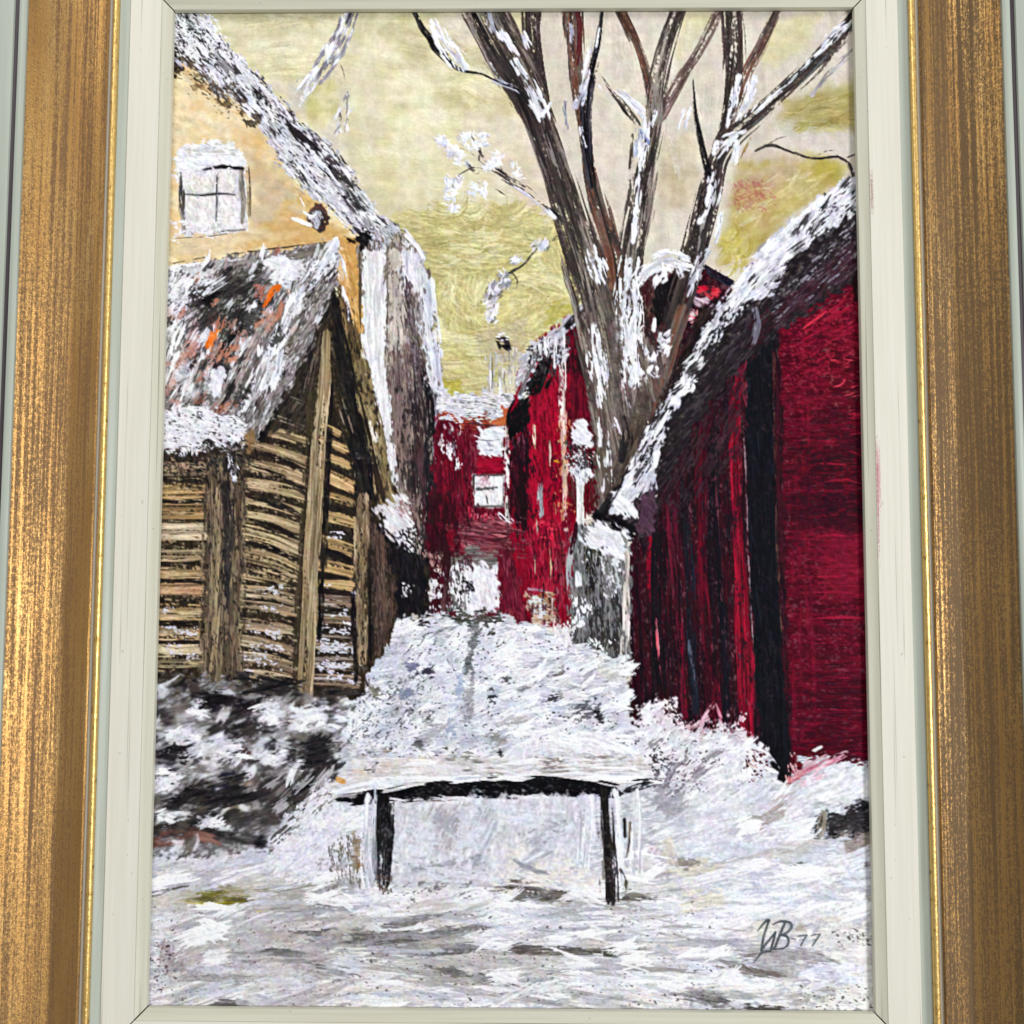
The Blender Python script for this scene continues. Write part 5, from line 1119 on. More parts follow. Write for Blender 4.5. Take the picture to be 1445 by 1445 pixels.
for k in range(70):
    x = RNG.uniform(220, 1220); y = RNG.uniform(1125, 1425)
    if (x > 1050 and y > 1285) or (500 < x < 900 and y < 1245):
        continue
    smoke(x, y, RNG.uniform(50, 150), RNG.uniform(14, 34), [[(178, 180, 194), (206, 208, 220)], [(190, 182, 176), (214, 208, 202)], [(206, 208, 226), (226, 228, 240)]][RNG.integers(3)], RNG.uniform(0.35, 0.7), RNG.normal() * 8 - (18 if x > 900 and y < 1240 else 4))
for k in range(46):
    x = RNG.uniform(230, 1200); y = RNG.uniform(1125, 1420)
    if (x > 1050 and y > 1285) or (500 < x < 900 and y < 1245):
        continue
    dabs([(x - 20, y - 6), (x + 20, y - 6), (x + 20, y + 6), (x - 20, y + 6)], 4, 56, 11, -6, [WHITE, (250, 250, 253)], 14, 0.4, 0.8, relief=0.4, coarse=0.4)

# ---- log shed
fill([(215, 600), (340, 600), (400, 520), (452, 430), (470, 400), (486, 430), (512, 520), (560, 700), (575, 780), (604, 790), (602, 862), (562, 872), (536, 930), (522, 945), (512, 985), (450, 985), (300, 975), (205, 975)],
     [UMBER_D, (60, 50, 38), (36, 30, 27), UMBER], 80, 50, 6, rag=3, feather=2, part=p_shed, relief=0.1)
LOGC = [TAN, TAN_L, (170, 138, 92), (150, 118, 74), TAN]
def log(pts, w, cols=LOGC, dry=0.1, lab=None):
    q = part('log', p_shed, lab)
    cols = [tuple(1.0 * (0.76 * k_ + 0.24 * (sum(c_) / 3)) for k_ in c_) for c_ in cols]
    stroke(pts, w, cols, dry=dry, rag=0.22, L=70, Wd=2.8, part=q, relief=0.14, jit=0.12)
    return q


# left bay
for y, w, cols_ in ((662, 24, [(150, 116, 92), (170, 138, 112), (110, 80, 66)]), (693, 24, [(190, 142, 80), (206, 160, 96), (150, 108, 60)]), (721, 20, [(190, 146, 86), (150, 112, 66), (206, 170, 116)]), (749, 26, [(200, 170, 124), (214, 188, 144), (150, 132, 106)]), (781, 20, [(196, 164, 116), (180, 150, 108), (130, 112, 84)]),
                    (806, 18, [(206, 168, 108), (180, 142, 88)]), (831, 20, [(170, 122, 78), (196, 150, 104), (140, 84, 52)]), (864, 22, [(204, 168, 104), (186, 146, 84), (220, 190, 136)]), (893, 20, [(190, 150, 92), (206, 176, 130), (170, 110, 50)]), (918, 16, [(190, 164, 116), (204, 184, 144)]), (935, 12, [(170, 150, 108), (120, 104, 74)])):
    log([(208, y), (250, y + 1), (294, y + RNG.uniform(-1, 2))], w, cols_)
# middle bay, slanting
for (x0, y0), (x1, y1), w in (((362, 606), (432, 622), 15), ((358, 628), (434, 652), 17), ((354, 655), (434, 680), 18), ((352, 682), (430, 700), 17), ((350, 706), (424, 722), 15), ((350, 728), (422, 748), 17), ((348, 752), (420, 776), 21), ((346, 782), (416, 806), 21), ((345, 808), (414, 826), 18),
                              ((344, 832), (414, 846), 17), ((343, 856), (414, 866), 16), ((342, 880), (414, 892), 18), ((342, 904), (416, 922), 17), ((340, 930), (416, 944), 20), ((340, 948), (410, 958), 12)):
    log([(x0, y0), ((x0 + x1) / 2, (y0 + y1) / 2 - 3), (x1, y1)], w, [(176, 146, 98), (196, 166, 116), (150, 124, 84), (120, 100, 70)] if y0 < 820 else [(164, 134, 98), (190, 164, 128), (130, 106, 80), (186, 150, 98)])
# right bay
for (x0, y0), (x1, y1), w in (((458, 604), (476, 612), 14), ((457, 622), (486, 634), 15), ((456, 644), (492, 656), 13), ((455, 668), (496, 688), 20), ((454, 698), (496, 710), 17), ((453, 728), (496, 738), 19), ((452, 762), (496, 776), 18), ((450, 796), (494, 806), 18), ((449, 822), (494, 826), 15), ((447, 846), (500, 850), 18), ((446, 872), (500, 874), 14), ((445, 906), (500, 908), 22), ((444, 934), (502, 936), 20), ((442, 958), (502, 962), 18)):
    log([(x0, y0), ((x0 + x1) / 2, (y0 + y1) / 2 - 1), (x1, y1)], w, [(196, 150, 84), (214, 172, 104), (160, 118, 64)] if y0 < 840 else [(140, 116, 96), (176, 160, 150), (104, 80, 62), (190, 160, 120)])
# dark gaps between logs
GAP = [BLACK, UMBER_D, (30, 28, 28)]
for y, w in ((677, 7), (707, 8), (737, 4), (767, 4), (794, 8), (820, 7), (848, 7), (878, 8), (906, 6), (925, 4)):
    stroke([(212, y - 1), (250, y + RNG.normal()), (292, y)], [w, w, w * .8], GAP if w > 5 else [(84, 72, 58), UMBER], dry=0.12, rag=0.5)
for a, m, b, w in (((357, 640), (400, 648), (430, 664), 8), ((352, 656), (395, 672), (432, 698), 9), ((352, 702), (392, 712), (426, 728), 11), ((353, 732), (384, 744), (419, 757), 13), ((352, 766), (384, 774), (414, 786), 13), ((348, 794), (380, 802), (410, 814), 7), ((348, 815), (382, 822), (414, 828), 5),
                   ((346, 846), (390, 850), (412, 856), 4), ((400, 895), (412, 900), (420, 905), 8), ((366, 918), (394, 924), (418, 934), 8), ((344, 870), (380, 876), (414, 880), 4), ((370, 596), (400, 596), (430, 600), 8), ((362, 618), (400, 626), (430, 636), 6)):
    stroke([a, m, b], [w * .5, w, w * .6], GAP, dry=0.06, rag=0.35)
for a, b, w in (((460, 612), (484, 624), 6), ((458, 634), (492, 648), 7), ((460, 656), (496, 674), 5), ((458, 686), (498, 700), 7), ((462, 716), (492, 722), 10), ((458, 748), (494, 758), 13), ((456, 780), (494, 792), 14), ((452, 812), (492, 816), 9), ((450, 834), (494, 838), 9), ((448, 862), (500, 862), 5), ((446, 890), (500, 894), 9), ((444, 922), (500, 922), 4), ((444, 948), (500, 950), 4)):
    stroke([a, ((a[0] + b[0]) / 2, (a[1] + b[1]) / 2 - 1), b], [w, w, w * .7], GAP, dry=0.06, rag=0.35)
# snow caught on the lower logs
for x, y, w, h in ((232, 859, 30, 8), (236, 888, 40, 10), (262, 894, 30, 8), (252, 918, 30, 10), (276, 926, 20, 6), (376, 833, 40, 10), (380, 860, 36, 10), (372, 892, 44, 12), (376, 915, 44, 12), (360, 926, 36, 10), (380, 938, 40, 12), (348, 946, 30, 10), (472, 756, 20, 8), (470, 866, 44, 8), (474, 888, 40, 14), (474, 914, 50, 18), (474, 938, 44, 14), (480, 955, 36, 12), (462, 824, 20, 5), (500, 868, 8, 60)):
    scum([(x - w / 2, y - h / 2), (x + w / 2, y - h / 2), (x + w / 2, y + h / 2), (x - w / 2, y + h / 2)], [(232, 230, 240), LAV, (206, 200, 208)], 0.5, 6, 16, 3.6, soft=0.12, rag=3, feather=4, relief=0.28)
# dark upper gable
fill([(468, 404), (478, 420), (500, 520), (532, 660), (545, 706), (505, 706), (492, 620), (480, 540), (470, 480)], [BLACK, (30, 28, 28), (44, 40, 38)], 76, 50, 6, rag=3, feather=3, part=p_shed)
fill([(460, 424), (468, 440), (452, 500), (436, 560), (440, 610), (376, 606), (400, 560), (430, 490)], [(44, 38, 34), (66, 56, 48), (30, 27, 26), (104, 88, 76)], -62, 50, 4, rag=3, feather=3, part=p_shed)
stroke([(458, 440), (430, 500), (400, 556), (366, 612)], [14, 22, 24, 24], [(38, 34, 32), BLACK, (60, 52, 46)], dry=0.1, part=p_shed)
for a, b, w in (((452, 470), (440, 545), 5), ((444, 500), (432, 552), 4), ((436, 520), (428, 556), 4), ((456, 476), (452, 530), 5), ((478, 540), (498, 610), 7), ((484, 560), (502, 628), 4), ((476, 570), (486, 600), 4)):
    stroke([a, ((a[0] + b[0]) / 2, (a[1] + b[1]) / 2), b], [w * .6, w, w * .5], [(120, 106, 94), (84, 74, 66), (150, 134, 118)], dry=0.3)
for a, b in (((410, 560), (438, 572)), ((408, 564), (436, 575)), ((386, 585), (430, 602)), ((384, 590), (428, 606))):
    stroke([a, ((a[0] + b[0]) / 2, (a[1] + b[1]) / 2 - 1), b], 2, [(214, 204, 186), (150, 138, 122)], dry=0.15, relief=0.25)
for k in range(7):
    stroke([(496, 634 + k * 3.4), (510, 632 + k * 3.5), (524, 633 + k * 3.3)], 1.6, [(150, 146, 142), (90, 86, 84)], dry=0.3, relief=0.2)
for k in range(6):
    stroke([(500 + k * 4.4, 660), (501 + k * 4.4, 674)], 1.6, [(140, 134, 130)], dry=0.35, relief=0.2)
# rafter, posts
q_raf = part('rafter', p_shed, 'slanting tan rafter on the right side of the gable')
stroke([(474, 396), (486, 430), (500, 490), (510, 530)], [8, 14, 22, 24], [(120, 98, 66), (96, 80, 58), (150, 124, 84), (70, 60, 48)], dry=0.15, part=q_raf)
stroke([(508, 516), (520, 570), (532, 630), (544, 690), (548, 706)], [24, 30, 31, 31, 26], [(150, 132, 94), (120, 104, 74), (172, 154, 116), (92, 80, 58)], dry=0.04, rag=0.18, part=q_raf, relief=0.12)
stroke([(506, 540), (518, 600), (530, 664), (538, 706)], [10, 10, 12, 12], [(50, 44, 36), UMBER_D], dry=0.2)
stroke([(526, 600), (530, 620)], [14, 10], [(206, 200, 190)], dry=0.5)
q_p2 = part('post', p_shed, 'pale tan post in the middle of the gable')
stroke([(440, 560), (436, 700), (424, 860), (418, 980)], [14, 18, 20, 14], [UMBER_D, (60, 54, 40), UMBER], dry=0.15, part=p_shed)
stroke([(466, 520), (462, 640), (456, 780), (450, 900)], [10, 12, 12, 10], [UMBER_D, BLACK, UMBER], dry=0.1)
stroke([(460, 470), (457, 530), (450, 620), (444, 720), (438, 830), (434, 920), (431, 984)], [12, 20, 24, 25, 23, 22, 24], [POST, (140, 120, 90), POST_L, (120, 102, 76), POST], dry=0.04, rag=0.15, part=q_p2, relief=0.14, jit=0.1, L=90)
q_p1 = part('post', p_shed, 'broad dark weathered post on the left of the shed')
fill([(292, 640), (350, 640), (346, 740), (342, 860), (340, 940), (344, 972), (276, 972), (284, 900), (288, 760)], [(112, 96, 78), (84, 72, 60), (140, 122, 98), (62, 54, 48)], 88, 80, 4.5, rag=3, feather=2, part=q_p1, relief=0.16, jit=0.12)
stroke([(322, 650), (324, 720), (322, 780), (318, 860)], [20, 22, 20, 10], [(50, 46, 46), DARK, (70, 62, 56)], dry=0.25)
stroke([(308, 690), (304, 780), (302, 860), (298, 940)], [8, 10, 16, 14], [(170, 150, 118), (140, 122, 94), (190, 172, 142)], dry=0.35, L=60)
stroke([(338, 690), (336, 800), (330, 940)], [9, 8, 10], [(110, 86, 70), (90, 70, 58)], dry=0.4)
stroke([(290, 700), (289, 800), (286, 900)], [7, 7, 8], [(70, 64, 52), UMBER], dry=0.3)
q_p3 = part('post', p_shed, 'tan corner post on the right end of the shed')
stroke([(512, 705), (511, 760), (510, 840), (511, 930)], [22, 22, 20, 19], [(150, 128, 100), (170, 150, 122), (120, 100, 76), POST], dry=0.05, rag=0.15, part=q_p3, relief=0.14, jit=0.1)
stroke([(498, 840), (500, 900), (502, 960)], [8, 8, 8], [UMBER_D, BLACK], dry=0.2)
# dark lean-to beyond the corner post
stroke([(522, 780), (522, 860), (524, 930)], [7, 8, 8], [BLACK, UMBER_D], dry=0.1)
fill([(526, 740), (545, 752), (550, 880), (536, 925), (528, 925)], [(84, 66, 58), (104, 84, 74), (60, 48, 46), (120, 96, 86)], 88, 60, 4, rag=3, feather=4, part=p_shed)
fill([(536, 740), (570, 770), (604, 792), (602, 862), (564, 872), (552, 800)], [(30, 28, 32), BLACK, (46, 42, 46)], 84, 30, 6, rag=4, feather=4, part=p_shed)
stroke([(556, 830), (552, 870), (542, 905)], [14, 16, 10], [(96, 72, 64), (70, 54, 52)], dry=0.3)
scum([(566, 822), (588, 822), (586, 842), (568, 842)], [WHITE, SNOW], 0.4, 80, 10, 4, feather=4, relief=0.28)
fill([(531, 717), (550, 706), (566, 702), (582, 722), (588, 758), (580, 782), (560, 762), (540, 738)], [WHITE, SNOW, (224, 214, 218), LAV], 50, 18, 6, rag=5, feather=3, part=p_lsnow, relief=0.34)
scum([(560, 752), (590, 745), (596, 790), (575, 792)], [BLACK, DARK], 0.5, 50, 9, 4, feather=5)
scum([(556, 700), (584, 704), (584, 730), (566, 726)], [(150, 110, 112), (196, 176, 178)], 0.45, 60, 9, 4, feather=5)
# tiled roof under broken snow
ROOF = [(218, 384), (300, 366), (400, 352), (462, 338), (480, 346), (476, 400), (462, 430), (440, 486), (412, 540), (384, 584), (352, 632), (214, 640), (214, 500)]
fill(ROOF, [(132, 122, 118), (180, 172, 172), (84, 78, 78), (206, 200, 204), (60, 56, 58)], 118, 34, 8, rag=3, feather=2, part=p_sroof, relief=0.2, jit=0.1)
stroke([(396, 366), (426, 358), (458, 348)], [16, 18, 12], [(128, 120, 110), (104, 96, 88), (150, 142, 132)], dry=0.06, rag=0.2)
stroke([(232, 374), (300, 362), (380, 352), (460, 342)], [3, 4, 4, 3], [(92, 82, 66), DARK], dry=0.35)
stroke([(240, 382), (290, 372), (340, 366)], [12, 12, 10], [WHITE, SNOW, GREY], dry=0.35, rag=0.5, relief=0.3)
fill([(270, 400), (330, 380), (375, 372), (374, 400), (340, 420), (300, 430), (260, 440)], [(90, 86, 82), (60, 56, 56), (120, 116, 108)], -30, 24, 5, rag=6, feather=6)
stroke([(340, 372), (368, 366)], [12, 12], [(150, 146, 142), (120, 116, 112)], dry=0.2)
scum([(222, 390), (290, 378), (300, 400), (240, 470), (222, 470)], [WHITE, SNOW, LAV], 0.6, 130, 18, 6, rag=6, feather=8, relief=0.32)
scum([(300, 400), (360, 385), (380, 430), (330, 480), (280, 460)], [BLACK, DARK, (70, 72, 64)], 0.55, 135, 20, 6, rag=6, feather=10)
scum([(280, 455), (340, 440), (340, 500), (290, 520)], [(56, 58, 52), DARK], 0.5, 125, 24, 5, rag=6, feather=8)
stroke([(280, 430), (306, 418), (320, 410)], [7, 10, 5], [BLACK], dry=0.2, rag=0.5)
stroke([(252, 420), (262, 408), (280, 402)], [8, 8, 6], [DARK, BLACK], dry=0.35, rag=0.5)
fill([(372, 364), (402, 356), (430, 372), (424, 400), (398, 400), (374, 390)], [WHITE, SNOW, (232, 230, 240)], 20, 16, 6, rag=6, feather=4, relief=0.36)
for pts, w, cols_ in (([(352, 430), (336, 462), (318, 492), (300, 530)], [14, 14, 12, 10], [DARK, BLACK, (80, 72, 72)]), ([(366, 438), (350, 470), (330, 510), (310, 552)], [10, 12, 12, 10], [(190, 180, 182), SNOW, (150, 140, 140)]), ([(382, 440), (362, 480), (344, 520), (322, 570)], [12, 12, 12, 12], [(150, 110, 100), (190, 176, 176), (120, 96, 92)]),
                      ([(398, 430), (380, 470), (356, 520), (334, 572)], [10, 14, 16, 14], [(126, 118, 114), (90, 84, 82), (160, 152, 150)]), ([(414, 420), (396, 470), (372, 520), (350, 570)], [12, 16, 20, 20], [(206, 200, 206), SNOW, (150, 144, 146)]), ([(428, 440), (408, 490), (388, 530), (366, 580)], [10, 12, 14, 16], [(70, 64, 60), (110, 100, 92), DARK]),
                      ([(300, 470), (280, 510), (262, 545), (250, 575)], [18, 16, 16, 14], [(226, 214, 220), SNOW, (190, 160, 160)]), ([(276, 460), (258, 500), (242, 540)], [12, 12, 12], [(206, 170, 166), (226, 206, 208), (176, 140, 136)]), ([(256, 470), (240, 510), (228, 545)], [14, 14, 14], [SNOW, (224, 206, 208), WHITE]), ([(316, 500), (296, 540), (280, 572)], [8, 8, 8], [DARK, (90, 74, 70)]), ([(288, 478), (270, 520), (254, 552)], [5, 6, 6], [DARK, (110, 70, 60)]), ([(240, 500), (230, 530), (222, 560)], [5, 6, 6], [(150, 84, 68), DARK]), ([(338, 520), (326, 546), (310, 580)], [7, 8, 8], [DARK, BLACK])):
    stroke(pts, w, cols_, dry=0.28, rag=0.5, relief=0.26, L=22)
dabs(ROOF, 90, 28, 9, 118, [WHITE, SNOW, DARK, (110, 104, 104), BLACK, (196, 170, 166), (176, 110, 90), WHITE], 14, 0.4, 0.8, relief=0.26)
for v in ((330, 412, 80, 40, -25), (290, 450, 60, 30, -40), (352, 452, 36, 60, 28), (316, 520, 24, 60, 28), (264, 520, 20, 60, 28), (240, 450, 26, 20, 0), (392, 480, 20, 70, 28), (340, 560, 26, 50, 28)):
    smoke(v[0], v[1], v[2], v[3], [(30, 28, 30), (58, 54, 54)], 0.8, v[4])
for v in ((250, 415, 44, 40), (236, 470, 30, 50), (256, 530, 30, 60), (296, 540, 18, 40), (402, 380, 50, 30), (420, 430, 30, 50), (388, 520, 30, 70), (276, 385, 70, 14), (470, 365, 20, 40)):
    smoke(v[0], v[1], v[2], v[3], [(222, 218, 226), WHITE], 0.7, 20, relief=0.2)
    dabs([(v[0] - v[2] / 2, v[1] - v[3] / 2), (v[0] + v[2] / 2, v[1] - v[3] / 2), (v[0] + v[2] / 2, v[1] + v[3] / 2), (v[0] - v[2] / 2, v[1] + v[3] / 2)], 6, 26, 9, 116, [WHITE, SNOW, WHITE], 14, 0.35, 0.85, relief=0.36, coarse=0.4)
for v in ((262, 500, 20, 70), (300, 500, 20, 60), (380, 460, 16, 50), (240, 545, 20, 30)):
    smoke(v[0], v[1], v[2], v[3], [(190, 130, 112), (206, 160, 148)], 0.65, 26)
# showing tiles
q_t1 = part('tile', p_sroof, 'bright orange roof tile'); q_t2 = part('tile', p_sroof, 'orange roof tile')
fill([(384, 402), (397, 400), (395, 412), (388, 410), (374, 437), (368, 433)], [ORANGE, (222, 104, 34), (240, 130, 50)], 118, 14, 5, rag=1.5, feather=1.2, part=q_t1)
fill([(298, 470), (309, 466), (306, 478), (298, 494), (290, 492)], [(238, 128, 48), ORANGE, (244, 150, 76)], 118, 10, 5, rag=2, feather=2, part=q_t2)
for x, y, w, h, c in ((307, 424, 12, 8, (206, 112, 88)), (366, 412, 12, 14, (190, 90, 66)), (380, 452, 14, 24, (206, 118, 70)), (318, 460, 14, 12, (216, 120, 70)), (322, 500, 24, 20, (206, 106, 66)), (272, 494, 18, 30, (190, 110, 90)), (243, 446, 20, 16, (206, 160, 150)), (282, 560, 14, 14, (170, 92, 60)), (320, 572, 36, 10, (190, 104, 70)), (246, 566, 20, 10, (170, 100, 84)), (232, 508, 10, 10, (190, 96, 76)), (340, 480, 16, 20, (176, 110, 92)), (406, 410, 10, 16, (190, 110, 84)), (300, 580, 60, 8, (170, 92, 70)), (330, 462, 14, 20, (150, 100, 86))):
    scum([(x - w / 2, y - h / 2), (x + w / 2, y - h / 2), (x + w / 2, y + h / 2), (x - w / 2, y + h / 2)], [tuple(0.75 * k + 0.25 * 120 for k in c), tuple(0.6 * min(255, k * 1.15) + 0.4 * 180 for k in c)], 0.55, 118, 14, 4, soft=0.2, rag=3, feather=4, op=0.85, relief=0.12)
stroke([(296, 524), (310, 514), (320, 524), (318, 540)], [3, 4, 4, 3], [BLACK, DARK], dry=0.1)
fill([(292, 546), (300, 524), (312, 516), (319, 526), (315, 548), (302, 558)], [WHITE, SNOW, (232, 228, 236)], 100, 12, 5, rag=2.5, feather=2, relief=0.34)
# snow along verge and eave
for pts, w in (([(474, 342), (462, 366), (452, 386)], [12, 16, 10]), ([(474, 352), (480, 376), (484, 400)], [10, 14, 8]), ([(448, 380), (428, 410), (410, 440)], [18, 24, 16]), ([(484, 405), (490, 430), (494, 452)], [6, 8, 5]), ([(404, 450), (398, 466)], [12, 10]), ([(392, 500), (384, 530), (370, 560)], [20, 22, 16]), ([(400, 510), (390, 545), (376, 580)], [4, 5, 4])):
    stroke(pts, w, [WHITE, LAV, SNOW], dry=0.3, rag=0.55, relief=0.34, L=18)
scum([(440, 380), (470, 370), (462, 410), (430, 420)], [(110, 106, 110), DARK], 0.3, 118, 10, 4, feather=5)
fill([(214, 588), (240, 580), (268, 572), (300, 580), (336, 586), (352, 604), (346, 628), (300, 634), (240, 638), (214, 634)], [WHITE, SNOW, WHITE, (214, 212, 222)], 10, 16, 6, rag=5, feather=2.5, part=p_seave, relief=0.4)
scum([(216, 580), (345, 580), (350, 632), (216, 638)], [(90, 86, 88), DARK, (60, 56, 56)], 0.16, 20, 10, 6, soft=0.14, feather=8, fine=0.5, relief=0.04)
scum([(260, 632), (350, 615), (352, 650), (290, 660), (250, 648)], [DARK, (70, 62, 60), BLACK], 0.5, 30, 14, 5, feather=6)
scum([(222, 640), (290, 640), (290, 652), (222, 654)], [(92, 70, 66), DARK], 0.6, 5, 14, 5, feather=5)
for x, y in ((258, 637), (272, 635), (327, 646), (330, 664), (332, 672)):
    dabs([(x - 6, y - 6), (x + 6, y - 6), (x + 6, y + 6), (x - 6, y + 6)], 7, 11, 5, 80, [WHITE, LAV], 30, 0.2, relief=0.34)
fill([(346, 616), (356, 606), (362, 618), (356, 640), (348, 640)], [(120, 96, 66), (150, 120, 84)], 88, 14, 4, rag=2, feather=3, part=p_shed)

# ---- dark shrub below the shed
BUSH = [(205, 955), (300, 960), (420, 975), (480, 985), (492, 1010), (478, 1060), (478, 1100), (440, 1130), (404, 1160), (380, 1196), (300, 1206), (205, 1208)]
fill(BUSH, [(150, 148, 152), (96, 92, 92), (190, 188, 194), (60, 56, 56), (120, 116, 116)], -20, 30, 7, rag=8, feather=5, part=p_bush, relief=0.2, jit=0.1)
def patch(x, y, w, h, cols_, cv, a, L=18, W_=6, rel=0.1):
    if rel > 0.3:
        P_ = [(x - w / 2, y - h / 2), (x + w / 2, y - h / 2), (x + w / 2, y + h / 2), (x - w / 2, y + h / 2)]
        smoke(x, y, w * 1.3, h * 1.4, [cols_[-1], cols_[0]], 0.7, a, relief=0.2)
        dabs(P_, max(3, int(w * h / 300)), 24, 9, a, cols_, 24, 0.3, 0.9, relief=0.38, coarse=0.4)
    else:
        smoke(x, y, w * 1.35, h * 1.5, cols_, min(1.0, 0.35 + cv), a)


DK = [BLACK, DARK, (66, 60, 58)]
WH = [WHITE, SNOW, LAV]
for v in ((240, 965, 60, 26, [(80, 72, 58), UMBER_D], .7, 0), (274, 974, 30, 24, DK, .8, 30), (312, 990, 70, 22, [BLACK], .85, 8), (380, 968, 90, 26, DK, .8, 8), (330, 1015, 90, 44, DK, .6, -25), (480, 978, 60, 20, DK, .75, 0), (246, 1060, 40, 34, DK, .55, 30), (340, 1030, 60, 40, [(70, 62, 58), DARK], .5, -30), (408, 1004, 30, 44, [DARK, (90, 66, 52)], .6, 80), (452, 1066, 60, 44, [(50, 46, 52), DARK, BLACK], .72, -35), (405, 1064, 30, 26, DK, .6, 20),
          (310, 1128, 150, 60, [(54, 50, 48), DARK, (90, 84, 78)], .72, -15), (400, 1120, 60, 50, DK, .55, -40), (438, 1108, 40, 30, [BLACK, DARK], .7, -50), (350, 1150, 90, 30, [(80, 76, 76), DARK], .55, -20), (266, 1166, 50, 16, DK, .5, 10), (300, 1180, 60, 20, DK, .5, -20), (350, 1186, 70, 16, [(100, 98, 100), DARK], .6, 8), (244, 1172, 60, 20, [(60, 48, 48), DARK], .6, -8)):
    patch(*v)
for v in ((226, 974, 22, 16, WH, .6, 0), (280, 1003, 24, 20, WH, .85, 20), (250, 1032, 80, 26, WH, .5, -20), (300, 1050, 90, 30, WH, .6, -20), (385, 1010, 50, 36, WH, .55, -40), (376, 1060, 60, 30, WH, .65, -10), (300, 1078, 70, 26, WH, .6, -14), (236, 1080, 60, 26, [(190, 188, 200), LAV], .6, -5), (250, 1010, 60, 30, [(150, 140, 138), (190, 184, 184)], .5, -20)):
    patch(*v, rel=0.34)
stroke([(214, 1112), (232, 1104), (254, 1094)], [14, 22, 10], WH, dry=0.08, rag=0.5, relief=0.36)
stroke([(410, 1078), (424, 1086), (416, 1102)], [14, 22, 12], [WHITE, LAV, GREY], dry=0.15, rag=0.5, relief=0.34)
stroke([(420, 1008), (446, 1012), (476, 1016)], [20, 26, 20], [WHITE, LAV, SNOW], dry=0.2, rag=0.5, relief=0.34)
stroke([(418, 1032), (440, 1026), (470, 1030)], [14, 12, 14], [LAV, WHITE], dry=0.35, rag=0.5, relief=0.3)
stroke([(216, 1156), (240, 1150), (264, 1148)], [10, 14, 8], [SNOW, GREY, WHITE], dry=0.2, rag=0.5, relief=0.34)
stroke([(280, 1152), (298, 1160), (313, 1164)], [6, 12, 5], [WHITE, SNOW], dry=0.12, rag=0.5, relief=0.34)
stroke([(216, 1190), (250, 1180), (285, 1182), (306, 1190)], [14, 20, 18, 10], [(112, 76, 68), (84, 54, 50), (140, 104, 94)], dry=0.25, rag=0.5)
for q, w, c in (((310, 1110), 16, (24, 26, 70)), ((322, 1093), 16, (26, 30, 52)), ((233, 1122), 8, (30, 44, 140)), ((320, 1118), 8, (34, 40, 96)), ((218, 1062), 5, (40, 44, 84))):
    stroke([(q[0] - w / 2, q[1] + 1), (q[0] + w / 2, q[1] - 2)], [w * .5, w * .6], [c, NAVY if w > 10 else c], dry=0.2, rag=0.5)
patch(345, 1064, 18, 20, [(92, 56, 54), (70, 46, 46)], .6, 60)
patch(350, 1112, 20, 16, [(196, 166, 148)], .5, -30)
patch(340, 1138, 40, 14, [(176, 160, 136), (130, 116, 100)], .5, -8)
dabs(BUSH, 120, 34, 12, -16, [WHITE, DARK, (150, 146, 148), BLACK, (96, 88, 84), SNOW, (70, 62, 58)], 24, 0.35, 0.75, relief=0.3, curve=0.1, coarse=0.4)
soften(BUSH, 1, 2, 0.7)
for v in ((235, 1100, 44, 24), (280, 1003, 26, 20), (384, 1008, 46, 26), (436, 1014, 60, 22), (300, 1062, 80, 22), (372, 1066, 56, 22), (420, 1088, 26, 26), (256, 1040, 50, 16), (240, 1152, 50, 12), (298, 1160, 34, 10)):
    patch(*v, [WHITE, SNOW], .72, -12, 16, 8, 0.4)
for v in ((310, 990, 60, 16), (378, 968, 80, 18), (250, 1062, 30, 24), (330, 1122, 100, 34), (446, 1066, 50, 34), (436, 1108, 40, 24), (270, 1120, 60, 30)):
    patch(*v, [BLACK, DARK], .6, -12, 16, 8, 0.06)
dabs([(380, 1100), (470, 1080), (480, 1130), (400, 1180)], 34, 34, 9, -45, [(60, 56, 56), (190, 186, 192), WHITE, (110, 104, 104)], 12, 0.45, 0.8, relief=0.25)
scum([(420, 1140), (480, 1100), (510, 1130), (500, 1230), (380, 1240), (390, 1200)], [WHITE, SNOW, LAV], 0.66, -40, 26, 6, rag=8, feather=9, relief=0.32)
scum([(470, 1180), (516, 1175), (516, 1250), (470, 1250)], [(150, 148, 148), (110, 104, 98)], 0.45, 84, 24, 4, feather=10)
scum([(490, 1195), (514, 1190), (514, 1230), (494, 1230)], [(90, 70, 44), (150, 110, 50), (60, 54, 48)], 0.25, 84, 14, 5, soft=0.2, feather=8, op=0.7)
smoke(503, 1204, 18, 60, [(120, 108, 92), (150, 120, 70)], 0.6, 0)
smoke(508, 1222, 8, 14, [(150, 104, 40), (120, 84, 40)], 0.8, 0)

# grit where drawn edges meet
for q_, cv in (([(470, 400), (500, 440), (556, 700), (530, 710), (490, 520)], .3), ([(214, 640), (360, 630), (352, 700), (214, 670)], .35), ([(288, 660), (350, 660), (342, 960), (282, 960)], .22), ([(500, 715), (530, 715), (530, 935), (500, 935)], .2), ([(560, 760), (606, 790), (600, 865), (556, 872)], .4)):
    scum(q_, [BLACK, (38, 33, 30)], cv, 84, 30, 6, soft=0.2, feather=8, op=0.85, fine=0.5)
scum([(215, 650), (290, 650), (290, 940), (212, 940)], [(90, 76, 58), (116, 100, 78)], 0.16, 2, 40, 4, soft=0.15, feather=8, op=0.75)
scum([(345, 620), (430, 620), (416, 960), (342, 960)], [(90, 76, 58), (120, 106, 84)], 0.15, 14, 40, 4, soft=0.15, feather=8, op=0.75)
scum([(345, 620), (430, 620), (416, 960), (342, 960)], [(206, 184, 148), (190, 170, 138)], 0.16, 14, 40, 3, soft=0.12, feather=8, op=0.7)
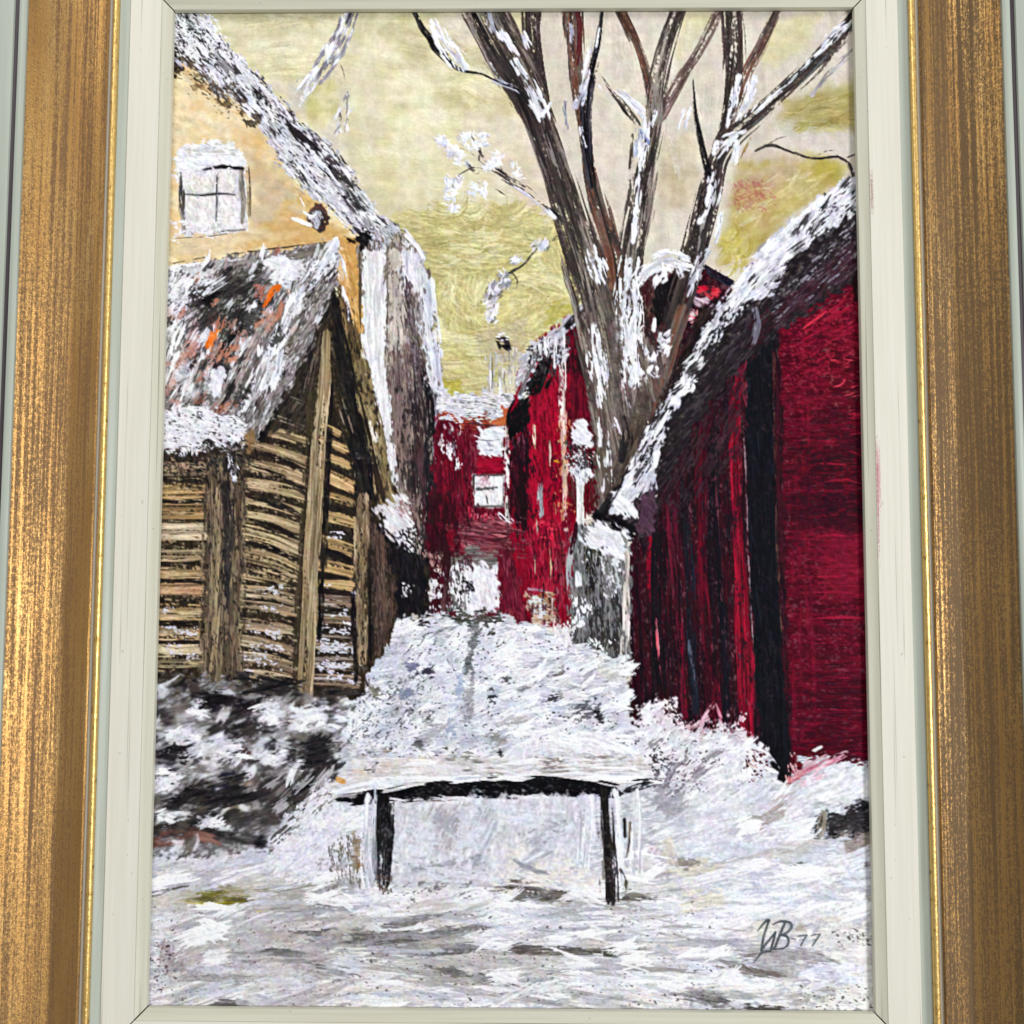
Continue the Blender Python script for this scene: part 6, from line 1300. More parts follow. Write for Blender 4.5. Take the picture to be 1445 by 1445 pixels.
scum([(215, 650), (290, 650), (290, 940), (212, 940)], [(210, 186, 146), (196, 172, 134)], 0.16, 2, 40, 3, soft=0.12, feather=8, op=0.7)

# ---- bench
q_seat = part('seat', p_bench, 'snowy pale plank seat of the bench')
q_under = part('underside', p_bench, 'black shaded underside of the bench')
fill([(470, 1106), (488, 1086), (510, 1074), (640, 1068), (780, 1072), (905, 1066), (914, 1080), (930, 1096), (932, 1106), (880, 1106), (760, 1098), (600, 1112), (520, 1122), (474, 1128)], [(224, 218, 218), (234, 230, 230), (206, 200, 198), (214, 204, 198)], -1, 90, 5, rag=4, feather=4, part=q_seat, relief=0.1)
scum([(640, 1070), (800, 1074), (800, 1092), (640, 1094)], [(140, 132, 124), (110, 104, 100)], 0.5, 0, 40, 3, feather=8, op=0.8)
scum([(820, 1070), (880, 1068), (880, 1086), (830, 1088)], [(150, 138, 128), (120, 110, 104)], 0.45, 0, 30, 4, feather=8, op=0.8)
scum([(500, 1076), (600, 1072), (600, 1092), (500, 1096)], [(226, 208, 194), (210, 190, 176)], 0.5, 0, 40, 3, feather=8, op=0.8)
dabs([(516, 1076), (534, 1076), (534, 1090), (516, 1090)], 10, 11, 4, 80, [BLACK, DARK], 40, 0.3)
stroke([(474, 1118), (520, 1108), (580, 1102), (640, 1100), (700, 1096), (740, 1094)], [10, 16, 14, 12, 10, 4], [WHITE, SNOW, (214, 222, 234), WHITE], dry=0.15, rag=0.45, relief=0.34)
stroke([(770, 1096), (830, 1092), (880, 1094), (932, 1098)], [8, 14, 18, 12], [WHITE, SNOW, WHITE], dry=0.1, rag=0.45, relief=0.34)
stroke([(476, 1130), (500, 1126), (528, 1122)], [8, 18, 22], [BLACK, DARK], rag=0.35, part=q_under)
stroke([(478, 1122), (496, 1124), (512, 1118)], [5, 8, 4], [(150, 164, 170), WHITE, DGREY], dry=0.2)
stroke([(536, 1124), (580, 1119), (630, 1115), (690, 1111), (740, 1109), (790, 1108), (830, 1112), (866, 1118)], [14, 22, 24, 26, 32, 32, 28, 22], [(20, 21, 24), BLACK, (30, 28, 30)], rag=0.26, part=q_under, relief=0.08)
stroke([(886, 1114), (900, 1110), (918, 1106)], [14, 16, 12], [BLACK, DARK], dry=0.08, rag=0.4, part=q_under)
stroke([(716, 1099), (736, 1100), (756, 1097)], [5, 10, 3], [(226, 234, 236), WHITE], dry=0.08, rag=0.4, relief=0.3)
stroke([(600, 1130), (660, 1128), (700, 1124)], [4, 6, 4], [(120, 112, 110)], dry=0.5)
stroke([(530, 1108), (532, 1126), (530, 1134)], [8, 8, 6], [LAV, (150, 156, 166), WHITE], dry=0.2, relief=0.25)
dabs([(540, 1126), (860, 1122), (860, 1134), (540, 1138)], 22, 34, 6, 0, [WHITE, SNOW, LAV], 6, 0.4, 0.8, relief=0.3)
dabs([(500, 1076), (900, 1070), (912, 1090), (500, 1098)], 34, 60, 8, -1, [WHITE, SNOW, (232, 228, 226)], 4, 0.45, 0.6, relief=0.3)
# space under the bench
fill([(556, 1140), (640, 1134), (700, 1128), (820, 1126), (818, 1220), (700, 1236), (560, 1244)], [(214, 213, 224), (226, 226, 236), (200, 198, 208), SNOW], 96, 34, 9, rag=6, feather=8, op=0.8, relief=0.22)
scum([(600, 1140), (690, 1134), (670, 1200), (620, 1200)], [(150, 142, 140), (180, 176, 178)], 0.5, -65, 40, 4, soft=0.2, feather=12, op=0.8)
scum([(700, 1190), (820, 1216), (850, 1250), (700, 1250)], [(240, 234, 224), (232, 226, 216)], 0.7, 0, 40, 8, soft=0.2, feather=12, op=0.85)
stroke([(706, 1140), (692, 1170), (676, 1206), (668, 1226)], [14, 16, 16, 10], [(224, 228, 242), (196, 200, 216), WHITE], dry=0.2, relief=0.28)
stroke([(770, 1160), (790, 1166), (770, 1196), (740, 1216)], [10, 22, 30, 10], [(190, 192, 204), (214, 216, 228), (160, 160, 172)], dry=0.4, relief=0.2)
scum([(720, 1160), (800, 1158), (790, 1176), (730, 1190)], [(120, 120, 130)], 0.24, -30, 12, 3, feather=8)
stroke([(726, 1214), (744, 1226), (770, 1232)], [8, 14, 6], [(130, 132, 142), (160, 162, 172)], dry=0.35)
for x in (820, 827, 834):
    stroke([(x, 1124), (x + 1, 1170), (x - 3, 1222)], [7, 9, 7], [WHITE, (206, 210, 224), SNOW], dry=0.2, relief=0.3, L=50)
stroke([(560, 1230), (600, 1224), (640, 1216)], 12, [(170, 170, 180), LAV], dry=0.5)
scum([(560, 1220), (680, 1200), (680, 1260), (560, 1270)], [(120, 118, 122), (150, 150, 156)], 0.3, -24, 20, 4, feather=14, relief=0.05)
soften([(556, 1140), (640, 1134), (700, 1128), (812, 1128), (812, 1220), (700, 1240), (560, 1246)], 1, 1, 0.7)
for v in ((600, 1180, 60, 80), (660, 1170, 50, 90), (740, 1150, 130, 40), (780, 1190, 60, 60), (640, 1230, 120, 26)):
    smoke(*v, [(214, 220, 238), (232, 236, 246)], 0.75, 6)
for v in ((628, 1160, 40, 60), (690, 1150, 30, 60), (760, 1176, 70, 26), (745, 1222, 60, 18)):
    smoke(*v, [(150, 152, 164), (186, 188, 200)], 0.6, -30)
# legs
q_l1 = part('leg', p_bench, 'left bench leg, half white half black')
stroke([(522, 1130), (521, 1170), (520, 1220), (523, 1248)], [18, 22, 22, 18], [WHITE, (206, 212, 224), SNOW, (186, 196, 208)], dry=0.06, rag=0.3, part=q_l1, relief=0.28, L=50)
stroke([(532, 1130), (532, 1170), (530, 1210), (530, 1240)], [12, 12, 12, 8], [(150, 158, 168), (196, 204, 214), DGREY], dry=0.3, part=q_l1, L=50)
stroke([(545, 1130), (544, 1160), (543, 1200), (542, 1244)], [22, 24, 20, 16], [BLACK, (28, 28, 30), DARK], dry=0.14, rag=0.4, part=q_l1, L=40)
scum([(534, 1236), (552, 1236), (552, 1256), (534, 1256)], [(110, 92, 80), (84, 76, 72)], 0.5, 86, 10, 4, feather=5)
q_l2 = part('leg', p_bench, 'right bench leg, solid black and tapering down')
stroke([(866, 1122), (870, 1160), (872, 1210), (874, 1240)], [16, 18, 20, 16], [WHITE, (210, 216, 228), SNOW], dry=0.12, rag=0.35, relief=0.3, L=50)
stroke([(852, 1118), (854, 1150), (858, 1200), (861, 1240), (862, 1264)], [19, 20, 22, 24, 22], [BLACK, (28, 26, 28), (44, 40, 38), BLACK], dry=0.05, rag=0.35, part=q_l2, L=50, soft=2.5)
stroke([(846, 1140), (849, 1190), (852, 1240)], [4, 5, 5], [(110, 104, 100), (150, 146, 142)], dry=0.4)
stroke([(881, 1156), (882, 1180)], [8, 6], [BLACK, DARK], dry=0.12, part=q_l2)
stroke([(889, 1160), (888, 1190), (884, 1210)], [6, 8, 4], [(130, 112, 92), (96, 84, 76), (180, 160, 136)], dry=0.3)
stroke([(876, 1228), (882, 1246), (880, 1262)], [8, 10, 8], [(84, 76, 70), (130, 120, 110)], dry=0.4)
stroke([(898, 1120), (900, 1160), (898, 1230)], [14, 16, 18], [WHITE, (222, 222, 236), SNOW], dry=0.35, relief=0.25, L=50)
scum([(915, 1060), (940, 1062), (950, 1090), (925, 1092), (914, 1075)], [DARK, (84, 76, 76), BLACK], 0.5, 40, 10, 5, feather=5)
scum([(925, 1080), (990, 1070), (990, 1110), (930, 1120)], [(104, 92, 104), (130, 124, 136)], 0.35, -50, 12, 4, feather=9)
stroke([(478, 1100), (484, 1102)], 9, [(214, 160, 84), (190, 134, 66)], rag=0.35)

# ---- bristle marks, chalky lights, weave of the board's priming in the thin sky
drag_wet_paint()
_l = (C @ np.array([0.3, 0.59, 0.11], np.float32))[..., None]
_k = 0.17 * sstep(0.5, 0.8, _l)
C = C * (1 - _k) + _l * _k
# crisp up: sharpen local contrast of the paint colours
_bl = np.stack([box_soft(box_soft(C[..., k], 1), 2) for k in range(3)], -1)
C = C + 0.22 * (C - _bl)
_bl = np.stack([box_soft(box_soft(C[..., k], 8), 8) for k in range(3)], -1)
C = C + 0.12 * (C - _bl)
C = np.clip(C, 0.02, 0.985)
_sky = box_soft((ID == p_sky).astype(np.float32), 5)
_wv = (aniso(_gx, _gy, 0, 70, 4, 801, 2) - 0.5) + (aniso(_gx, _gy, 90, 70, 4, 802, 2) - 0.5)
_thin = _sky * (1 - sstep(0.08, 0.2, ZH))
C = C * (1 + 0.018 * _wv * _thin)[..., None]

# ---- signature
q_sig = part('signature', None, 'dark grey handwritten monogram and year in the lower right corner')
INK = [(62, 68, 74), (84, 90, 96), (48, 54, 60)]
for pts, w in (([(1069, 1313.6), (1076, 1305), (1082, 1299), (1085, 1299)], [2.5, 3.5, 4, 4]), ([(1085, 1299), (1081, 1311), (1077.4, 1322.6), (1074, 1340)], [4, 4, 4, 3.5]), ([(1074, 1341), (1082, 1330), (1094, 1315.7)], 3.6), ([(1094, 1315.7), (1091, 1328), (1087, 1342)], 3.6),
               ([(1087, 1342), (1076, 1343), (1070, 1350), (1062.8, 1359)], [3, 4, 3, 2]), ([(1107.8, 1301.8), (1101, 1318), (1092.6, 1339)], 4), ([(1090.5, 1304.6), (1102, 1300), (1114.7, 1301.8), (1116.8, 1308.8), (1109, 1317), (1099.5, 1319.8)], [3, 3.6, 4, 4, 3.4, 3]), ([(1099.5, 1319.8), (1110, 1321), (1112.7, 1329.5), (1106, 1338), (1088.4, 1340)], [3, 4, 4, 3.6, 2.6]),
               ([(1116.8, 1325), (1122.4, 1325)], 2.6), ([(1126.5, 1321), (1132, 1320), (1138.3, 1319.8)], 2.6), ([(1138.3, 1319.8), (1134, 1327), (1130, 1334.4)], 2.8), ([(1128, 1327), (1134, 1326)], 2), ([(1145, 1320), (1151, 1318.6), (1157, 1318.4)], 2.6), ([(1157, 1318.4), (1152, 1326), (1146.6, 1334.4)], 2.8), ([(1147, 1326.4), (1153, 1325.6)], 2)):
    stroke(pts, np.asarray(w) * 1.3, INK, rag=0.12, part=q_sig, relief=0.06, soft=1.0, cut=0.35, smear=0.0)
# fine tooth over everything
_X, _Y = np.meshgrid(np.arange(GW, dtype=np.float32), np.arange(GH, dtype=np.float32))
ZH = ZH + 0.02 * (aniso(_X, _Y, 0, 5, 5, 4242, 1) - 0.5)
C = C * (1 + 0.05 * (aniso(_X, _Y, 20, 4, 3, 99, 1) - 0.5))[..., None]
np.clip(C, 0.01, 0.985, out=C)
# PAINT-END


# ------------------------------------------------------------------ helpers for objects and materials
def link(o, parent=None):
    scene.collection.objects.link(o)
    if parent is not None:
        o.parent = parent
    return o


def empty(name, loc, label, category):
    o = bpy.data.objects.new(name, None)
    o.location = loc
    o.empty_display_size = 0.02
    o['label'] = label
    o['category'] = category
    return link(o)


def nodes_of(name):
    m = bpy.data.materials.new(name)
    m.use_nodes = True
    nt = m.node_tree
    b = nt.nodes['Principled BSDF']
    return m, nt, b


def N(nt, kind, **kw):
    n = nt.nodes.new(kind)
    for k, v in kw.items():
        setattr(n, k, v)
    return n


def uv_noise(nt, su, sv, detail=3.0, rough=0.6, off=0.0):
    """noise over (length along the rail, offset across it), both in metres"""
    uv = N(nt, 'ShaderNodeUVMap')
    mp = N(nt, 'ShaderNodeMapping')
    mp.inputs['Scale'].default_value = (su, sv, 1)
    mp.inputs['Location'].default_value = (off, off * 1.7, off * 0.3)
    no = N(nt, 'ShaderNodeTexNoise')
    no.inputs['Scale'].default_value = 1.0
    no.inputs['Detail'].default_value = detail
    no.inputs['Roughness'].default_value = rough
    nt.links.new(uv.outputs['UV'], mp.inputs['Vector'])
    nt.links.new(mp.outputs['Vector'], no.inputs['Vector'])
    return no.outputs['Fac']


def ramp(nt, fac, stops):
    r = N(nt, 'ShaderNodeValToRGB')
    el = r.color_ramp.elements
    while len(el) < len(stops):
        el.new(0.5)
    for e, (p, c) in zip(el, stops):
        e.position = p
        e.color = c if len(c) == 4 else (*c, 1)
    nt.links.new(fac, r.inputs['Fac'])
    return r.outputs['Color']


def mixc(nt, fac, a, b, blend='MIX'):
    m = N(nt, 'ShaderNodeMix', data_type='RGBA', blend_type=blend)
    for sock, v in ((m.inputs['Factor'], fac), (m.inputs['A'], a), (m.inputs['B'], b)):
        pass
    ins = {i.identifier: i for i in m.inputs}
    for key, v in (('Factor_Float', fac), ('A_Color', a), ('B_Color', b)):
        i = ins[key]
        if hasattr(v, 'is_linked') or hasattr(v, 'links'):
            nt.links.new(v, i)
        else:
            i.default_value = v if key == 'Factor_Float' else (*v, 1)
    return [o for o in m.outputs if o.identifier == 'Result_Color'][0]


def math_(nt, op, a, b=None):
    m = N(nt, 'ShaderNodeMath', operation=op)
    for i, v in ((0, a), (1, b)):
        if v is None:
            continue
        if hasattr(v, 'links'):
            nt.links.new(v, m.inputs[i])
        else:
            m.inputs[i].default_value = v
    return m.outputs[0]


def bump(nt, b, h, strength, dist):
    bn = N(nt, 'ShaderNodeBump')
    bn.inputs['Strength'].default_value = strength
    bn.inputs['Distance'].default_value = dist
    nt.links.new(h, bn.inputs['Height'])
    nt.links.new(bn.outputs['Normal'], b.inputs['Normal'])


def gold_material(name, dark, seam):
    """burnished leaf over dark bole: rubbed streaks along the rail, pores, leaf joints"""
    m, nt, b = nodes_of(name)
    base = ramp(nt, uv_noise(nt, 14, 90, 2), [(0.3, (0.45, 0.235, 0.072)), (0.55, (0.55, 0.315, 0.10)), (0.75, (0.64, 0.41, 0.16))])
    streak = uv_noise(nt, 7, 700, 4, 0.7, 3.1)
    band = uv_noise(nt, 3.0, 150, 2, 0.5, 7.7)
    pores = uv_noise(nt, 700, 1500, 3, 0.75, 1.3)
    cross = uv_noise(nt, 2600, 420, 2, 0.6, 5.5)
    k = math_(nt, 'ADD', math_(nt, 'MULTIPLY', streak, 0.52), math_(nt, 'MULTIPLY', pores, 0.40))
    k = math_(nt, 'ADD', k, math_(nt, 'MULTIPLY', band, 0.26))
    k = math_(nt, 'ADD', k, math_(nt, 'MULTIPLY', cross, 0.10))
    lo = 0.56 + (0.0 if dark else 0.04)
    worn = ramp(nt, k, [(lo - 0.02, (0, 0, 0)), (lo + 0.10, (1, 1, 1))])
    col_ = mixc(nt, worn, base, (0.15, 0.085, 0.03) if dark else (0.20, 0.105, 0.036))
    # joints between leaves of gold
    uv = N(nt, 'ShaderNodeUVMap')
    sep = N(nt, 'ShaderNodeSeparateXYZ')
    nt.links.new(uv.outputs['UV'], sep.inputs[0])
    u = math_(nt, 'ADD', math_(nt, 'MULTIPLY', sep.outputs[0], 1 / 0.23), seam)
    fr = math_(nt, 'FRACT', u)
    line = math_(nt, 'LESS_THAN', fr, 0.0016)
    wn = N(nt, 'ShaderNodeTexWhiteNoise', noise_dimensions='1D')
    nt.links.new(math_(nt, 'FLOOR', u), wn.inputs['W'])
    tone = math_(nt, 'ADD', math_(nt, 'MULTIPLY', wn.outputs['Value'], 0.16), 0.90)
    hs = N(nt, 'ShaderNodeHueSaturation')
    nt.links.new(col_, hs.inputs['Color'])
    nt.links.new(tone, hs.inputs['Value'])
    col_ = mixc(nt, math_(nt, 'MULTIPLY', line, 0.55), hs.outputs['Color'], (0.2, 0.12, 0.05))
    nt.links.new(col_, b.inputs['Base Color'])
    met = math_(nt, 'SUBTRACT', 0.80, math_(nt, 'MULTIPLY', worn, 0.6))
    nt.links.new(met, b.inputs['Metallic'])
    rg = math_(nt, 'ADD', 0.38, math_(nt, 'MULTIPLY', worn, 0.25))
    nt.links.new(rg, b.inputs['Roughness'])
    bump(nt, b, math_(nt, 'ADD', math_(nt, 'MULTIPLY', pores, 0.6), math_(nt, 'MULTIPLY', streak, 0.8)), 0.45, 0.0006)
    return m


def bead_material():
    m, nt, b = nodes_of('bead_gold')
    c = ramp(nt, uv_noise(nt, 260, 700, 3), [(0.32, (0.42, 0.25, 0.07)), (0.42, (0.80, 0.53, 0.17)), (0.7, (0.88, 0.62, 0.24))])
    nt.links.new(c, b.inputs['Base Color'])
    b.inputs['Metallic'].default_value = 0.78
    b.inputs['Roughness'].default_value = 0.40
    bump(nt, b, uv_noise(nt, 420, 700, 3), 0.5, 0.0005)
    return m


def paint_material(name, c0, c1, rough=0.5, lines=0.5, stain=None, line_col=(0.20, 0.17, 0.12)):
    """brushed wood paint with faint grain along the rail, chips and hairlines"""
    m, nt, b = nodes_of(name)
    c = ramp(nt, uv_noise(nt, 10, 420, 3, 0.6), [(0.3, c0), (0.7, c1)])
    hair = ramp(nt, uv_noise(nt, 5, 700, 1, 0.4, 2.0), [(0.665, (0, 0, 0)), (0.70, (1, 1, 1)), (0.715, (1, 1, 1)), (0.74, (0, 0, 0))])
    c = mixc(nt, math_(nt, 'MULTIPLY', hair, 0.6 * lines), c, line_col)
    chip = ramp(nt, uv_noise(nt, 260, 420, 2, 0.5, 9.0), [(0.735, (0, 0, 0)), (0.78, (1, 1, 1))])
    c = mixc(nt, math_(nt, 'MULTIPLY', chip, 0.5 * lines), c, line_col)
    if stain:
        uv = N(nt, 'ShaderNodeUVMap')
        sep = N(nt, 'ShaderNodeSeparateXYZ')
        nt.links.new(uv.outputs['UV'], sep.inputs[0])
        for (u0, u1, v0, v1, cs, st) in stain:
            cu, hu, cv, hv = (u0 + u1) / 2, (u1 - u0) / 2, (v0 + v1) / 2, (v1 - v0) / 2
            du = math_(nt, 'DIVIDE', math_(nt, 'ABSOLUTE', math_(nt, 'SUBTRACT', sep.outputs[0], cu)), hu)
            dv = math_(nt, 'DIVIDE', math_(nt, 'ABSOLUTE', math_(nt, 'SUBTRACT', sep.outputs[1], cv)), hv)
            d = math_(nt, 'SUBTRACT', 1.0, math_(nt, 'MAXIMUM', du, dv))
            nz = math_(nt, 'ADD', math_(nt, 'MULTIPLY', uv_noise(nt, 900, 1500, 3, 0.7, u0 * 50), 1.5), -0.75)
            f = math_(nt, 'MULTIPLY', math_(nt, 'MINIMUM', math_(nt, 'MAXIMUM', math_(nt, 'MULTIPLY', math_(nt, 'ADD', math_(nt, 'MULTIPLY', d, 0.6), nz), 2.5), 0.0), 1.0), st)
            f = math_(nt, 'MULTIPLY', f, math_(nt, 'GREATER_THAN', d, 0.0))
            c = mixc(nt, f, c, cs)
    nt.links.new(c, b.inputs['Base Color'])
    b.inputs['Roughness'].default_value = rough
    b.inputs['Specular IOR Level'].default_value = 0.35
    bump(nt, b, uv_noise(nt, 14, 900, 3), 0.12, 0.0004)
    return m


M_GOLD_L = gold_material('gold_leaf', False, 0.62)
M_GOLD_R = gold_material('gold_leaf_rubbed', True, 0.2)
M_BEAD = bead_material()
M_GREEN = paint_material('sage_green_paint', (0.40, 0.435, 0.36), (0.475, 0.51, 0.44), 0.45, 0.5)
M_WHITE = paint_material('off_white_paint', (0.715, 0.69, 0.585), (0.785, 0.76, 0.66), 0.5, 0.7)
M_WHITE_R = paint_material('off_white_paint_smeared', (0.715, 0.69, 0.585), (0.785, 0.76, 0.66), 0.5, 0.7,
                           stain=[(-0.034, 0.026, 0.0051, 0.0061, (0.42, 0.05, 0.12), 0.7), (-0.01, 0.024, 0.0051, 0.0072, (0.5, 0.06, 0.14), 0.5), (0.128, 0.150, 0.0051, 0.0068, (0.30, 0.10, 0.10), 0.6)])
M_SLIP = paint_material('cream_slip_paint', (0.57, 0.555, 0.43), (0.66, 0.645, 0.53), 0.45, 1.0)
M_FILLET = paint_material('grey_fillet_paint', (0.34, 0.31, 0.25), (0.42, 0.38, 0.31), 0.6, 0.8)
M_GROOVE = paint_material('aubergine_groove_paint', (0.052, 0.038, 0.045), (0.075, 0.058, 0.064), 0.45, 0.6, line_col=(0.3, 0.28, 0.27))


def plain(name, c, rough=0.7, scale=60, var=0.25):
    m, nt, b = nodes_of(name)
    tc = N(nt, 'ShaderNodeTexCoord')
    no = N(nt, 'ShaderNodeTexNoise')
    no.inputs['Scale'].default_value = scale
    no.inputs['Detail'].default_value = 5
    nt.links.new(tc.outputs['Object'], no.inputs['Vector'])
    r = ramp(nt, no.outputs['Fac'], [(0.3, tuple(k * (1 - var) for k in c)), (0.7, tuple(min(1, k * (1 + var)) for k in c))])
    nt.links.new(r, b.inputs['Base Color'])
    b.inputs['Roughness'].default_value = rough
    return m


M_BACK = plain('backing_board', (0.05, 0.038, 0.03))
M_WALL = plain('wall_plaster', (0.42, 0.40, 0.37), 0.8, 30, 0.08)
M_BOARD = plain('hardboard', (0.20, 0.13, 0.075))

# ------------------------------------------------------------------ wall
def mesh_obj(name, verts, faces, mat, parent=None, uvs=None, smooth=False):
    me = bpy.data.meshes.new(name)
    me.from_pydata([tuple(v) for v in verts], [], [tuple(f) for f in faces])
    if uvs is not None:
        ul = me.uv_layers.new(name='UVMap')
        for i, lp in enumerate(me.loops):
            ul.data[i].uv = uvs[lp.vertex_index]
    if mat:
        me.materials.append(mat)
    if smooth:
        me.polygons.foreach_set('use_smooth', [True] * len(me.polygons))
    me.update()
    return link(bpy.data.objects.new(name, me), parent)


def box(name, x0, x1, y0, y1, z0, z1, mat, parent=None):
    v = [(x, y, z) for x in (x0, x1) for y in (y0, y1) for z in (z0, z1)]
    f = [(0, 1, 3, 2), (4, 6, 7, 5), (0, 4, 5, 1), (2, 3, 7, 6), (0, 2, 6, 4), (1, 5, 7, 3)]
    return mesh_obj(name, v, f, mat, parent)


wall = box('wall', -1.6, 1.6, 0.016, 0.10, -1.4, 1.4, M_WALL)
wall['kind'] = 'structure'
wall['label'] = 'plain pale wall behind the picture frame'

# ------------------------------------------------------------------ frame: four mitred rails, each of several mouldings
HW, HH = PIC_W / 2, PIC_H / 2 + 0.0007


def rail_band(name, side, prof, base, mat, parent, gap=0.0):
    """closed prism: moulding profile [(offset, height) mm] swept along one side of the opening and mitred"""
    top = [(o / 1000, h / 1000) for o, h in prof]
    sec = top + [(top[-1][0], base / 1000), (top[0][0], base / 1000)]
    verts, uvs, faces = [], [], []
    ns = 12
    n = len(sec)
    half = HH if side in 'LR' else HW
    for k in range(ns + 1):
        t = -1 + 2 * k / ns
        for (o, h) in sec:
            run = (half + o - gap / 1000) * t
            if side == 'L':
                p = (-(HW + o), -h, run)
            elif side == 'R':
                p = (HW + o, -h, run)
            elif side == 'T':
                p = (run, -h, HH + o)
            else:
                p = (run, -h, -(HH + o))
            verts.append(p)
            uvs.append((run + (0.0 if side == 'L' else 1.37 if side == 'R' else 2.9 if side == 'T' else 4.3) * (0 if side in 'R' else 1), o))
    flip = side in 'LB'
    for k in range(ns):
        for i in range(n):
            j = (i + 1) % n
            a, b_, c, d = k * n + i, k * n + j, (k + 1) * n + j, (k + 1) * n + i
            faces.append((a, d, c, b_) if flip else (a, b_, c, d))
    e0 = list(range(n)); e1 = [ns * n + i for i in range(n)]
    faces.append(e0 if flip else e0[::-1])
    faces.append(e1[::-1] if flip else e1)
    o = mesh_obj(name, verts, faces, mat, parent, uvs)
    me = o.data
    import bmesh
    bm = bmesh.new(); bm.from_mesh(me)
    bmesh.ops.recalc_face_normals(bm, faces=bm.faces)
    for f in bm.faces:
        f.smooth = True
    for e in bm.edges:
        if len(e.link_faces) == 2 and e.calc_face_angle(0) > math.radians(32):
            e.smooth = False
    bm.to_mesh(me); bm.free()
    return o


def arc(o0, h0, o1, h1, rise, n=7):
    return [(o0 + (o1 - o0) * i / n, h0 + (h1 - h0) * i / n + rise * math.sin(math.pi * i / n)) for i in range(n + 1)]


SLIP = [(0.0, -2.4), (0.0, -0.2), (0.25, 0.25), (0.7, 0.42), (1.6, 0.55), (3.6, 1.05), (4.85, 1.75)]
WHITE_F = [(5.0, 1.55), (5.15, 1.8), (12, 2.0), (19.3, 2.2), (19.6, 2.0)]
GREEN_F = [(19.65, 1.5), (20.6, 1.45), (21.6, 1.75), (22.6, 2.5), (23.4, 3.0), (24.0, 3.1)]
BEAD = [(24.05, 2.6)] + [(25.55 - 1.45 * math.cos(math.pi * i / 10), 3.8 + 1.25 * math.sin(math.pi * i / 10)) for i in range(11)] + [(27.05, 2.6)]
FILLET = [(27.1, 3.3), (28.4, 3.5), (28.5, 3.9)]
COVE = [(28.55, 4.2), (29.2, 4.9), (30.4, 4.75), (33, 4.5), (37, 4.3), (40.7, 4.15)] + [(40.9 + s, 4.15 + 0.36 * s + 0.0118 * s * s) for s in [19.6 * i / 14 for i in range(15)]] + [(60.8, 15.9)]
LIP_A = [(60.95, 15.9), (61.2, 16.8), (62.0, 17.3), (63.4, 17.4), (64.5, 17.0), (64.7, 16.4)]
GROOVE = [(64.75, 15.2), (67.2, 15.2)]
LIP_B = [(67.25, 15.8), (67.5, 16.3), (68.8, 16.6), (73.0, 16.6), (76.4, 16.2), (77.6, 14.8), (78.2, 11.0), (78.2, 0.0), (77.6, -6.0)]

frame = empty('picture_frame', (0, 0, -HH - 0.078), 'gold and sage green moulded picture frame with an off-white inner liner', 'picture frame')
fo = frame.location.copy()
for side in 'LRTB':
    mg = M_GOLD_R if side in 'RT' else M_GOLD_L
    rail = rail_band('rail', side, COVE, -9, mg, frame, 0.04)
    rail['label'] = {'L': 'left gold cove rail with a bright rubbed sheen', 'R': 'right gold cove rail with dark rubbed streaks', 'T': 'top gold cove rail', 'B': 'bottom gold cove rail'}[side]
    for nm, pr, mt in (('outer_lip', LIP_A, M_GREEN), ('groove', GROOVE, M_GROOVE), ('outer_edge', LIP_B, M_GREEN), ('bead', BEAD, M_BEAD), ('fillet', FILLET, M_FILLET)):
        rail_band(nm, side, pr, -8.5, mt, rail, 0.04)
    liner = rail_band('liner', side, WHITE_F, -5, M_WHITE_R if side == 'R' else M_WHITE, frame, 0.34)
    liner['label'] = {'L': 'left', 'R': 'right', 'T': 'top', 'B': 'bottom'}[side] + ' off-white flat liner board'
    rail_band('green_edge', side, GREEN_F, -4.5, M_GREEN, liner, 0.05)
    slip = rail_band('slip', side, SLIP, -2.4, M_SLIP, liner, 0.4)
box('backing', -HW - 0.066, HW + 0.066, 0.0098, 0.0125, -HH - 0.066, HH + 0.066, M_BACK, frame)
for o in list(frame.children):
    o.location = -fo

# ------------------------------------------------------------------ painting: one mesh for each painted passage
HH = PIC_H / 2


def paint_mat():
    m, nt, b = nodes_of('oil_paint')
    at = N(nt, 'ShaderNodeAttribute', attribute_name='pigment')
    nt.links.new(at.outputs['Color'], b.inputs['Base Color'])
    tc = N(nt, 'ShaderNodeTexCoord')
    no = N(nt, 'ShaderNodeTexNoise')
    no.inputs['Scale'].default_value = 900
    no.inputs['Detail'].default_value = 4
    nt.links.new(tc.outputs['Object'], no.inputs['Vector'])
    rg = math_(nt, 'ADD', math_(nt, 'MULTIPLY', no.outputs['Fac'], 0.25), 0.30)
    nt.links.new(rg, b.inputs['Roughness'])
    b.inputs['Specular IOR Level'].default_value = 0.025
    bump(nt, b, no.outputs['Fac'], 0.08, 0.0003)
    return m


M_PAINT = paint_mat()
painting = empty('oil_painting', (0, 0, -HH), 'oil painting of a snowy lane with a bench, bare tree and red barn', 'painting')
po = painting.location.copy()
board = box('board', -HW - MARG + 0.0002, HW + MARG - 0.0002, RECESS + 0.0012, RECESS + 0.0048, -HH - MARG + 0.0002, HH + MARG - 0.0002, M_BOARD, painting)
board.location = -po

# tidy the passage map: drop stray specks by a local vote
def box_blur(a, r):
    c = np.cumsum(np.pad(a, ((r + 1, r), (0, 0)), mode='edge'), 0, dtype=np.float32)
    a = c[2 * r + 1:] - c[:-2 * r - 1]
    c = np.cumsum(np.pad(a, ((0, 0), (r + 1, r)), mode='edge'), 1, dtype=np.float32)
    return c[:, 2 * r + 1:] - c[:, :-2 * r - 1]


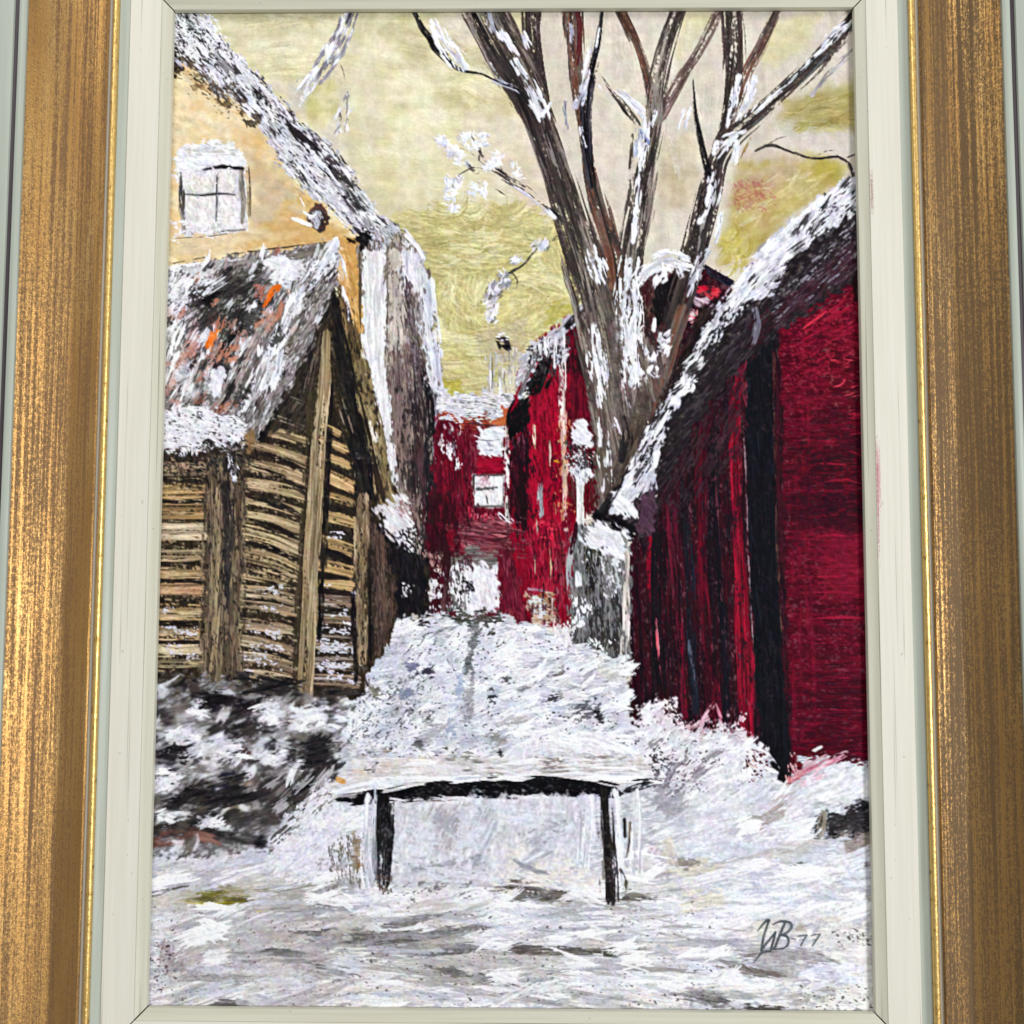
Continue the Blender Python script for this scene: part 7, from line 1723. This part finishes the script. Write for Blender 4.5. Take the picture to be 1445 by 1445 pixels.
sig_id = q_sig
keep = ID == sig_id
best = np.zeros((GH, GW), np.float32)
new = ID.copy()
for k in np.unique(ID):
    if k == sig_id:
        continue
    b_ = box_blur((ID == k).astype(np.float32), 3)
    m_ = b_ > best
    best[m_] = b_[m_]
    new[m_] = k
new[keep] = sig_id
ID = new

gx = (np.arange(GW, dtype=np.float32) / CELLS) - HW - MARG
gz = HH + MARG - (np.arange(GH, dtype=np.float32) / CELLS)
lin = np.where(C <= 0.04045, C / 12.92, ((C + 0.055) / 1.055) ** 2.4).astype(np.float32)
relief = np.clip(ZH, -0.1, 0.6) * RELIEF_GAIN
cell = ID[:-1, :-1]


def passage(name, k, parent, label):
    r, c = np.nonzero(cell == k)
    if len(r) == 0:
        return None
    a = r * GW + c
    quads = np.stack([a, a + GW, a + GW + 1, a + 1], 1)
    used, inv = np.unique(quads, return_inverse=True)
    vr, vc = used // GW, used % GW
    co = np.stack([gx[vc], RECESS - relief[vr, vc] / 1000.0, gz[vr]], 1).astype(np.float32)
    me = bpy.data.meshes.new(name)
    nq = len(quads)
    me.vertices.add(len(used)); me.vertices.foreach_set('co', co.ravel())
    me.loops.add(nq * 4); me.loops.foreach_set('vertex_index', inv.reshape(-1).astype(np.int32))
    me.polygons.add(nq)
    me.polygons.foreach_set('loop_start', np.arange(0, nq * 4, 4, dtype=np.int32))
    me.polygons.foreach_set('use_smooth', np.ones(nq, dtype=bool))
    at = me.attributes.new('pigment', 'FLOAT_COLOR', 'POINT')
    rgba = np.ones((len(used), 4), np.float32)
    rgba[:, :3] = lin[vr, vc]
    at.data.foreach_set('color', rgba.ravel())
    me.update(calc_edges=True)
    me.materials.append(M_PAINT)
    o = bpy.data.objects.new(name, me)
    link(o, parent)
    if label:
        o['label'] = label
    return o


made = {}
for k, (nm, par, lab) in enumerate(PARTS):
    if par is None:
        made[k] = passage(nm, k, painting, lab)
        if made[k] is None:                      # only its pieces are painted
            made[k] = link(bpy.data.objects.new(nm, None), painting)
            made[k]['label'] = lab
        made[k].location = -po
for k, (nm, par, lab) in enumerate(PARTS):
    if par is not None:
        made[k] = passage(nm, k, made[par], lab)
